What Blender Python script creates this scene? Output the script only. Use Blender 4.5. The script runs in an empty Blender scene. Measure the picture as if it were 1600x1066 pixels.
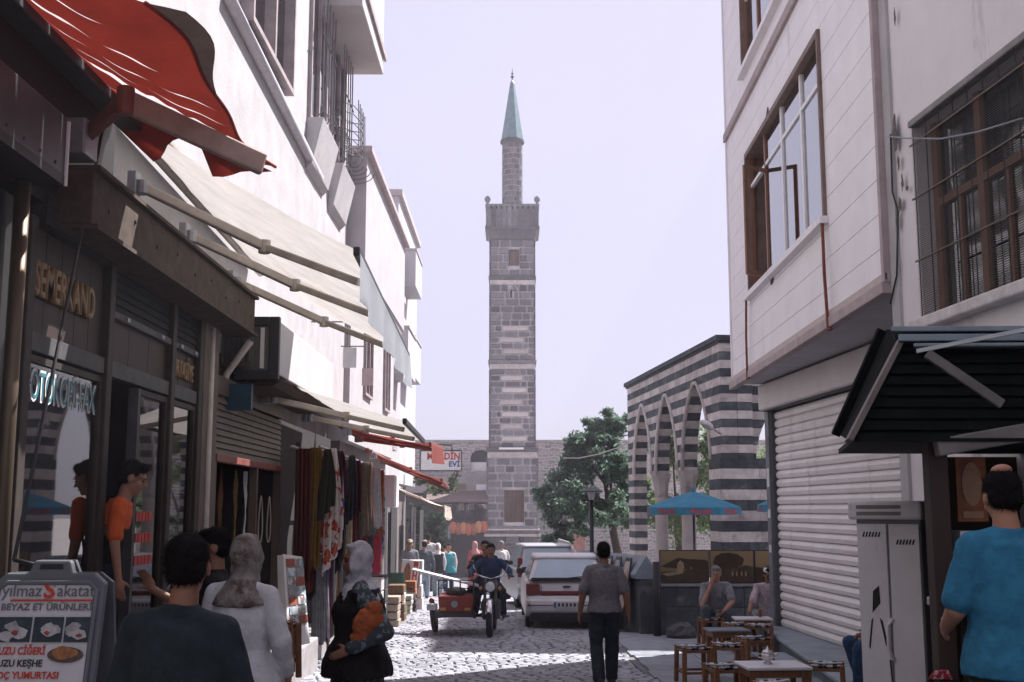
import bpy, bmesh, math, random
from mathutils import Vector, Matrix, Euler
R = math.radians
rnd = random.Random(11)
SC = bpy.context.scene
COL = SC.collection

# ------------------------------------------------------------------ camera
CAM_Z, F, CU, CV, PITCH = 1.65, 1800.0, 800.0, 533.0, 8.28
cam = bpy.data.cameras.new('camera'); cam.sensor_width = 36.0; cam.lens = 36.0*F/1600.0
cam.clip_start = 0.1; cam.clip_end = 2000
cam_o = bpy.data.objects.new('camera', cam); COL.objects.link(cam_o)
cam_o.location = (0, 0, CAM_Z); cam_o.rotation_euler = (R(90+PITCH), 0, 0)
SC.camera = cam_o

# ------------------------------------------------------------------ sky + sun
SUN_PHI, SUN_EL = 42.0, 52.0          # azimuth from +X towards +Y, elevation
w = bpy.data.worlds.new('World'); SC.world = w; w.use_nodes = True
nt = w.node_tree; nt.nodes.clear()
sky = nt.nodes.new('ShaderNodeTexSky'); sky.sky_type = 'NISHITA'; sky.sun_disc = False
sky.sun_elevation = R(SUN_EL); sky.sun_rotation = R(90-SUN_PHI)
sky.air_density = 0.7; sky.dust_density = 5.0; sky.ozone_density = 1.0; sky.altitude = 600
tint = nt.nodes.new('ShaderNodeMix'); tint.data_type = 'RGBA'; tint.blend_type = 'MULTIPLY'
tint.inputs[0].default_value = 1.0; tint.inputs[7].default_value = (0.85, 0.88, 1.12, 1)
bg = nt.nodes.new('ShaderNodeBackground'); bg.inputs['Strength'].default_value = 0.09
wo = nt.nodes.new('ShaderNodeOutputWorld')
veil = nt.nodes.new('ShaderNodeMix'); veil.data_type = 'RGBA'; veil.inputs[0].default_value = 0.82      # bright summer haze over the whole dome
veil.inputs[7].default_value = (3.0, 2.83, 3.35, 1)
nt.links.new(sky.outputs[0], tint.inputs[6]); nt.links.new(tint.outputs[2], veil.inputs[6]); nt.links.new(veil.outputs[2], bg.inputs[0]); nt.links.new(bg.outputs[0], wo.inputs[0])
sun = bpy.data.lights.new('sun', 'SUN'); sun.energy = 4.4; sun.angle = R(0.5); sun.color = (1.0, 0.95, 0.95)
sun_o = bpy.data.objects.new('sun', sun); COL.objects.link(sun_o)
SDIR = Vector((math.cos(R(SUN_EL))*math.cos(R(SUN_PHI)), math.cos(R(SUN_EL))*math.sin(R(SUN_PHI)), math.sin(R(SUN_EL))))
sun_o.rotation_euler = (-SDIR).to_track_quat('-Z', 'Y').to_euler(); sun_o.location = (20, 20, 40)
vs = SC.view_settings
vs.view_transform = 'Standard'; vs.look = 'None'; vs.gamma = 1.0; vs.use_curve_mapping = False
vs.exposure = 1.5
SC.cycles.max_bounces = 8; SC.cycles.diffuse_bounces = 4; SC.cycles.transparent_max_bounces = 12
SC.cycles.use_denoising = True

# ------------------------------------------------------------------ measuring helpers (survey of the photograph)
_c, _s = math.cos(R(PITCH)), math.sin(R(PITCH))
def slope(u, v):
    a, b = (u-CU)/F, (CV-v)/F
    y = _c - b*_s
    return a/y, (_s + b*_c)/y                      # dX/dY, dZ/dY
def P(u, v, Y):
    a, b = slope(u, v); return Vector((a*Y, Y, CAM_Z+b*Y))
def PX(u, v, X):                                   # on the plane X = const
    a, b = slope(u, v); Y = X/a; return Vector((X, Y, CAM_Z+b*Y))
def PL(u, v, x0, k):                               # on the vertical plane X = x0 + k*Y
    a, b = slope(u, v); Y = x0/(a-k); return Vector((a*Y, Y, CAM_Z+b*Y))
def PZ(u, v, z):
    a, b = slope(u, v); Y = (z-CAM_Z)/b; return Vector((a*Y, Y, z))
GS = 0.029
def G(Y): return -GS*min(Y, 60.0)
def XU(u, v, Y): return slope(u, v)[0]*Y
def ZV(v, Y, u=800): return CAM_Z+slope(u, v)[1]*Y

# ------------------------------------------------------------------ materials
MATS = {}
TMP = bpy.data.scenes.new('workbench')             # scratch scene for evaluating modifiers, removed at the end
def evaluated(o):
    TMP.collection.objects.link(o); vl = TMP.view_layers[0]; vl.update()
    return o.evaluated_get(vl.depsgraph)
def M(name, rgb=None, rough=.7, var=.12, scale=6., bump=.0, bscale=40., dstretch=None, metal=0., spec=.4, trans=0., stretch=None, dirt=None, island=0.):
    if name in MATS: return MATS[name]
    m = bpy.data.materials.new(name); m.use_nodes = True; MATS[name] = m
    n = m.node_tree; N = n.nodes; b = N['Principled BSDF']
    b.inputs['Roughness'].default_value = rough; b.inputs['Metallic'].default_value = metal
    b.inputs['Specular IOR Level'].default_value = spec
    tc = N.new('ShaderNodeTexCoord'); mp = N.new('ShaderNodeMapping')
    if stretch: mp.inputs['Scale'].default_value = stretch
    n.links.new(tc.outputs['Object'], mp.inputs[0])
    no = N.new('ShaderNodeTexNoise'); no.inputs['Scale'].default_value = scale; no.inputs['Detail'].default_value = 6; no.inputs['Roughness'].default_value = .65
    n.links.new(mp.outputs[0], no.inputs['Vector'])
    cr = N.new('ShaderNodeValToRGB')
    lo = tuple(max(0, c*(1-var*1.6)) for c in rgb); hi = tuple(min(1, c*(1+var)) for c in rgb)
    cr.color_ramp.elements[0].position = .28; cr.color_ramp.elements[0].color = (*lo, 1)
    cr.color_ramp.elements[1].position = .72; cr.color_ramp.elements[1].color = (*hi, 1)
    n.links.new(no.outputs['Fac'], cr.inputs[0]); out = cr.outputs[0]
    if dirt:                                       # (colour, scale, threshold) blotchy stains
        dn = N.new('ShaderNodeTexNoise'); dn.inputs['Scale'].default_value = dirt[1]; dn.inputs['Detail'].default_value = 9; dn.inputs['Roughness'].default_value = .7
        if dstretch: mp2 = N.new('ShaderNodeMapping'); mp2.inputs['Scale'].default_value = dstretch; n.links.new(tc.outputs['Object'], mp2.inputs[0]); n.links.new(mp2.outputs[0], dn.inputs['Vector'])
        else: n.links.new(mp.outputs[0], dn.inputs['Vector'])
        dr = N.new('ShaderNodeValToRGB'); dr.color_ramp.elements[0].position = dirt[2]; dr.color_ramp.elements[1].position = dirt[2]+.14
        n.links.new(dn.outputs['Fac'], dr.inputs[0])
        mx = N.new('ShaderNodeMix'); mx.data_type = 'RGBA'; mx.inputs[7].default_value = (*dirt[0], 1)
        n.links.new(dr.outputs[0], mx.inputs[0]); n.links.new(out, mx.inputs[6]); out = mx.outputs[2]
    if island:                                     # brightness differs from piece to piece
        ge = N.new('ShaderNodeObjectInfo'); gi = N.new('ShaderNodeNewGeometry'); ad = N.new('ShaderNodeMath'); ad.operation = 'ADD'
        n.links.new(ge.outputs['Random'], ad.inputs[0]); n.links.new(gi.outputs['Random Per Island'], ad.inputs[1])
        fr = N.new('ShaderNodeMath'); fr.operation = 'FRACT'; n.links.new(ad.outputs[0], fr.inputs[0])
        mr = N.new('ShaderNodeMapRange'); mr.inputs[3].default_value = 1-island; mr.inputs[4].default_value = 1+island
        n.links.new(fr.outputs[0], mr.inputs[0])
        mm = N.new('ShaderNodeVectorMath'); mm.operation = 'SCALE'
        n.links.new(out, mm.inputs[0]); n.links.new(mr.outputs[0], mm.inputs['Scale']); out = mm.outputs[0]
    n.links.new(out, b.inputs['Base Color'])
    if bump:
        bn = N.new('ShaderNodeTexNoise'); bn.inputs['Scale'].default_value = bscale; bn.inputs['Detail'].default_value = 5
        n.links.new(mp.outputs[0], bn.inputs['Vector'])
        bu = N.new('ShaderNodeBump'); bu.inputs['Strength'].default_value = bump; bu.inputs['Distance'].default_value = .02
        n.links.new(bn.outputs['Fac'], bu.inputs['Height']); n.links.new(bu.outputs[0], b.inputs['Normal'])
    if trans:                                      # thin cloth or leaf that lets light through
        tr = N.new('ShaderNodeBsdfTranslucent'); n.links.new(out, tr.inputs[0])
        ms = N.new('ShaderNodeMixShader'); ms.inputs[0].default_value = trans
        n.links.new(b.outputs[0], ms.inputs[1]); n.links.new(tr.outputs[0], ms.inputs[2])
        n.links.new(ms.outputs[0], N['Material Output'].inputs[0])
    return m
def glass(name, tintc=(.8, .86, .86), refl=.12, rough=.02):
    if name in MATS: return MATS[name]
    m = bpy.data.materials.new(name); m.use_nodes = True; MATS[name] = m
    n = m.node_tree; N = n.nodes; N.remove(N['Principled BSDF'])
    t = N.new('ShaderNodeBsdfTransparent'); t.inputs[0].default_value = (*tintc, 1)
    g = N.new('ShaderNodeBsdfGlossy'); g.inputs['Roughness'].default_value = rough
    fr = N.new('ShaderNodeFresnel'); fr.inputs[0].default_value = 1.5
    ad = N.new('ShaderNodeMath'); ad.operation = 'ADD'; ad.inputs[1].default_value = refl; ad.use_clamp = True
    ms = N.new('ShaderNodeMixShader'); n.links.new(fr.outputs[0], ad.inputs[0]); n.links.new(ad.outputs[0], ms.inputs[0])
    n.links.new(t.outputs[0], ms.inputs[1]); n.links.new(g.outputs[0], ms.inputs[2]); n.links.new(ms.outputs[0], N['Material Output'].inputs[0])
    return m
def pattern(name, c1, c2, scale, thr=.5, rough=.8, c3=None):   # printed cloth
    if name in MATS: return MATS[name]
    m = M(name, c1, rough, .1, 10, .15, 60)
    n = m.node_tree; N = n.nodes; b = N['Principled BSDF']
    tc = N['Texture Coordinate']; vo = N.new('ShaderNodeTexNoise'); vo.inputs['Scale'].default_value = scale; vo.inputs['Detail'].default_value = 2.5
    n.links.new(tc.outputs['Object'], vo.inputs['Vector'])
    cr = N.new('ShaderNodeValToRGB'); e = cr.color_ramp.elements
    cr.color_ramp.interpolation = 'CONSTANT'
    e[0].position = 0; e[0].color = (*c1, 1); e[1].position = thr; e[1].color = (*c2, 1)
    if c3: x = cr.color_ramp.elements.new(thr+.09); x.color = (*c3, 1)
    n.links.new(vo.outputs['Fac'], cr.inputs[0]); n.links.new(cr.outputs[0], b.inputs['Base Color'])
    return m

# ------------------------------------------------------------------ mesh building
class MB:
    def __init__(s): s.v = []; s.f = []; s.mi = []; s.cur = 0
    def add(s, vs_, fs):
        o = len(s.v); s.v += [tuple(p) for p in vs_]
        for f in fs: s.f.append(tuple(i+o for i in f)); s.mi.append(s.cur)
        return s
    def box(s, a, b, mat=None):
        (x0, y0, z0), (x1, y1, z1) = a, b
        x0, x1 = sorted((x0, x1)); y0, y1 = sorted((y0, y1)); z0, z1 = sorted((z0, z1))
        v = [Vector(p) for p in ((x0,y0,z0),(x1,y0,z0),(x1,y1,z0),(x0,y1,z0),(x0,y0,z1),(x1,y0,z1),(x1,y1,z1),(x0,y1,z1))]
        if mat: v = [mat @ p for p in v]
        return s.add(v, ((3,2,1,0),(4,5,6,7),(0,1,5,4),(1,2,6,5),(2,3,7,6),(3,0,4,7)))
    def hexa(s, p8): return s.add(p8, ((3,2,1,0),(4,5,6,7),(0,1,5,4),(1,2,6,5),(2,3,7,6),(3,0,4,7)))
    def quad(s, a, b, c, d): return s.add((a, b, c, d), ((0,1,2,3),))
    def slab(s, pts, off):                          # polygon extruded by a vector
        n = len(pts); off = Vector(off); p = [Vector(q) for q in pts]
        v = p+[q+off for q in p]
        f = [tuple(range(n-1,-1,-1)), tuple(range(n, 2*n))]+[(i, (i+1)%n, n+(i+1)%n, n+i) for i in range(n)]
        return s.add(v, f)
    def bar(s, p0, p1, wd, ht, up=(0,0,1)):
        p0, p1 = Vector(p0), Vector(p1); d = (p1-p0).normalized(); up = Vector(up)
        r = d.cross(up); r = r.normalized() if r.length > 1e-5 else Vector((1,0,0)); u = r.cross(d).normalized()
        r *= wd/2; u *= ht/2
        return s.hexa([p0-r-u, p0+r-u, p1+r-u, p1-r-u, p0-r+u, p0+r+u, p1+r+u, p1-r+u])
    def tube(s, pts, rad, n=8, close=False):
        pts = [Vector(p) for p in pts]; k = len(pts); rings = []; pr = None
        rads = rad if isinstance(rad, (list, tuple)) else [rad]*k
        for i, p in enumerate(pts):
            d = (pts[(i+1)%k]-pts[i-1]) if close else (pts[min(i+1, k-1)]-pts[max(i-1, 0)])
            d = d.normalized() if d.length > 1e-9 else Vector((0,0,1))
            if pr is None: pr = d.cross(Vector((0,0,1)));  pr = pr if pr.length > .05 else d.cross(Vector((0,1,0)))
            pr = (pr-d*pr.dot(d)).normalized(); q = d.cross(pr)
            rings.append([p+(pr*math.cos(2*math.pi*j/n)+q*math.sin(2*math.pi*j/n))*rads[i] for j in range(n)])
        v = [x for r_ in rings for x in r_]; f = []
        for i in range(k if close else k-1):
            a, b = i*n, ((i+1)%k)*n
            f += [(a+j, a+(j+1)%n, b+(j+1)%n, b+j) for j in range(n)]
        if not close: f += [tuple(range(n-1,-1,-1)), tuple(range((k-1)*n, k*n))]
        return s.add(v, f)
    def lathe(s, prof, c=(0,0,0), n=16, axis=None, rot=0.):
        c = Vector(c); mt = Vector((0,0,1)).rotation_difference(Vector(axis)).to_matrix() if axis is not None else Matrix.Identity(3)
        v = []; f = []
        for r_, z in prof: v += [c+mt @ Vector((r_*math.cos(2*math.pi*j/n+rot), r_*math.sin(2*math.pi*j/n+rot), z)) for j in range(n)]
        for i in range(len(prof)-1): f += [(i*n+j, i*n+(j+1)%n, (i+1)*n+(j+1)%n, (i+1)*n+j) for j in range(n)]
        f += [tuple(range(n-1,-1,-1)), tuple(range((len(prof)-1)*n, len(prof)*n))]
        return s.add(v, f)
    def loft(s, rings):
        n = len(rings[0]); v = [p for r_ in rings for p in r_]; f = []
        for i in range(len(rings)-1): f += [(i*n+j, i*n+(j+1)%n, (i+1)*n+(j+1)%n, (i+1)*n+j) for j in range(n)]
        f += [tuple(range(n-1,-1,-1)), tuple(range((len(rings)-1)*n, len(rings)*n))]
        return s.add(v, f)
    def ell(s, c, r_, mat=None, n=14, m=8):
        c = Vector(c); v = []; f = []
        for i in range(m+1):
            t = math.pi*i/m
            for j in range(n):
                p = Vector((r_[0]*math.sin(t)*math.cos(2*math.pi*j/n), r_[1]*math.sin(t)*math.sin(2*math.pi*j/n), -r_[2]*math.cos(t)))
                v.append(c+(mat @ p if mat else p))
        for i in range(m): f += [(i*n+j, i*n+(j+1)%n, (i+1)*n+(j+1)%n, (i+1)*n+j) for j in range(n)]
        return s.add(v, f)
    def rcone(s, p0, r0, p1, r1, n=12, flat=False):  # tapered limb with round (or flat) ends
        p0, p1 = Vector(p0), Vector(p1); d = (p1-p0).normalized()
        pts, rr = [], []
        if not flat:
            for t in (80, 50, 22): pts.append(p0-d*r0*math.sin(R(t))); rr.append(r0*math.cos(R(t)))
        pts += [p0, p1]; rr += [r0, r1]
        if not flat:
            for t in (22, 50, 80): pts.append(p1+d*r1*math.sin(R(t))); rr.append(r1*math.cos(R(t)))
        return s.tube(pts, rr, n)
    def mesh(s, name, mats, smooth=False):
        me = bpy.data.meshes.new(name); me.from_pydata(s.v, [], s.f)
        for m in (mats if isinstance(mats, (list, tuple)) else [mats]): me.materials.append(m)
        if any(s.mi): me.polygons.foreach_set('material_index', s.mi)
        if smooth: me.polygons.foreach_set('use_smooth', [True]*len(me.polygons))
        me.validate(); me.update()
        return me
    def build(s, name, mats, parent=None, smooth=False, bevel=0., seg=2, fix=True):
        me = s.mesh(name, mats, smooth)
        if fix:
            bm = bmesh.new(); bm.from_mesh(me); bmesh.ops.recalc_face_normals(bm, faces=bm.faces); bm.to_mesh(me); bm.free()
        return link(name, me, parent, bevel, seg)
def link(name, me, parent=None, bevel=0., seg=2):
    o = bpy.data.objects.new(name, me); COL.objects.link(o)
    if parent is not None:
        o.parent = parent
        if not parent.get('_local'): o.matrix_parent_inverse = INV.get(parent.name, Matrix.Identity(4))
    if bevel:
        b = o.modifiers.new('bevel', 'BEVEL'); b.width = bevel; b.segments = seg; b.limit_method = 'ANGLE'; b.angle_limit = R(40); b.harden_normals = False
    return o
INV = {}
def thing(name, label, cat, loc=(0,0,0), group=None, local=False, rz=0.):
    o = bpy.data.objects.new(name, None); COL.objects.link(o); o.empty_display_size = .2
    o.location = loc; o.rotation_euler = (0, 0, rz)
    if not local: INV[o.name] = Matrix.Translation(Vector(loc)).inverted()
    tag(o, label, cat, group); return o
def tag(o, label, cat, group=None, kind=None):
    if label: o['label'] = label
    if cat: o['category'] = cat
    if group: o['group'] = group
    if kind: o['kind'] = kind
    return o
def struct(o): o['kind'] = 'structure'; return o
def stuff(o): o['kind'] = 'stuff'; return o
def copy_tree(o, parent=None):
    c = o.copy(); COL.objects.link(c); c.parent = parent
    for ch in list(o.children): copy_tree(ch, c)
    return c
def text(body, mat, origin, xdir, up, width=None, height=.1, parent=None, name='lettering', ext=.003, align='LEFT', shear=0., bold=0.):
    cu = bpy.data.curves.new(name, 'FONT'); cu.body = body; cu.size = 1.0; cu.extrude = 0.; cu.shear = shear; cu.align_x = align; cu.offset = bold
    cu.resolution_u = 3
    o = bpy.data.objects.new(name, cu); ev = evaluated(o)
    me = bpy.data.meshes.new_from_object(ev); xs_ = [v.co.x for v in me.vertices]; d = Vector((max(xs_)-min(xs_), 0, 0)); sy = height/.73; sx = (width/max(d.x, .01)) if width else sy
    bpy.data.objects.remove(o); bpy.data.curves.remove(cu)
    x, u = Vector(xdir).normalized(), Vector(up).normalized(); n = x.cross(u); og = Vector(origin)
    me.materials.clear(); me.materials.append(mat)
    for v in me.vertices: v.co = og+x*(v.co.x*sx)+u*(v.co.y*sy)
    if ext:
        bm = bmesh.new(); bm.from_mesh(me)
        r_ = bmesh.ops.extrude_face_region(bm, geom=list(bm.faces))
        bmesh.ops.translate(bm, verts=[g for g in r_['geom'] if isinstance(g, bmesh.types.BMVert)], vec=n*ext)
        bmesh.ops.recalc_face_normals(bm, faces=bm.faces); bm.to_mesh(me); bm.free()
    return link(name, me, parent)
# ------------------------------------------------------------------ shared materials
basalt = M('basalt', (.145,.143,.155), .85, .3, 5, .5, 35, island=.5)
basalt_d = M('basalt_dark', (.07,.08,.092), .85, .35, 5, .5, 30, dirt=((.2,.195,.195), 3, .56), island=.3)
mortar = M('pale_mortar', (.68,.65,.66), .95, .15, 9, .3, 50)
lime = M('limestone', (.5,.46,.45), .85, .18, 5, .4, 30, dirt=((.27,.24,.23), 2.6, .54), island=.2)
plaster_w = M('white_plaster', (.42,.41,.415), .85, .1, 2.5, .25, 25, dirt=((.3,.285,.29), 1.6, .58), dstretch=(1,1,.22))
plaster_r = M('pale_plaster', (.68,.65,.66), .85, .06, 1.2, .15, 50, dirt=((.42,.39,.39), 2.4, .57), dstretch=(1,1,.25))
concrete = M('concrete', (.3,.3,.31), .9, .2, 3, .3, 40)
dark_metal = M('dark_metal', (.03,.03,.033), .5, .2, 8, .05)
grey_metal = M('grey_metal', (.33,.34,.36), .45, .15, 8, .05, metal=.4)
rust = M('rusty_steel', (.065,.043,.03), .85, .35, 7, .25, 60, dirt=((.09,.05,.035), 5, .58))
wood_d = M('dark_wood', (.07,.045,.03), .6, .3, 6, .2, 40, stretch=(6,6,1))
wood_b = M('brown_wood', (.17,.085,.04), .6, .3, 8, .2, 40, stretch=(6,6,1))
black = M('black_paint', (.012,.012,.013), .5, .1, 5)
white_p = M('white_paint', (.76,.75,.75), .5, .06, 5, .05)

# ------------------------------------------------------------------ ground, street, pavement
mb = MB(); ys = [-30, 0, 20, 40, 60, 90, 400]
for a, b in zip(ys, ys[1:]):
    za, zb = (G(a) if a > 0 else -GS*a), G(b) if b > 0 else -GS*b
    mb.quad((-250, a, za-.05), (250, a, za-.05), (250, b, zb-.05), (-250, b, zb-.05))
struct(mb.build('ground', M('ground_dust', (.36,.33,.32), .95, .2, .6, .3, 20)))

SX0, SX1 = -2.75, 1.75
mb = MB(); ys = [-6, 10, 30, 45, 60]
for a, b in zip(ys, ys[1:]): mb.quad((SX0-.4, a, -GS*a-.03), (SX1+.25, a, -GS*a-.03), (SX1+.25, b, -GS*b-.03), (SX0-.4, b, -GS*b-.03))
street = struct(mb.build('street', M('street_joint', (.24,.235,.245), .95, .3, 4, .4, 30)))
cob = M('cobble_stone', (.31,.315,.345), .8, .22, 9, .5, 45, island=.2)
def cobble(bm_, cx, cy, cz, lx, ly, h, j, rr):
    a = rr.uniform(-.05, .05); ca, sa = math.cos(a), math.sin(a); v = []
    for (t, z) in ((1.0, -.03), (.97, h*.45), (.78, h)):
        for (sx, sy) in ((-1,-1),(0,-1.04),(1,-1),(1,1),(0,1.04),(-1,1)):
            x, y = sx*lx*.5*t+rr.uniform(-j, j), sy*ly*.5*t+rr.uniform(-j, j)
            v.append((cx+x*ca-y*sa, cy+x*sa+y*ca, cz+z+rr.uniform(-.004, .004)))
    f = [(12,13,14,15,16,17)]+[(k*6+i, k*6+(i+1)%6, k*6+6+(i+1)%6, k*6+6+i) for k in range(2) for i in range(6)]
    bm_.add(v, f)
cvar = []
for k in range(8):
    b_ = MB(); cobble(b_, 0, 0, 0, 1.0, 1.0, .28, .05, rnd); cvar.append(b_.mesh('cobblestone', cob))
rest = MB(); y = 11.6; single = 0; r2 = random.Random(5)
while y < 44:
    dy = r2.uniform(.12, .165) if y < 30 else r2.uniform(.2, .26); x = SX0-r2.uniform(0, .2)
    while x < SX1:
        dx = r2.uniform(.15, .27) if y < 30 else r2.uniform(.25, .4)
        cx, cy = x+dx/2, y+dy/2+.012*math.sin(x*3)+r2.uniform(-.01, .01)
        dzz = .012*math.sin(x*1.7+y*.9)+.01*math.sin(y*2.3)
        if single < 300 and 13.7 < y and -1.6 < cx < 1.2:
            o = bpy.data.objects.new('cobblestone', cvar[r2.randrange(8)]); COL.objects.link(o); o.parent = street
            o.location = (cx, cy, G(cy)-.02+dzz); o.scale = (dx-.022, dy-.02, .13); o.rotation_euler = (0, 0, r2.uniform(-.06, .06)); single += 1
        else:
            cobble(rest, cx, cy, G(cy)-.02+dzz, dx-.022, dy-.02, .036, .006, r2)
        x += dx
    y += dy
stuff(rest.build('cobblestones', cob, street, fix=False))
# pavement of worn slabs along the cafe side
pave = M('pavement_slab', (.24,.255,.29), .85, .2, 3, .35, 30, island=.12)
mb = MB(); mb.hexa([(SX1+.2,-6,-.3),(6,-6,-.3),(6,21.5,-.9),(SX1-.15,21.5,-.9),(SX1+.2,-6,.17),(6,-6,.17),(6,21.5,G(21.5)+.02),(SX1-.15,21.5,G(21.5)+.02)])
pv = struct(mb.build('pavement', M('pavement_bed', (.15,.15,.16), .95, .2, 5, .3, 30)))
pvm = []
for k in range(3):
    b_ = MB(); b_.box((-.5,-.5,-.5), (.5,.5,.5)); pvm.append(b_.mesh('paving_slab', pave))
yy = 12.6
while yy < 21.2:
    xx = SX1-.05*r2.random()+.02
    dy = r2.uniform(.5, .8)
    while xx < 4.6:
        dx = r2.uniform(.5, .95); cy = yy+dy/2
        o = bpy.data.objects.new('paving_slab', pvm[0]); COL.objects.link(o); o.parent = pv
        o.location = (xx+dx/2, cy, G(cy)+.02+r2.uniform(-.004, .004)); o.scale = (dx-.012, dy-.012, .05); o.rotation_euler = (-GS, 0, 0)
        xx += dx
    yy += dy

# ------------------------------------------------------------------ minaret on four legs
MY = 57.0
def mz(v): return ZV(v, MY)
def mx(u, v=600): return XU(u, v, MY)
mn = thing('minaret', 'tall square basalt minaret with pale joints, wooden window and slender spire, standing on four legs', 'minaret', (0, MY+1.1, G(MY)))
ub = MB(); ub.box((-.5,-.5,-.5), (.5,.5,.5))
def ubm(mat, name='stone_block'):
    me = ub.mesh(name, mat); bm = bmesh.new(); bm.from_mesh(me)
    bmesh.ops.bevel(bm, geom=list(bm.edges), offset=.02, segments=1, affect='EDGES'); bm.to_mesh(me); bm.free(); return me
UB = {k: ubm(k) for k in (basalt, lime, basalt_d)}
CX = mx(800.5)
mrest = MB(); nblk = 0
def mblock(x0, x1, z0, z1, yf, mat):
    global nblk
    g = .045
    if x1-x0 < .1 or z1-z0 < .06: return
    o = bpy.data.objects.new('stone_block', UB[mat]); COL.objects.link(o); o.parent = mn; o.matrix_parent_inverse = INV[mn.name]
    o.location = ((x0+x1)/2, yf+.02+r2.uniform(-.012, .008), (z0+z1)/2); o.scale = (x1-x0-2*g, .14, z1-z0-2*g); nblk += 1
def section(vt, vb, hw, yf, course, holes=(), stripes=False):
    z1, z0 = mz(vt), mz(vb); n = max(1, round((z1-z0)/course)); h = (z1-z0)/n; dep = 2*hw
    core.box((CX-hw+.03, yf+.07, z0), (CX+hw-.03, yf+dep-.07, z1))
    for i in range(n):
        za = z0+i*h; zb = za+h; rr = random.Random(i*7+int(vt))
        special = stripes and i % 2 == 1
        x = CX-hw; cuts = [x]
        if special:
            cuts += [x+.28, x+.28+.32, CX+hw-.32, CX+hw] if i % 4 == 1 else [x+.5, CX+hw-.55, CX+hw-.28, CX+hw]
            cuts = [c_+(rr.uniform(-.06, .06) if 0 < q < len(cuts)-1 else 0) for q, c_ in enumerate(cuts)]
        else:
            while cuts[-1] < CX+hw-.75: cuts.append(cuts[-1]+rr.uniform(.38, .78))
            if CX+hw-cuts[-1] > .6: cuts.append((cuts[-1]+CX+hw)/2+rr.uniform(-.1, .1))
            cuts.append(CX+hw)
        for q, (a, b) in enumerate(zip(cuts, cuts[1:])):
            mt = lime if special and b-a > .75 else basalt
            segs = [(a, b)]
            for (ha, hb, hz0, hz1) in holes:
                if zb > hz0+.05 and za < hz1-.05:
                    ns = []
                    for (p, q_) in segs:
                        if q_ <= ha or p >= hb: ns.append((p, q_))
                        else:
                            if p < ha: ns.append((p, ha))
                            if q_ > hb: ns.append((hb, q_))
                    segs = ns
            for (p, q_) in segs: mblock(p, q_, za, zb, yf, mt)
            if mt is basalt and rr.random() < .9:     # the three faces turned away
                w_ = q
            for (ax, sgn) in (('l', -1), ('r', 1)):
                xs = CX+sgn*hw; ya = yf+(a-(CX-hw)); yb = yf+(b-(CX-hw))
                mrest.box((xs-.05, ya+.022, za+.022), (xs+.05, yb-.022, zb-.022))
            mrest.box((a+.022, yf+dep-.09, za+.022), (b-.022, yf+dep+.05, zb-.022))
core = MB()
HW, HWL = (mx(836)-mx(766))/2, (mx(839)-mx(762))/2
YF, YFL = MY, MY-(HWL-HW)
win = (mx(795), mx(811), mz(415), mz(390)); nic = (mx(795.5), mx(800), mz(465), mz(452)); dor = (mx(788), mx(818.5), mz(816), mz(766))
section(375, 432, HW, YF, .36, [win]); section(445, 500, HW, YF, .36, [nic]); section(500, 563, HW, YF, .31, stripes=True)
section(577, 700, HW, YF, .31, stripes=True); section(716, 822, HWL, YFL, .37, [dor])
core.build('core', mortar, mn); stuff(mrest.build('side_stones', basalt, mn))
def ledge(va, vb, extra, hw, mat, nm='string_course'):
    m_ = MB(); m_.box((CX-hw-extra, YF-extra-(hw-HW), mz(vb)), (CX+hw+extra, YF+2*HW+extra+(hw-HW), mz(va))); return m_.build(nm, mat, mn, bevel=.02)
ledge(431, 437, .08, HW, basalt); ledge(437.2, 445, .01, HW, lime); ledge(562.5, 568, .09, HW, basalt); ledge(568.2, 577, .02, HW, lime)
ledge(699.5, 706, .06, HWL, basalt); ledge(706.2, 716, .0, HWL, lime, 'white_course')
m_ = MB(); m_.box((mx(780), YFL-.3, mz(703)), (mx(818), YFL-.09, mz(700))); m_.build('lintel_bar', white_p, mn)
ledge(822, 826, .07, HWL, basalt); ledge(826.2, 829, .1, HWL, lime); ledge(829.2, 834, .12, HWL, basalt); ledge(834.2, 838.5, .15, HWL, lime)
# legs with capitals and recessed lintel
for sx in (-1, 1):
    for yl in (YFL+.45, YFL+2*HWL-.45):
        m_ = MB(); xc = CX+sx*(HWL-.42)
        m_.lathe([(.5,mz(838.5)-.0),(.5,mz(838.5)-.18),(.36,mz(838.5)-.4),(.34,G(MY)+.25),(.42,G(MY)+.2),(.42,G(MY)-.1)][::-1], (xc, yl, 0), 12)
        m_.build('leg', basalt, mn, smooth=False)
# window shutter, wooden door leaf, niche
def leaf(h, yf, n, nm, mat=wood_b):
    x0, x1, z0, z1 = h
    f_ = MB(); t = .07
    f_.box((x0, yf-.03, z0), (x0+t, yf+.068, z1)); f_.box((x1-t, yf-.03, z0), (x1, yf+.068, z1)); f_.box((x0+t, yf-.03, z1-t), (x1-t, yf+.068, z1))
    fr = f_.build(nm+'_frame', wood_d, mn)
    for i in range(n):
        a = x0+t+(x1-x0-2*t)*i/n; b = x0+t+(x1-x0-2*t)*(i+1)/n
        p_ = MB(); p_.box((a+.01, yf+.005, z0), (b-.01, yf+.068, z1-t)); p_.build('plank', mat, mn)
leaf(win, YF, 2, 'window', M('shutter_wood', (.13,.085,.07), .7, .25, 9)); leaf(dor, YFL, 4, 'door', M('door_wood', (.075,.04,.028), .7, .3, 9))
m_ = MB(); m_.box((nic[0], YF+.02, nic[2]), (nic[1], YF+.066, nic[3])); m_.build('slot_window', black, mn)
m_ = MB(); xc, zc = mx(803), mz(457)                       # pointed blind arch round the slot
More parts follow.
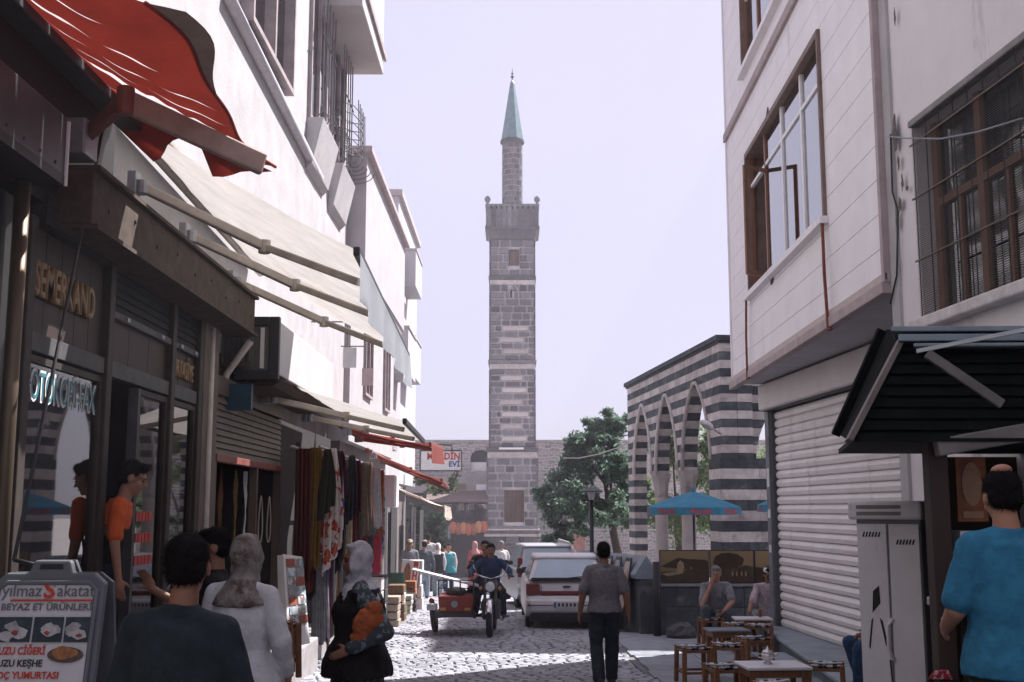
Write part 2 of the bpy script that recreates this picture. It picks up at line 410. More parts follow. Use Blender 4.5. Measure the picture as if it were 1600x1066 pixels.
m_.tube([(xc-.23, YF-.06, mz(466)), (xc-.23, YF-.06, zc), (xc-.17, YF-.06, zc+.2), (xc, YF-.06, zc+.36), (xc+.17, YF-.06, zc+.2), (xc+.23, YF-.06, zc), (xc+.23, YF-.06, mz(466))], .035, 6); m_.build('niche_arch', lime, mn)
# corbelled balcony with fluted parapet
BW = (mx(844.5)-mx(760.5))/2; yc = YF+HW
def sq(hw, z): return [Vector((CX+sx*hw, yc+sy*hw, z)) for sx, sy in ((-1,-1),(1,-1),(1,1),(-1,1))]
m_ = MB(); m_.loft([sq(HW-.01, mz(375)), sq(HW+.05, mz(372)), sq(BW-.1, mz(361)), sq(BW+.04, mz(359)), sq(BW+.04, mz(355))]); m_.build('balcony_corbel', basalt, mn)
for i in range(11):                                        # courses cut into the corbel
    pass
z0, z1 = mz(355), mz(324); n = 10
m_ = MB(); m_.loft([sq(BW-.12, z0), sq(BW-.12, z1-.1)]); m_.build('parapet_core', mortar, mn)
for i in range(n):
    a = CX-BW+2*BW*i/n; b = a+2*BW/n
    p_ = MB(); p_.box((a+.03, yc-BW, z0), (b-.03, yc-BW+.1, z1)); p_.build('parapet_panel', basalt, mn)
m_ = MB()
for i in range(n):
    a = yc-BW+2*BW*i/n; b = a+2*BW/n
    for sx in (-1, 1): m_.box((CX+sx*BW-.05*(1+sx), a+.03, z0), (CX+sx*BW+.05*(1-sx), b-.03, z1))
stuff(m_.build('parapet_side', basalt, mn))
m_ = MB(); m_.loft([sq(BW+.03, z1), sq(BW+.03, z1+.12)]); m_.build('parapet_rail', basalt, mn)
for sx in (-1, 1):
    for sy in (-1, 1):
        m_ = MB(); m_.lathe([(.06,0),(.06,.1),(.13,.16),(.16,.27),(.13,.38),(.03,.46)], (CX+sx*(BW-.08), yc+sy*(BW-.08), z1+.1), 10); m_.build('corner_finial', basalt, mn, smooth=True)
# round upper shaft built of curved stones
rs = (mx(818.3)-mx(785))/2; zb0, zt0 = mz(326), mz(216); nc = 13; hc = (zt0-zb0)/nc
m_ = MB(); m_.lathe([(rs-.04, zb0-.3), (rs-.04, zt0)], (CX, yc, 0), 28); m_.build('shaft_core', mortar, mn, smooth=False)
NS = 11; b_ = MB(); ang = 2*math.pi/NS; gp = .035; ri = rs-.1; ro = rs
pts = [(ro, -ang/2+gp), (ro, 0), (ro, ang/2-gp), (ri, ang/2-gp), (ri, -ang/2+gp)]
b_.slab([(r_*math.cos(t), r_*math.sin(t), .02) for r_, t in pts], (0, 0, hc-.045))
arc = b_.mesh('stone_block', basalt); back = MB()
for i in range(nc):
    for j in range(NS):
        th = ang*j+(ang/2 if i % 2 else 0); th2 = (th+math.pi) % (2*math.pi)-math.pi
        if -math.pi < th2 < 0:
            o = bpy.data.objects.new('stone_block', arc); COL.objects.link(o); o.parent = mn; o.matrix_parent_inverse = INV[mn.name]
            o.location = (CX, yc, zb0+i*hc); o.rotation_euler = (0, 0, th)
        else:
            mt = Matrix.Translation((CX, yc, zb0+i*hc)) @ Matrix.Rotation(th, 4, 'Z')
            back.slab([mt @ Vector((r_*math.cos(t), r_*math.sin(t), .02)) for r_, t in pts], (0, 0, hc-.045))
stuff(back.build('shaft_stones_behind', basalt, mn))
m_ = MB(); m_.lathe([(rs, zt0), (rs+.1, zt0+.08), (rs+.1, zt0+.2), (rs+.02, zt0+.24)], (CX, yc, 0), 24); m_.build('shaft_cornice', basalt, mn)
m_ = MB(); m_.lathe([(rs+.08, zt0+.24), (.12, mz(118)), (.03, mz(113))], (CX, yc, 0), 8, rot=R(22.5)); m_.build('spire', M('lead_sheet', (.15,.24,.26), .45, .15, 4, .1, 10, metal=.3), mn)
m_ = MB(); zf = mz(113); m_.lathe([(.03,0),(.04,.1),(.1,.18),(.03,.26),(.03,.3),(.07,.36),(.02,.42),(.015,.6),(.002,.7)], (CX, yc, zf), 10); m_.build('finial', dark_metal, mn, smooth=True)

# ------------------------------------------------------------------ striped arcade (mosque porch)
AK = -.106; AX0 = 7.48
dA = Vector((AK, 1, 0)).normalized(); nA = Vector((-1, AK, 0)).normalized(); eA = -nA          # along, towards street, inward
A0 = Vector((AX0+AK*26.0, 26.0, 0)); sY = 1/dA.y
def S(Y): return (Y-26.0)*sY
LEN = S(36.2); GA = -.95; ZT = ZV(536, 26.0, 1127); ZTOP = ZV(524, 26.0, 1127)
ar = thing('arcade', 'striped black and white stone arcade with three tall pointed arches beside the square', 'arcade', A0+Vector((0,0,GA)))
SPR = 2.62
arch = [(S(26.85), S(29.5)), (S(30.0), S(32.45)), (S(32.95), S(35.35))]
def half(t, w_, h_):
    if t <= 0: return w_
    if t >= h_: return -1
    r_ = (w_*w_+h_*h_)/(2*w_); return math.sqrt(max(0, r_*r_-t*t))-(r_-w_)
def openings(z, spec, spr, rise):
    res = []
    for (a, b) in spec:
        hw_ = half(z-spr, (b-a)/2, rise)
        if hw_ > 0.0: res.append(((a+b)/2-hw_, (a+b)/2+hw_))
    return res
a_blk = 0; a_rest = MB()
def striped_wall(org, d, n_in, L, spec, spr, rise, z0, z1, course, thick, blk, seed, skipcols=True, single=True):
    """courses of alternating dark and pale blocks, cut to the arches"""
    global a_blk
    rr = random.Random(seed); nC = round((z1-z0)/course); h = (z1-z0)/nC
    for i in range(nC):
        za, zb = z0+i*h, z0+(i+1)*h; mt = basalt_d if i % 2 else lime
        oa, ob = openings(za, spec, spr, rise), openings(zb, spec, spr, rise)
        runs = []; ea, eb = 0., 0.; k = 0
        n_op = len(spec); cur = (0., 0.)
        for (a, b) in spec:
            mid = (a+b)/2; ha, hb = half(za-spr, (b-a)/2, rise), half(zb-spr, (b-a)/2, rise)
            if ha <= .02: continue
            hb = max(hb, 0.)
            runs.append((cur[0], cur[1], mid-ha, mid-hb)); cur = (mid+ha, mid+hb)
        runs.append((cur[0], cur[1], L, L))
        for (l0, l1, r0, r1) in runs:
            if max(r0-l0, r1-l1) < .05: continue
            if zb <= spr+.01 and max(r0-l0, r1-l1) < .62 and skipcols and l0 > .1 and r0 < L-.1: continue    # slender columns stand here
            nb = max(1, round((max(r0-l0, r1-l1))/blk)); off = (i % 2)*.5/nb if nb > 1 else 0
            cuts = [0]+[min(.97, max(.03, (q+off)/nb+rr.uniform(-.05, .05)/nb)) for q in range(0 if off else 1, nb)]+[1]
            for ca, cb in zip(cuts, cuts[1:]):
                xa0, xb0 = l0+(r0-l0)*ca, l0+(r0-l0)*cb; xa1, xb1 = l1+(r1-l1)*ca, l1+(r1-l1)*cb
                if max(xb0-xa0, xb1-xa1) < .03: continue
                pr = rr.uniform(0, .012)
                q8 = []
                for z, (p_, q_) in ((za+.003, (xa0+.003, xb0-.003)), (zb-.003, (xa1+.003, xb1-.003))):
                    q8 += [org+d*p_-n_in*pr+Vector((0,0,z)), org+d*q_-n_in*pr+Vector((0,0,z)), org+d*q_+n_in*thick+Vector((0,0,z)), org+d*p_+n_in*thick+Vector((0,0,z))]
                b_ = MB(); b_.hexa(q8)
                if single: b_.build('stone_block', mt, ar); a_blk += 1
                else: a_rest.cur = 0 if mt is basalt_d else 1; a_rest.hexa(q8)
striped_wall(A0, dA, eA, LEN, arch, SPR, 2.15, GA, ZT, .195, .38, .6, 3)
# the end towards the camera: pier, then a recessed wall with another arch
PW = .5
striped_wall(A0+eA*.38-dA*.0, eA, dA, .35, [], SPR, 2.15, GA, ZT, .195, .6, .7, 4, single=True)
striped_wall(A0+eA*.73+dA*.22, eA, dA, 3.6, [(.12, 2.7)], SPR, 2.0, GA, ZT, .195, .3, .7, 6, skipcols=False, single=True)
# broad foot of the corner pier
zf = ZV(716, 26, 1127); nC = round((zf-GA)/.232); h = (zf-GA)/nC
for i in range(nC):
    q = A0-eA*.07-dA*.07
    for (a, b) in (((0, .62), (.62, 1.25)) if i % 2 else ((0, .9), (.9, 1.25))):
        m_ = MB(); m_.slab([q+eA*(a+.003)+Vector((0,0,GA+i*h+.003)), q+eA*(b-.003)+Vector((0,0,GA+i*h+.003)), q+eA*(b-.003)+dA*.95+Vector((0,0,GA+i*h+.003)), q+eA*(a+.003)+dA*.95+Vector((0,0,GA+i*h+.003))], (0, 0, h-.006))
        m_.build('stone_block', basalt_d if i % 2 else lime, ar)
for Yc in (29.75, 32.7):                                       # round marble columns with tapering capitals
    c_ = A0+dA*S(Yc)+eA*.19
    m_ = MB(); m_.lathe([(.26,GA),(.26,GA+.2),(.19,GA+.3),(.175,SPR-.7),(.2,SPR-.67)], c_, 18); m_.build('column', M('pale_marble', (.55,.5,.48), .6, .12, 2, .1, 20), ar, smooth=True)
    m_ = MB(); m_.lathe([(.19,SPR-.67),(.2,SPR-.55),(.22,SPR-.3),(.28,SPR-.1),(.3,SPR-.002)], c_, 8, rot=R(22.5)); m_.build('capital', lime, ar)
for (a, b) in arch:                                             # moulded archivolts standing proud
    pts = [A0+dA*((a+b)/2+sg*half(t, (b-a)/2, 2.15))-eA*.015+Vector((0,0,SPR+t)) for sg, tt in ((-1, [0,.3,.6,.9,1.2,1.5,1.75,1.95,2.08]), (1, [2.08,1.95,1.75,1.5,1.2,.9,.6,.3,0])) for t in tt]
    m_ = MB(); m_.tube(pts, .05, 6); m_.build('archivolt', lime, ar, smooth=True)
m_ = MB()
for k, (z0, z1, pr) in enumerate(((ZT, ZT+.1, .05), (ZT+.1, ZTOP-.12, .0), (ZTOP-.12, ZTOP, .1))):
    q = A0-eA*pr-dA*pr
    m_ = MB(); m_.slab([q+Vector((0,0,z0)), q+eA*(4.7)+Vector((0,0,z0)), q+eA*4.7+dA*(LEN+2*pr)+Vector((0,0,z0)), q+dA*(LEN+2*pr)+Vector((0,0,z0))], (0,0,z1-z0-.002)); m_.build('cornice', [basalt_d, basalt, basalt_d][k], ar)
m_ = MB()
for (ss, tt) in ((.6, 4.2),):
    c_ = A0+dA*ss+eA*tt; 
    for i in range(15):
        m_.cur = i % 2; m_.slab([c_+Vector((sx*.3, sy*.3, GA+i*.4)) for sx, sy in ((-1,-1),(1,-1),(1,1),(-1,1))], (0,0,.396))
stuff(m_.build('inner_piers', [basalt_d, lime], ar))

# unseen block beyond the arcade, added to cast shade across the street
shade_blk = thing('shade_block', 'tall unseen block added beyond the arcade to shade the street', 'shade block', (10.4, 27.5, GA))
m_ = MB(); m_.box((10.4, 28.4, GA), (18, 37.6, 19.0)); m_.build('wall', lime, shade_blk)
m_ = MB(); m_.box((10.3, 28.3, 19.0), (18.1, 37.7, 19.5)); m_.build('cornice', basalt, shade_blk)
m_ = MB(); m_.lathe([(3.4, 19.5), (3.4, 20.2), (3.2, 20.9), (2.6, 22.0), (1.5, 22.9), (.05, 23.2)], (14.2, 32.4, 0), 24); m_.build('dome', M('lead_sheet'), shade_blk, smooth=True)

# ------------------------------------------------------------------ far stone wall, shops at its foot
FY = 62.0
def rubble(name, c1, c2, sc):
    if name in MATS: return MATS[name]
    m = M(name, c1, .9, .25, 3, .3, 20); n = m.node_tree; N = n.nodes
    br = N.new('ShaderNodeTexBrick'); br.inputs['Scale'].default_value = sc; br.inputs['Mortar Size'].default_value = .03
    br.inputs['Color1'].default_value = (*c1, 1); br.inputs['Color2'].default_value = (*[c*.6 for c in c1], 1); br.inputs['Mortar'].default_value = (*c2, 1)
    mp = N.new('ShaderNodeMapping'); mp.inputs['Rotation'].default_value = (R(90), 0, 0)
    no = N.new('ShaderNodeTexNoise'); no.inputs['Scale'].default_value = 2.; ad = N.new('ShaderNodeMixRGB'); ad.blend_type = 'ADD'; ad.inputs[0].default_value = .4
    n.links.new(N['Texture Coordinate'].outputs['Object'], mp.inputs[0]); n.links.new(mp.outputs[0], ad.inputs[1]); n.links.new(mp.outputs[0], no.inputs[0]); n.links.new(no.outputs[1], ad.inputs[2])
    n.links.new(ad.outputs[0], br.inputs[0]); n.links.new(br.outputs[0], N['Principled BSDF'].inputs['Base Color']); return m
rub = rubble('rubble_stone', (.34,.32,.32), (.46,.44,.43), 1.5)
fw = thing('stone_wall', 'long rubble stone wall with an arched window behind the minaret', 'wall', (-1, FY, G(FY)))
xa0, xa1 = XU(735, 720, FY), XU(766, 720, FY); za0, za1, za2 = ZV(736, FY), ZV(716, FY), ZV(703, FY)
zt = ZV(691, FY); XL, XR = -11.0, 14.0
m_ = MB()
m_.box((XL, FY, G(FY)-.3), (xa0, FY+.8, zt)); m_.box((xa1, FY, G(FY)-.3), (XR, FY+.8, zt)); m_.box((xa0, FY, G(FY)-.3), (xa1, FY+.8, za0))
seg = 8; prev = None
for i in range(seg):
    t0, t1 = math.pi*i/seg, math.pi*(i+1)/seg; cx = (xa0+xa1)/2; rx = (xa1-xa0)/2
    p0 = (cx-rx*math.cos(t0), za1+(za2-za1)*math.sin(t0)); p1 = (cx-rx*math.cos(t1), za1+(za2-za1)*math.sin(t1))
    m_.slab([(p0[0], FY, p0[1]), (p1[0], FY, p1[1]), (p1[0], FY, zt), (p0[0], FY, zt)], (0, .8, 0))
m_.build('wall', rub, fw)
m_ = MB(); m_.box((XL, FY-.1, zt), (XR, FY+.9, zt+.12)); m_.build('coping', M('coping_stone', (.36,.33,.32), .9, .2, 3, .2), fw)
m_ = MB(); m_.box((XL, FY-.08, ZV(748, FY)), (XR, FY, ZV(741, FY))); m_.build('string_course', M('coping_stone'), fw)
wd = MB(); wd.box((xa0, FY+.3, za0), (xa1, FY+.36, ZV(722, FY))); wd.build('window_screen', white_p, fw)
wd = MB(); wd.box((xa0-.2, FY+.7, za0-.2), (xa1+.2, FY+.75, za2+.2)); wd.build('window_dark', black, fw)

sh = thing('corner_shop', 'low shop with brown canopy, dark windows and orange goods left of the minaret', 'shop', (-2.6, 58.0, G(58)))
SY = 58.0
def sx(u, v=800): return XU(u, v, SY)
def sz(v): return ZV(v, SY)
stucco = M('grey_stucco', (.3,.28,.28), .9, .15, 2, .2, 30)
m_ = MB(); m_.box((sx(600), SY, sz(770)), (sx(764), SY+3.2, sz(745))); m_.build('upper_wall', stucco, sh)
m_ = MB(); m_.box((sx(600), SY+.6, G(SY)-.2), (sx(764), SY+3.2, sz(770))); m_.build('back_wall', M('shop_dark', (.05,.045,.045), .9, .2, 3), sh)
m_ = MB(); m_.hexa([(sx(668), SY-1.2, sz(785)), (sx(764), SY-1.2, sz(785)), (sx(764), SY, sz(772)), (sx(668), SY, sz(772)), (sx(668), SY-1.2, sz(781)), (sx(764), SY-1.2, sz(781)), (sx(764), SY, sz(767)), (sx(668), SY, sz(767))]); m_.build('canopy', M('brown_sheet', (.16,.11,.1), .7, .2, 3), sh)
m_ = MB(); m_.box((sx(690), SY+.05, sz(820)), (sx(762), SY+.15, sz(814))); m_.build('window_sill', wood_d, sh)
for u in (690, 708, 726, 744, 761):
    m_ = MB(); m_.box((sx(u)-.03, SY+.05, sz(814)), (sx(u)+.03, SY+.15, sz(785))); m_.build('window_post', wood_d, sh)
for (u0, u1, v0, v1) in ((692, 706, 788, 812), (710, 724, 788, 812), (728, 742, 788, 812), (746, 760, 788, 812)):
    m_ = MB(); m_.box((sx(u0), SY+.12, sz(v1)), (sx(u1), SY+.13, sz(v0))); m_.build('pane', glass('window_glass'), sh)
for (u0, u1, v0, v1) in ((716, 726, 787, 798), (731, 741, 787, 797)):
    m_ = MB(); m_.box((sx(u0), SY+.2, sz(v1)), (sx(u1), SY+.22, sz(v0))); m_.build('blind', white_p, sh)
m_ = MB(); m_.box((sx(700), SY-.2, G(SY)), (sx(704), SY+.4, sz(822))); m_.build('post', M('blue_post', (.2,.25,.3), .7), sh)
for (u0, u1, v0, v1, nm, mt) in ((708, 728, 756, 765, 'name_board', M('board_brown', (.16,.11,.07), .7)), (744, 760, 757, 766, 'white_board', white_p)):
    m_ = MB(); m_.box((sx(u0), SY-.05, sz(v1)), (sx(u1), SY-.001, sz(v0))); m_.build(nm, mt, sh)
# ================================================================== left side of the street
FX = -3.0
def LY(u, X=FX, v=700): return PX(u, v, X).y
def LZ(u, v, X=FX): return PX(u, v, X).z
alu = M('weathered_aluminium', (.09,.09,.095), .6, .2, 6, .08, spec=.2)
bronze = M('bronze_profile', (.05,.041,.034), .6, .2, 6, spec=.2)
glz = glass('shop_glass', (.72,.8,.78), .10)
slat_d = M('shutter_slat_dark', (.035,.037,.037), .8, .2, 6, .05, spec=.15)
gold = M('gold_letters', (.3,.19,.09), .5, .15)
panelw = M('sign_wood', (.035,.019,.013), .6, .3, 5, .2, 30, stretch=(1,8,1))
tan = M('tan_stone', (.14,.115,.1), .85, .2, 4, .3, 30)
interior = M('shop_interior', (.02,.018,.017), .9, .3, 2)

# ---- stationery shop
s1 = thing('stationery_shop', 'stationery shop front with bronze posts, wooden sign panels and half rolled shutters', 'shop', (FX, 9, 0))
ya, y1, y2, y3, y4 = LY(22), LY(155), LY(258), LY(302), LY(330)
FL = .3
m_ = MB(); m_.box((-6.5, 4, -.3), (FX-.02, y4, FL)); m_.build('shop_floor', concrete, s1)
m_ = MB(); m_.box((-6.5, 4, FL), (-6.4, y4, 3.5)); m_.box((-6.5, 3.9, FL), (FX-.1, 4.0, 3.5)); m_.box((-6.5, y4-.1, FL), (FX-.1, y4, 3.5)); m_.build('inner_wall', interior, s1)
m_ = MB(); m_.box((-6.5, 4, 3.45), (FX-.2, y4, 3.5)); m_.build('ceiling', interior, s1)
for yy in (ya, y1, y2, y3):
    m_ = MB(); m_.box((FX-.06, yy-.055, FL-.5), (FX+.05, yy+.055, 3.45)); m_.build('post', bronze, s1, bevel=.008)
m_ = MB(); m_.box((FX-.1, ya-1.2, FL-.5), (FX+.02, ya-.1, 3.5)); m_.build('side_panel', black, s1)
m_ = MB(); m_.box((FX-.15, y3+.06, -.5), (FX+.06, y4-.04, 3.45)); m_.build('pilaster', tan, s1, bevel=.01)
bays = [(ya+.06, y1-.06), (y1+.06, y2-.06), (y2+.06, y3-.06)]
for i, (a, b) in enumerate(bays):
    m_ = MB(); m_.box((FX-.05, a, 2.62), (FX+.03, b, 2.74)); m_.build('transom', alu, s1, bevel=.006)
    top = 3.42 if i == 0 else 3.06
    n = 5 if i == 0 else 3
    for k in range(n):
        p_ = MB(); p_.box((FX-.03, a+(b-a)*k/n+.004, 2.745), (FX-.008, a+(b-a)*(k+1)/n-.004, top)); p_.build('sign_board', panelw, s1)
    if i:
        for k in range(7):
            p_ = MB(); z = 3.12+k*.062; p_.hexa([(FX-.02, a, z), (FX+.012, a, z), (FX+.012, b, z), (FX-.02, b, z), (FX-.02, a, z+.058), (FX-.006, a, z+.058), (FX-.006, b, z+.058), (FX-.02, b, z+.058)]); p_.build('shutter_slat', slat_d, s1)
        m_ = MB(); m_.box((FX-.03, a, 3.06), (FX+.035, b, 3.115)); m_.build('shutter_bar', alu, s1, bevel=.005)
        for t in (.2, .8):
            m_ = MB(); m_.box((FX+.036, a+(b-a)*t-.03, 3.07), (FX+.055, a+(b-a)*t+.03, 3.1)); m_.build('shutter_lock', grey_metal, s1)
    else:
        m_ = MB(); m_.tube([(FX-.02, a, 3.5), (FX-.02, b, 3.5)], .09, 14); m_.build('shutter_roll', slat_d, s1, smooth=True)
        for k in range(3):
            p_ = MB(); p_.box((FX+.075+.005*k, a, 3.42+.06*k), (FX+.085+.005*k, b, 3.475+.06*k)); p_.build('shutter_slat', slat_d, s1)
def pane(a, b, z0, z1, nm='pane', stiles=True, x=FX):
    if stiles:
        m_ = MB(); t = .045
        for (p, q, r_, s_) in ((a, a+t, z0, z1), (b-t, b, z0, z1), (a+t, b-t, z0, z0+t), (a+t, b-t, z1-t, z1)): m_.box((x-.03, p, r_), (x+.02, q, s_))
        m_.build('window_frame', bronze, s1)
    m_ = MB(); m_.box((x-.008, a+.04, z0+.04), (x-.002, b-.04, z1-.04)); return m_.build(nm, glz, s1)
a, b = bays[0]; pane(a, b, FL+.3, 2.6); m_ = MB(); m_.box((FX-.06, a, FL), (FX+.03, b, FL+.3)); m_.build('plinth', alu, s1)
a, b = bays[1]; dsplit = LY(210); pane(dsplit, b, FL, 2.6)
m_ = MB(); m_.box((FX-.05, dsplit-.05, FL), (FX+.03, dsplit, 2.6)); m_.build('door_post', alu, s1)
# door leaf swung inwards
dl = MB(); q0, q1 = Vector((FX-.05, a+.02, 0)), Vector((FX-.75, a+.25, 0))
for (p, q, z0, z1) in ((0, 1, FL, FL+.12), (0, 1, 2.45, 2.58), (0, .1, FL+.12, 2.45), (.9, 1, FL+.12, 2.45)):
    A_, B_ = q0.lerp(q1, p), q0.lerp(q1, q); dl.bar((A_.x, A_.y, (z0+z1)/2), (B_.x, B_.y, (z0+z1)/2), .04, z1-z0)
dl.build('door', bronze, s1)
a, b = bays[2]; pane(a, b, FL, 2.6)
# letters
tm = dict(xdir=(0,1,0), up=(0,0,1))
a, b = bays[0]
text('SEMERKAND', gold, (FX-.006, a+.04, 2.98), width=b-a-.28, height=.23, parent=s1, ext=.03, bold=.015, **tm)
a, b = bays[2]
text('KIRTASİYE', gold, (FX-.006, a-.0+.02, 2.82), width=b-a-.1, height=.16, parent=s1, ext=.02, bold=.01, **tm)
teal = M('teal_letters', (.03,.2,.24), .5); wlet = M('white_letters', (.72,.72,.72), .5, .05)
a, b = bays[0]
text('FOTOKOPİ-FAX', wlet, (FX+.001, a+.03, 2.325), width=b-a-.1, height=.205, parent=s1, ext=0, bold=.035, **tm)
text('FOTOKOPİ-FAX', teal, (FX+.005, a+.04, 2.335), width=b-a-.12, height=.185, parent=s1, ext=0, bold=.0, **tm)
redl = M('red_letters', (.5,.05,.03), .5)
a, b = dsplit+.1, bays[1][1]-.1
for k, z in enumerate((1.55, 1.38, 1.2)):
    m_ = MB(); y = a+.02
    while y < b-.12: wd = r2.uniform(.05, .08); m_.box((FX+.001, y, z), (FX+.003, y+wd, z+.075)); y += wd+.018
    m_.build('red_print', redl, s1)
# papers, posters and shelves behind the glass
def sheet(y0, y1_, z0, z1, mat, nm='poster', x=-3.06):
    m_ = MB(); m_.box((x-.004, y0, z0), (x, y1_, z1)); m_.build(nm, mat, s1)
paper = M('paper_white', (.62,.64,.66), .8, .1, 3); paperb = pattern('paper_mixed', (.5,.5,.5), (.12,.25,.3), 14, .5, .8, (.4,.12,.06))
a, b = bays[2]; sheet(a+.06, b-.06, 2.05, 2.25, pattern('sky_poster', (.55,.6,.62), (.25,.35,.42), 8, .52)); sheet(a+.3, b-.08, 1.0, 1.85, paperb); sheet(a+.05, a+.3, .9, 1.5, pattern('paper_blue', (.08,.14,.18), (.4,.45,.48), 20, .55))
a, b = dsplit, bays[1][1]; sheet(a+.08, b-.08, 2.02, 2.2, MATS['sky_poster']); sheet(a+.1, a+.3, 2.3, 2.5, paper)
a, b = bays[0]; sheet(a+.1, a+.45, 1.75, 2.15, M('paper_green', (.35,.42,.36), .8, .2, 6)); sheet(a+.5, a+.75, 1.5, 1.8, paper); sheet(a+.15, a+.42, 1.3, 1.6, paperb); sheet(b-.35, b-.12, 1.7, 2.0, MATS['paper_blue'])
for z in (.95, 1.35, 1.8, 2.25):
    m_ = MB(); m_.box((-6.35, 4.2, z), (-5.9, y4-.2, z+.03)); m_.build('shelf', wood_d, s1)
    bx = MB(); y = 4.4
    while y < y4-.5:
        wd = r2.uniform(.08, .3); bx.cur = r2.randrange(4); bx.box((-6.3, y, z+.031), (-5.95, y+wd*.9, z+.03+r2.uniform(.12, .3))); y += wd+r2.uniform(0, .1)
    stuff(bx.build('goods', [M('goods_red', (.3,.05,.04)), M('goods_blue', (.05,.1,.25)), paper, M('goods_yellow', (.4,.3,.06))], s1))
# ---- rusty fascia beam carrying the awning
bm_ = thing('fascia_beam', 'long rusty steel beam above the stationery shop', 'beam', (-2.8, 9.5, 3.45))
yb0, yb1 = PX(143, 347, -2.7).y, PX(397, 531, -2.7).y
m_ = MB(); m_.box((-2.98, yb0, 3.46), (-2.7, yb1, 3.82)); m_.build('beam_web', rust, bm_, bevel=.01)
m_ = MB(); m_.box((-2.99, yb0, 3.43), (-2.66, yb1, 3.459)); m_.build('bottom_flange', rust, bm_)
m_ = MB(); m_.box((-2.99, yb0, 3.821), (-2.66, yb1, 3.85)); m_.build('top_flange', rust, bm_)
for k in range(9):
    m_ = MB(); m_.lathe([(.016, 0), (.012, .012)], (-2.699, yb0+.3+k*.53, 3.62+.06*(k % 2)), 8, axis=(1,0,0)); m_.build('rivet', dark_metal, bm_)
# ---- folding arm awnings
beige = M('beige_canvas', (.43,.41,.385), .85, .12, 3, .2, 80, trans=.5, dirt=((.3,.25,.2), 1.1, .58))
armp = M('awning_arm_paint', (.42,.37,.32), .5, .2, 5, .1, 50, dirt=((.22,.15,.1), 4, .6))
val_m = M('pale_valance', (.62,.66,.72), .8, .08, 4, trans=.6)
def awning(name, label, H0, H1, F0, F1, cloth, arm_ts, valance=None, sag=.06, housing=True, arm_mat=armp, val_mat=None, elbow=.5, group=None, arm_w=.07, drop=.1, lift=.04):
    """H0..H1 roller on the wall, F0..F1 front bar"""
    H0, H1, F0, F1 = map(Vector, (H0, H1, F0, F1))
    t = thing(name, label, 'awning', H0, group)
    nu, nv = 14, 8; m_ = MB(); vv = []
    for i in range(nu+1):
        for j in range(nv+1):
            p = H0.lerp(H1, i/nu).lerp(F0.lerp(F1, i/nu), j/nv)
            p.z -= sag*math.sin(math.pi*j/nv)*(.7+.3*math.sin(i*1.3)); p.z += .008*math.sin(i*2.1+j*1.7)
            vv.append(p)
    m_.add(vv, [(i*(nv+1)+j, (i+1)*(nv+1)+j, (i+1)*(nv+1)+j+1, i*(nv+1)+j+1) for i in range(nu) for j in range(nv)])
    m_.build('canvas', cloth, t, smooth=True, fix=False)
    m_ = MB(); m_.tube([H0, H1], .05, 12); m_.build('roller', arm_mat, t, smooth=True)
    if housing:
        up = Vector((0,0,.1)); m_ = MB(); m_.bar(H0+up+Vector((.02,0,0)), H1+up+Vector((.02,0,0)), .22, .05); m_.build('hood', arm_mat, t, bevel=.01)
    m_ = MB(); m_.bar(F0, F1, .05, .07); m_.build('front_bar', dark_metal if housing else arm_mat, t, bevel=.01)
    for k, (ts, tf) in enumerate(arm_ts):
        sh_ = H0.lerp(H1, ts)+Vector((.12, 0, -drop)); fr = F0.lerp(F1, tf)+Vector((-.02, 0, -.03-lift)); el = sh_.lerp(fr, elbow)+Vector((0, (H1-H0).y*.10*(1 if k % 2 == 0 else 1), .02))
        a_ = MB(); a_.bar(sh_, el, arm_w, .075); a1 = a_.build('arm', arm_mat, t, bevel=.012)
        a_ = MB(); a_.bar(el, fr, arm_w*.8, .06); a_.build('forearm', arm_mat, t, bevel=.01)
        for q in (sh_, el):
            a_ = MB(); a_.lathe([(.05, -.055), (.05, .055)], q, 12); a_.build('arm_joint', grey_metal if q is sh_ else arm_mat, t, bevel=.008)
        a_ = MB(); a_.box(sh_+Vector((-.1, -.07, -.06)), sh_+Vector((-.03, .07, .12))); a_.build('bracket', grey_metal, t, bevel=.01)
    if valance:
        dz, n_ = valance; vm = val_mat or cloth; m_ = MB(); vv = []; nn = 24
        for i in range(nn+1):
            p = F0.lerp(F1, i/nn)+Vector((.03, 0, -.02)); w_ = .015*math.sin(i*1.1)
            sc_ = 0 if n_ == 0 else .25*dz*abs(math.sin(math.pi*n_*i/nn))
            vv += [p, p+Vector((w_, 0, -dz*.5)), p+Vector((w_*2, 0, -dz+(.25*dz if n_ else 0)-sc_))]
        m_.add(vv, [(i*3+j, i*3+3+j, i*3+4+j, i*3+1+j) for i in range(nn) for j in range(2)]); m_.build('valance', vm, t, smooth=True, fix=False)
    return t
awning('large_awning', 'large beige folding arm awning with pale valance above the stationery shop', (-2.98, 8.4, 4.62), (-2.98, 13.4, 4.42), P(557, 392, 8.3), P(637, 557, 13.2), beige, [(.05, .08), (.33, .36), (.68, .72)], (.36, 0), val_mat=val_m, sag=.05, drop=.5, lift=.12)
aw2 = awning('small_awning', 'beige awning with pale front edge above the textile stall', (-2.95, 13.3, 3.22), (-2.95, 18.4, 3.16), P(632, 658, 13.9), P(662, 690, 17.6), beige, [(.06, .05), (.55, .5)], None, sag=.03, drop=.28, lift=.06)
redc = M('red_canvas', (.27,.06,.045), .8, .15, 3, .12, 70, trans=.3)
redp = M('red_frame_paint', (.22,.065,.05), .55, .2, 5)
awning('red_frame_awning', 'folded red awning with sloping arms past the textile stall', (-2.8, 18.8, 3.0), (-2.8, 21.5, 2.95), P(672, 694, 19.5), P(690, 700, 22.5), redc, [(.05, .1), (.6, .8)], (.3, 0), arm_mat=redp, housing=False)
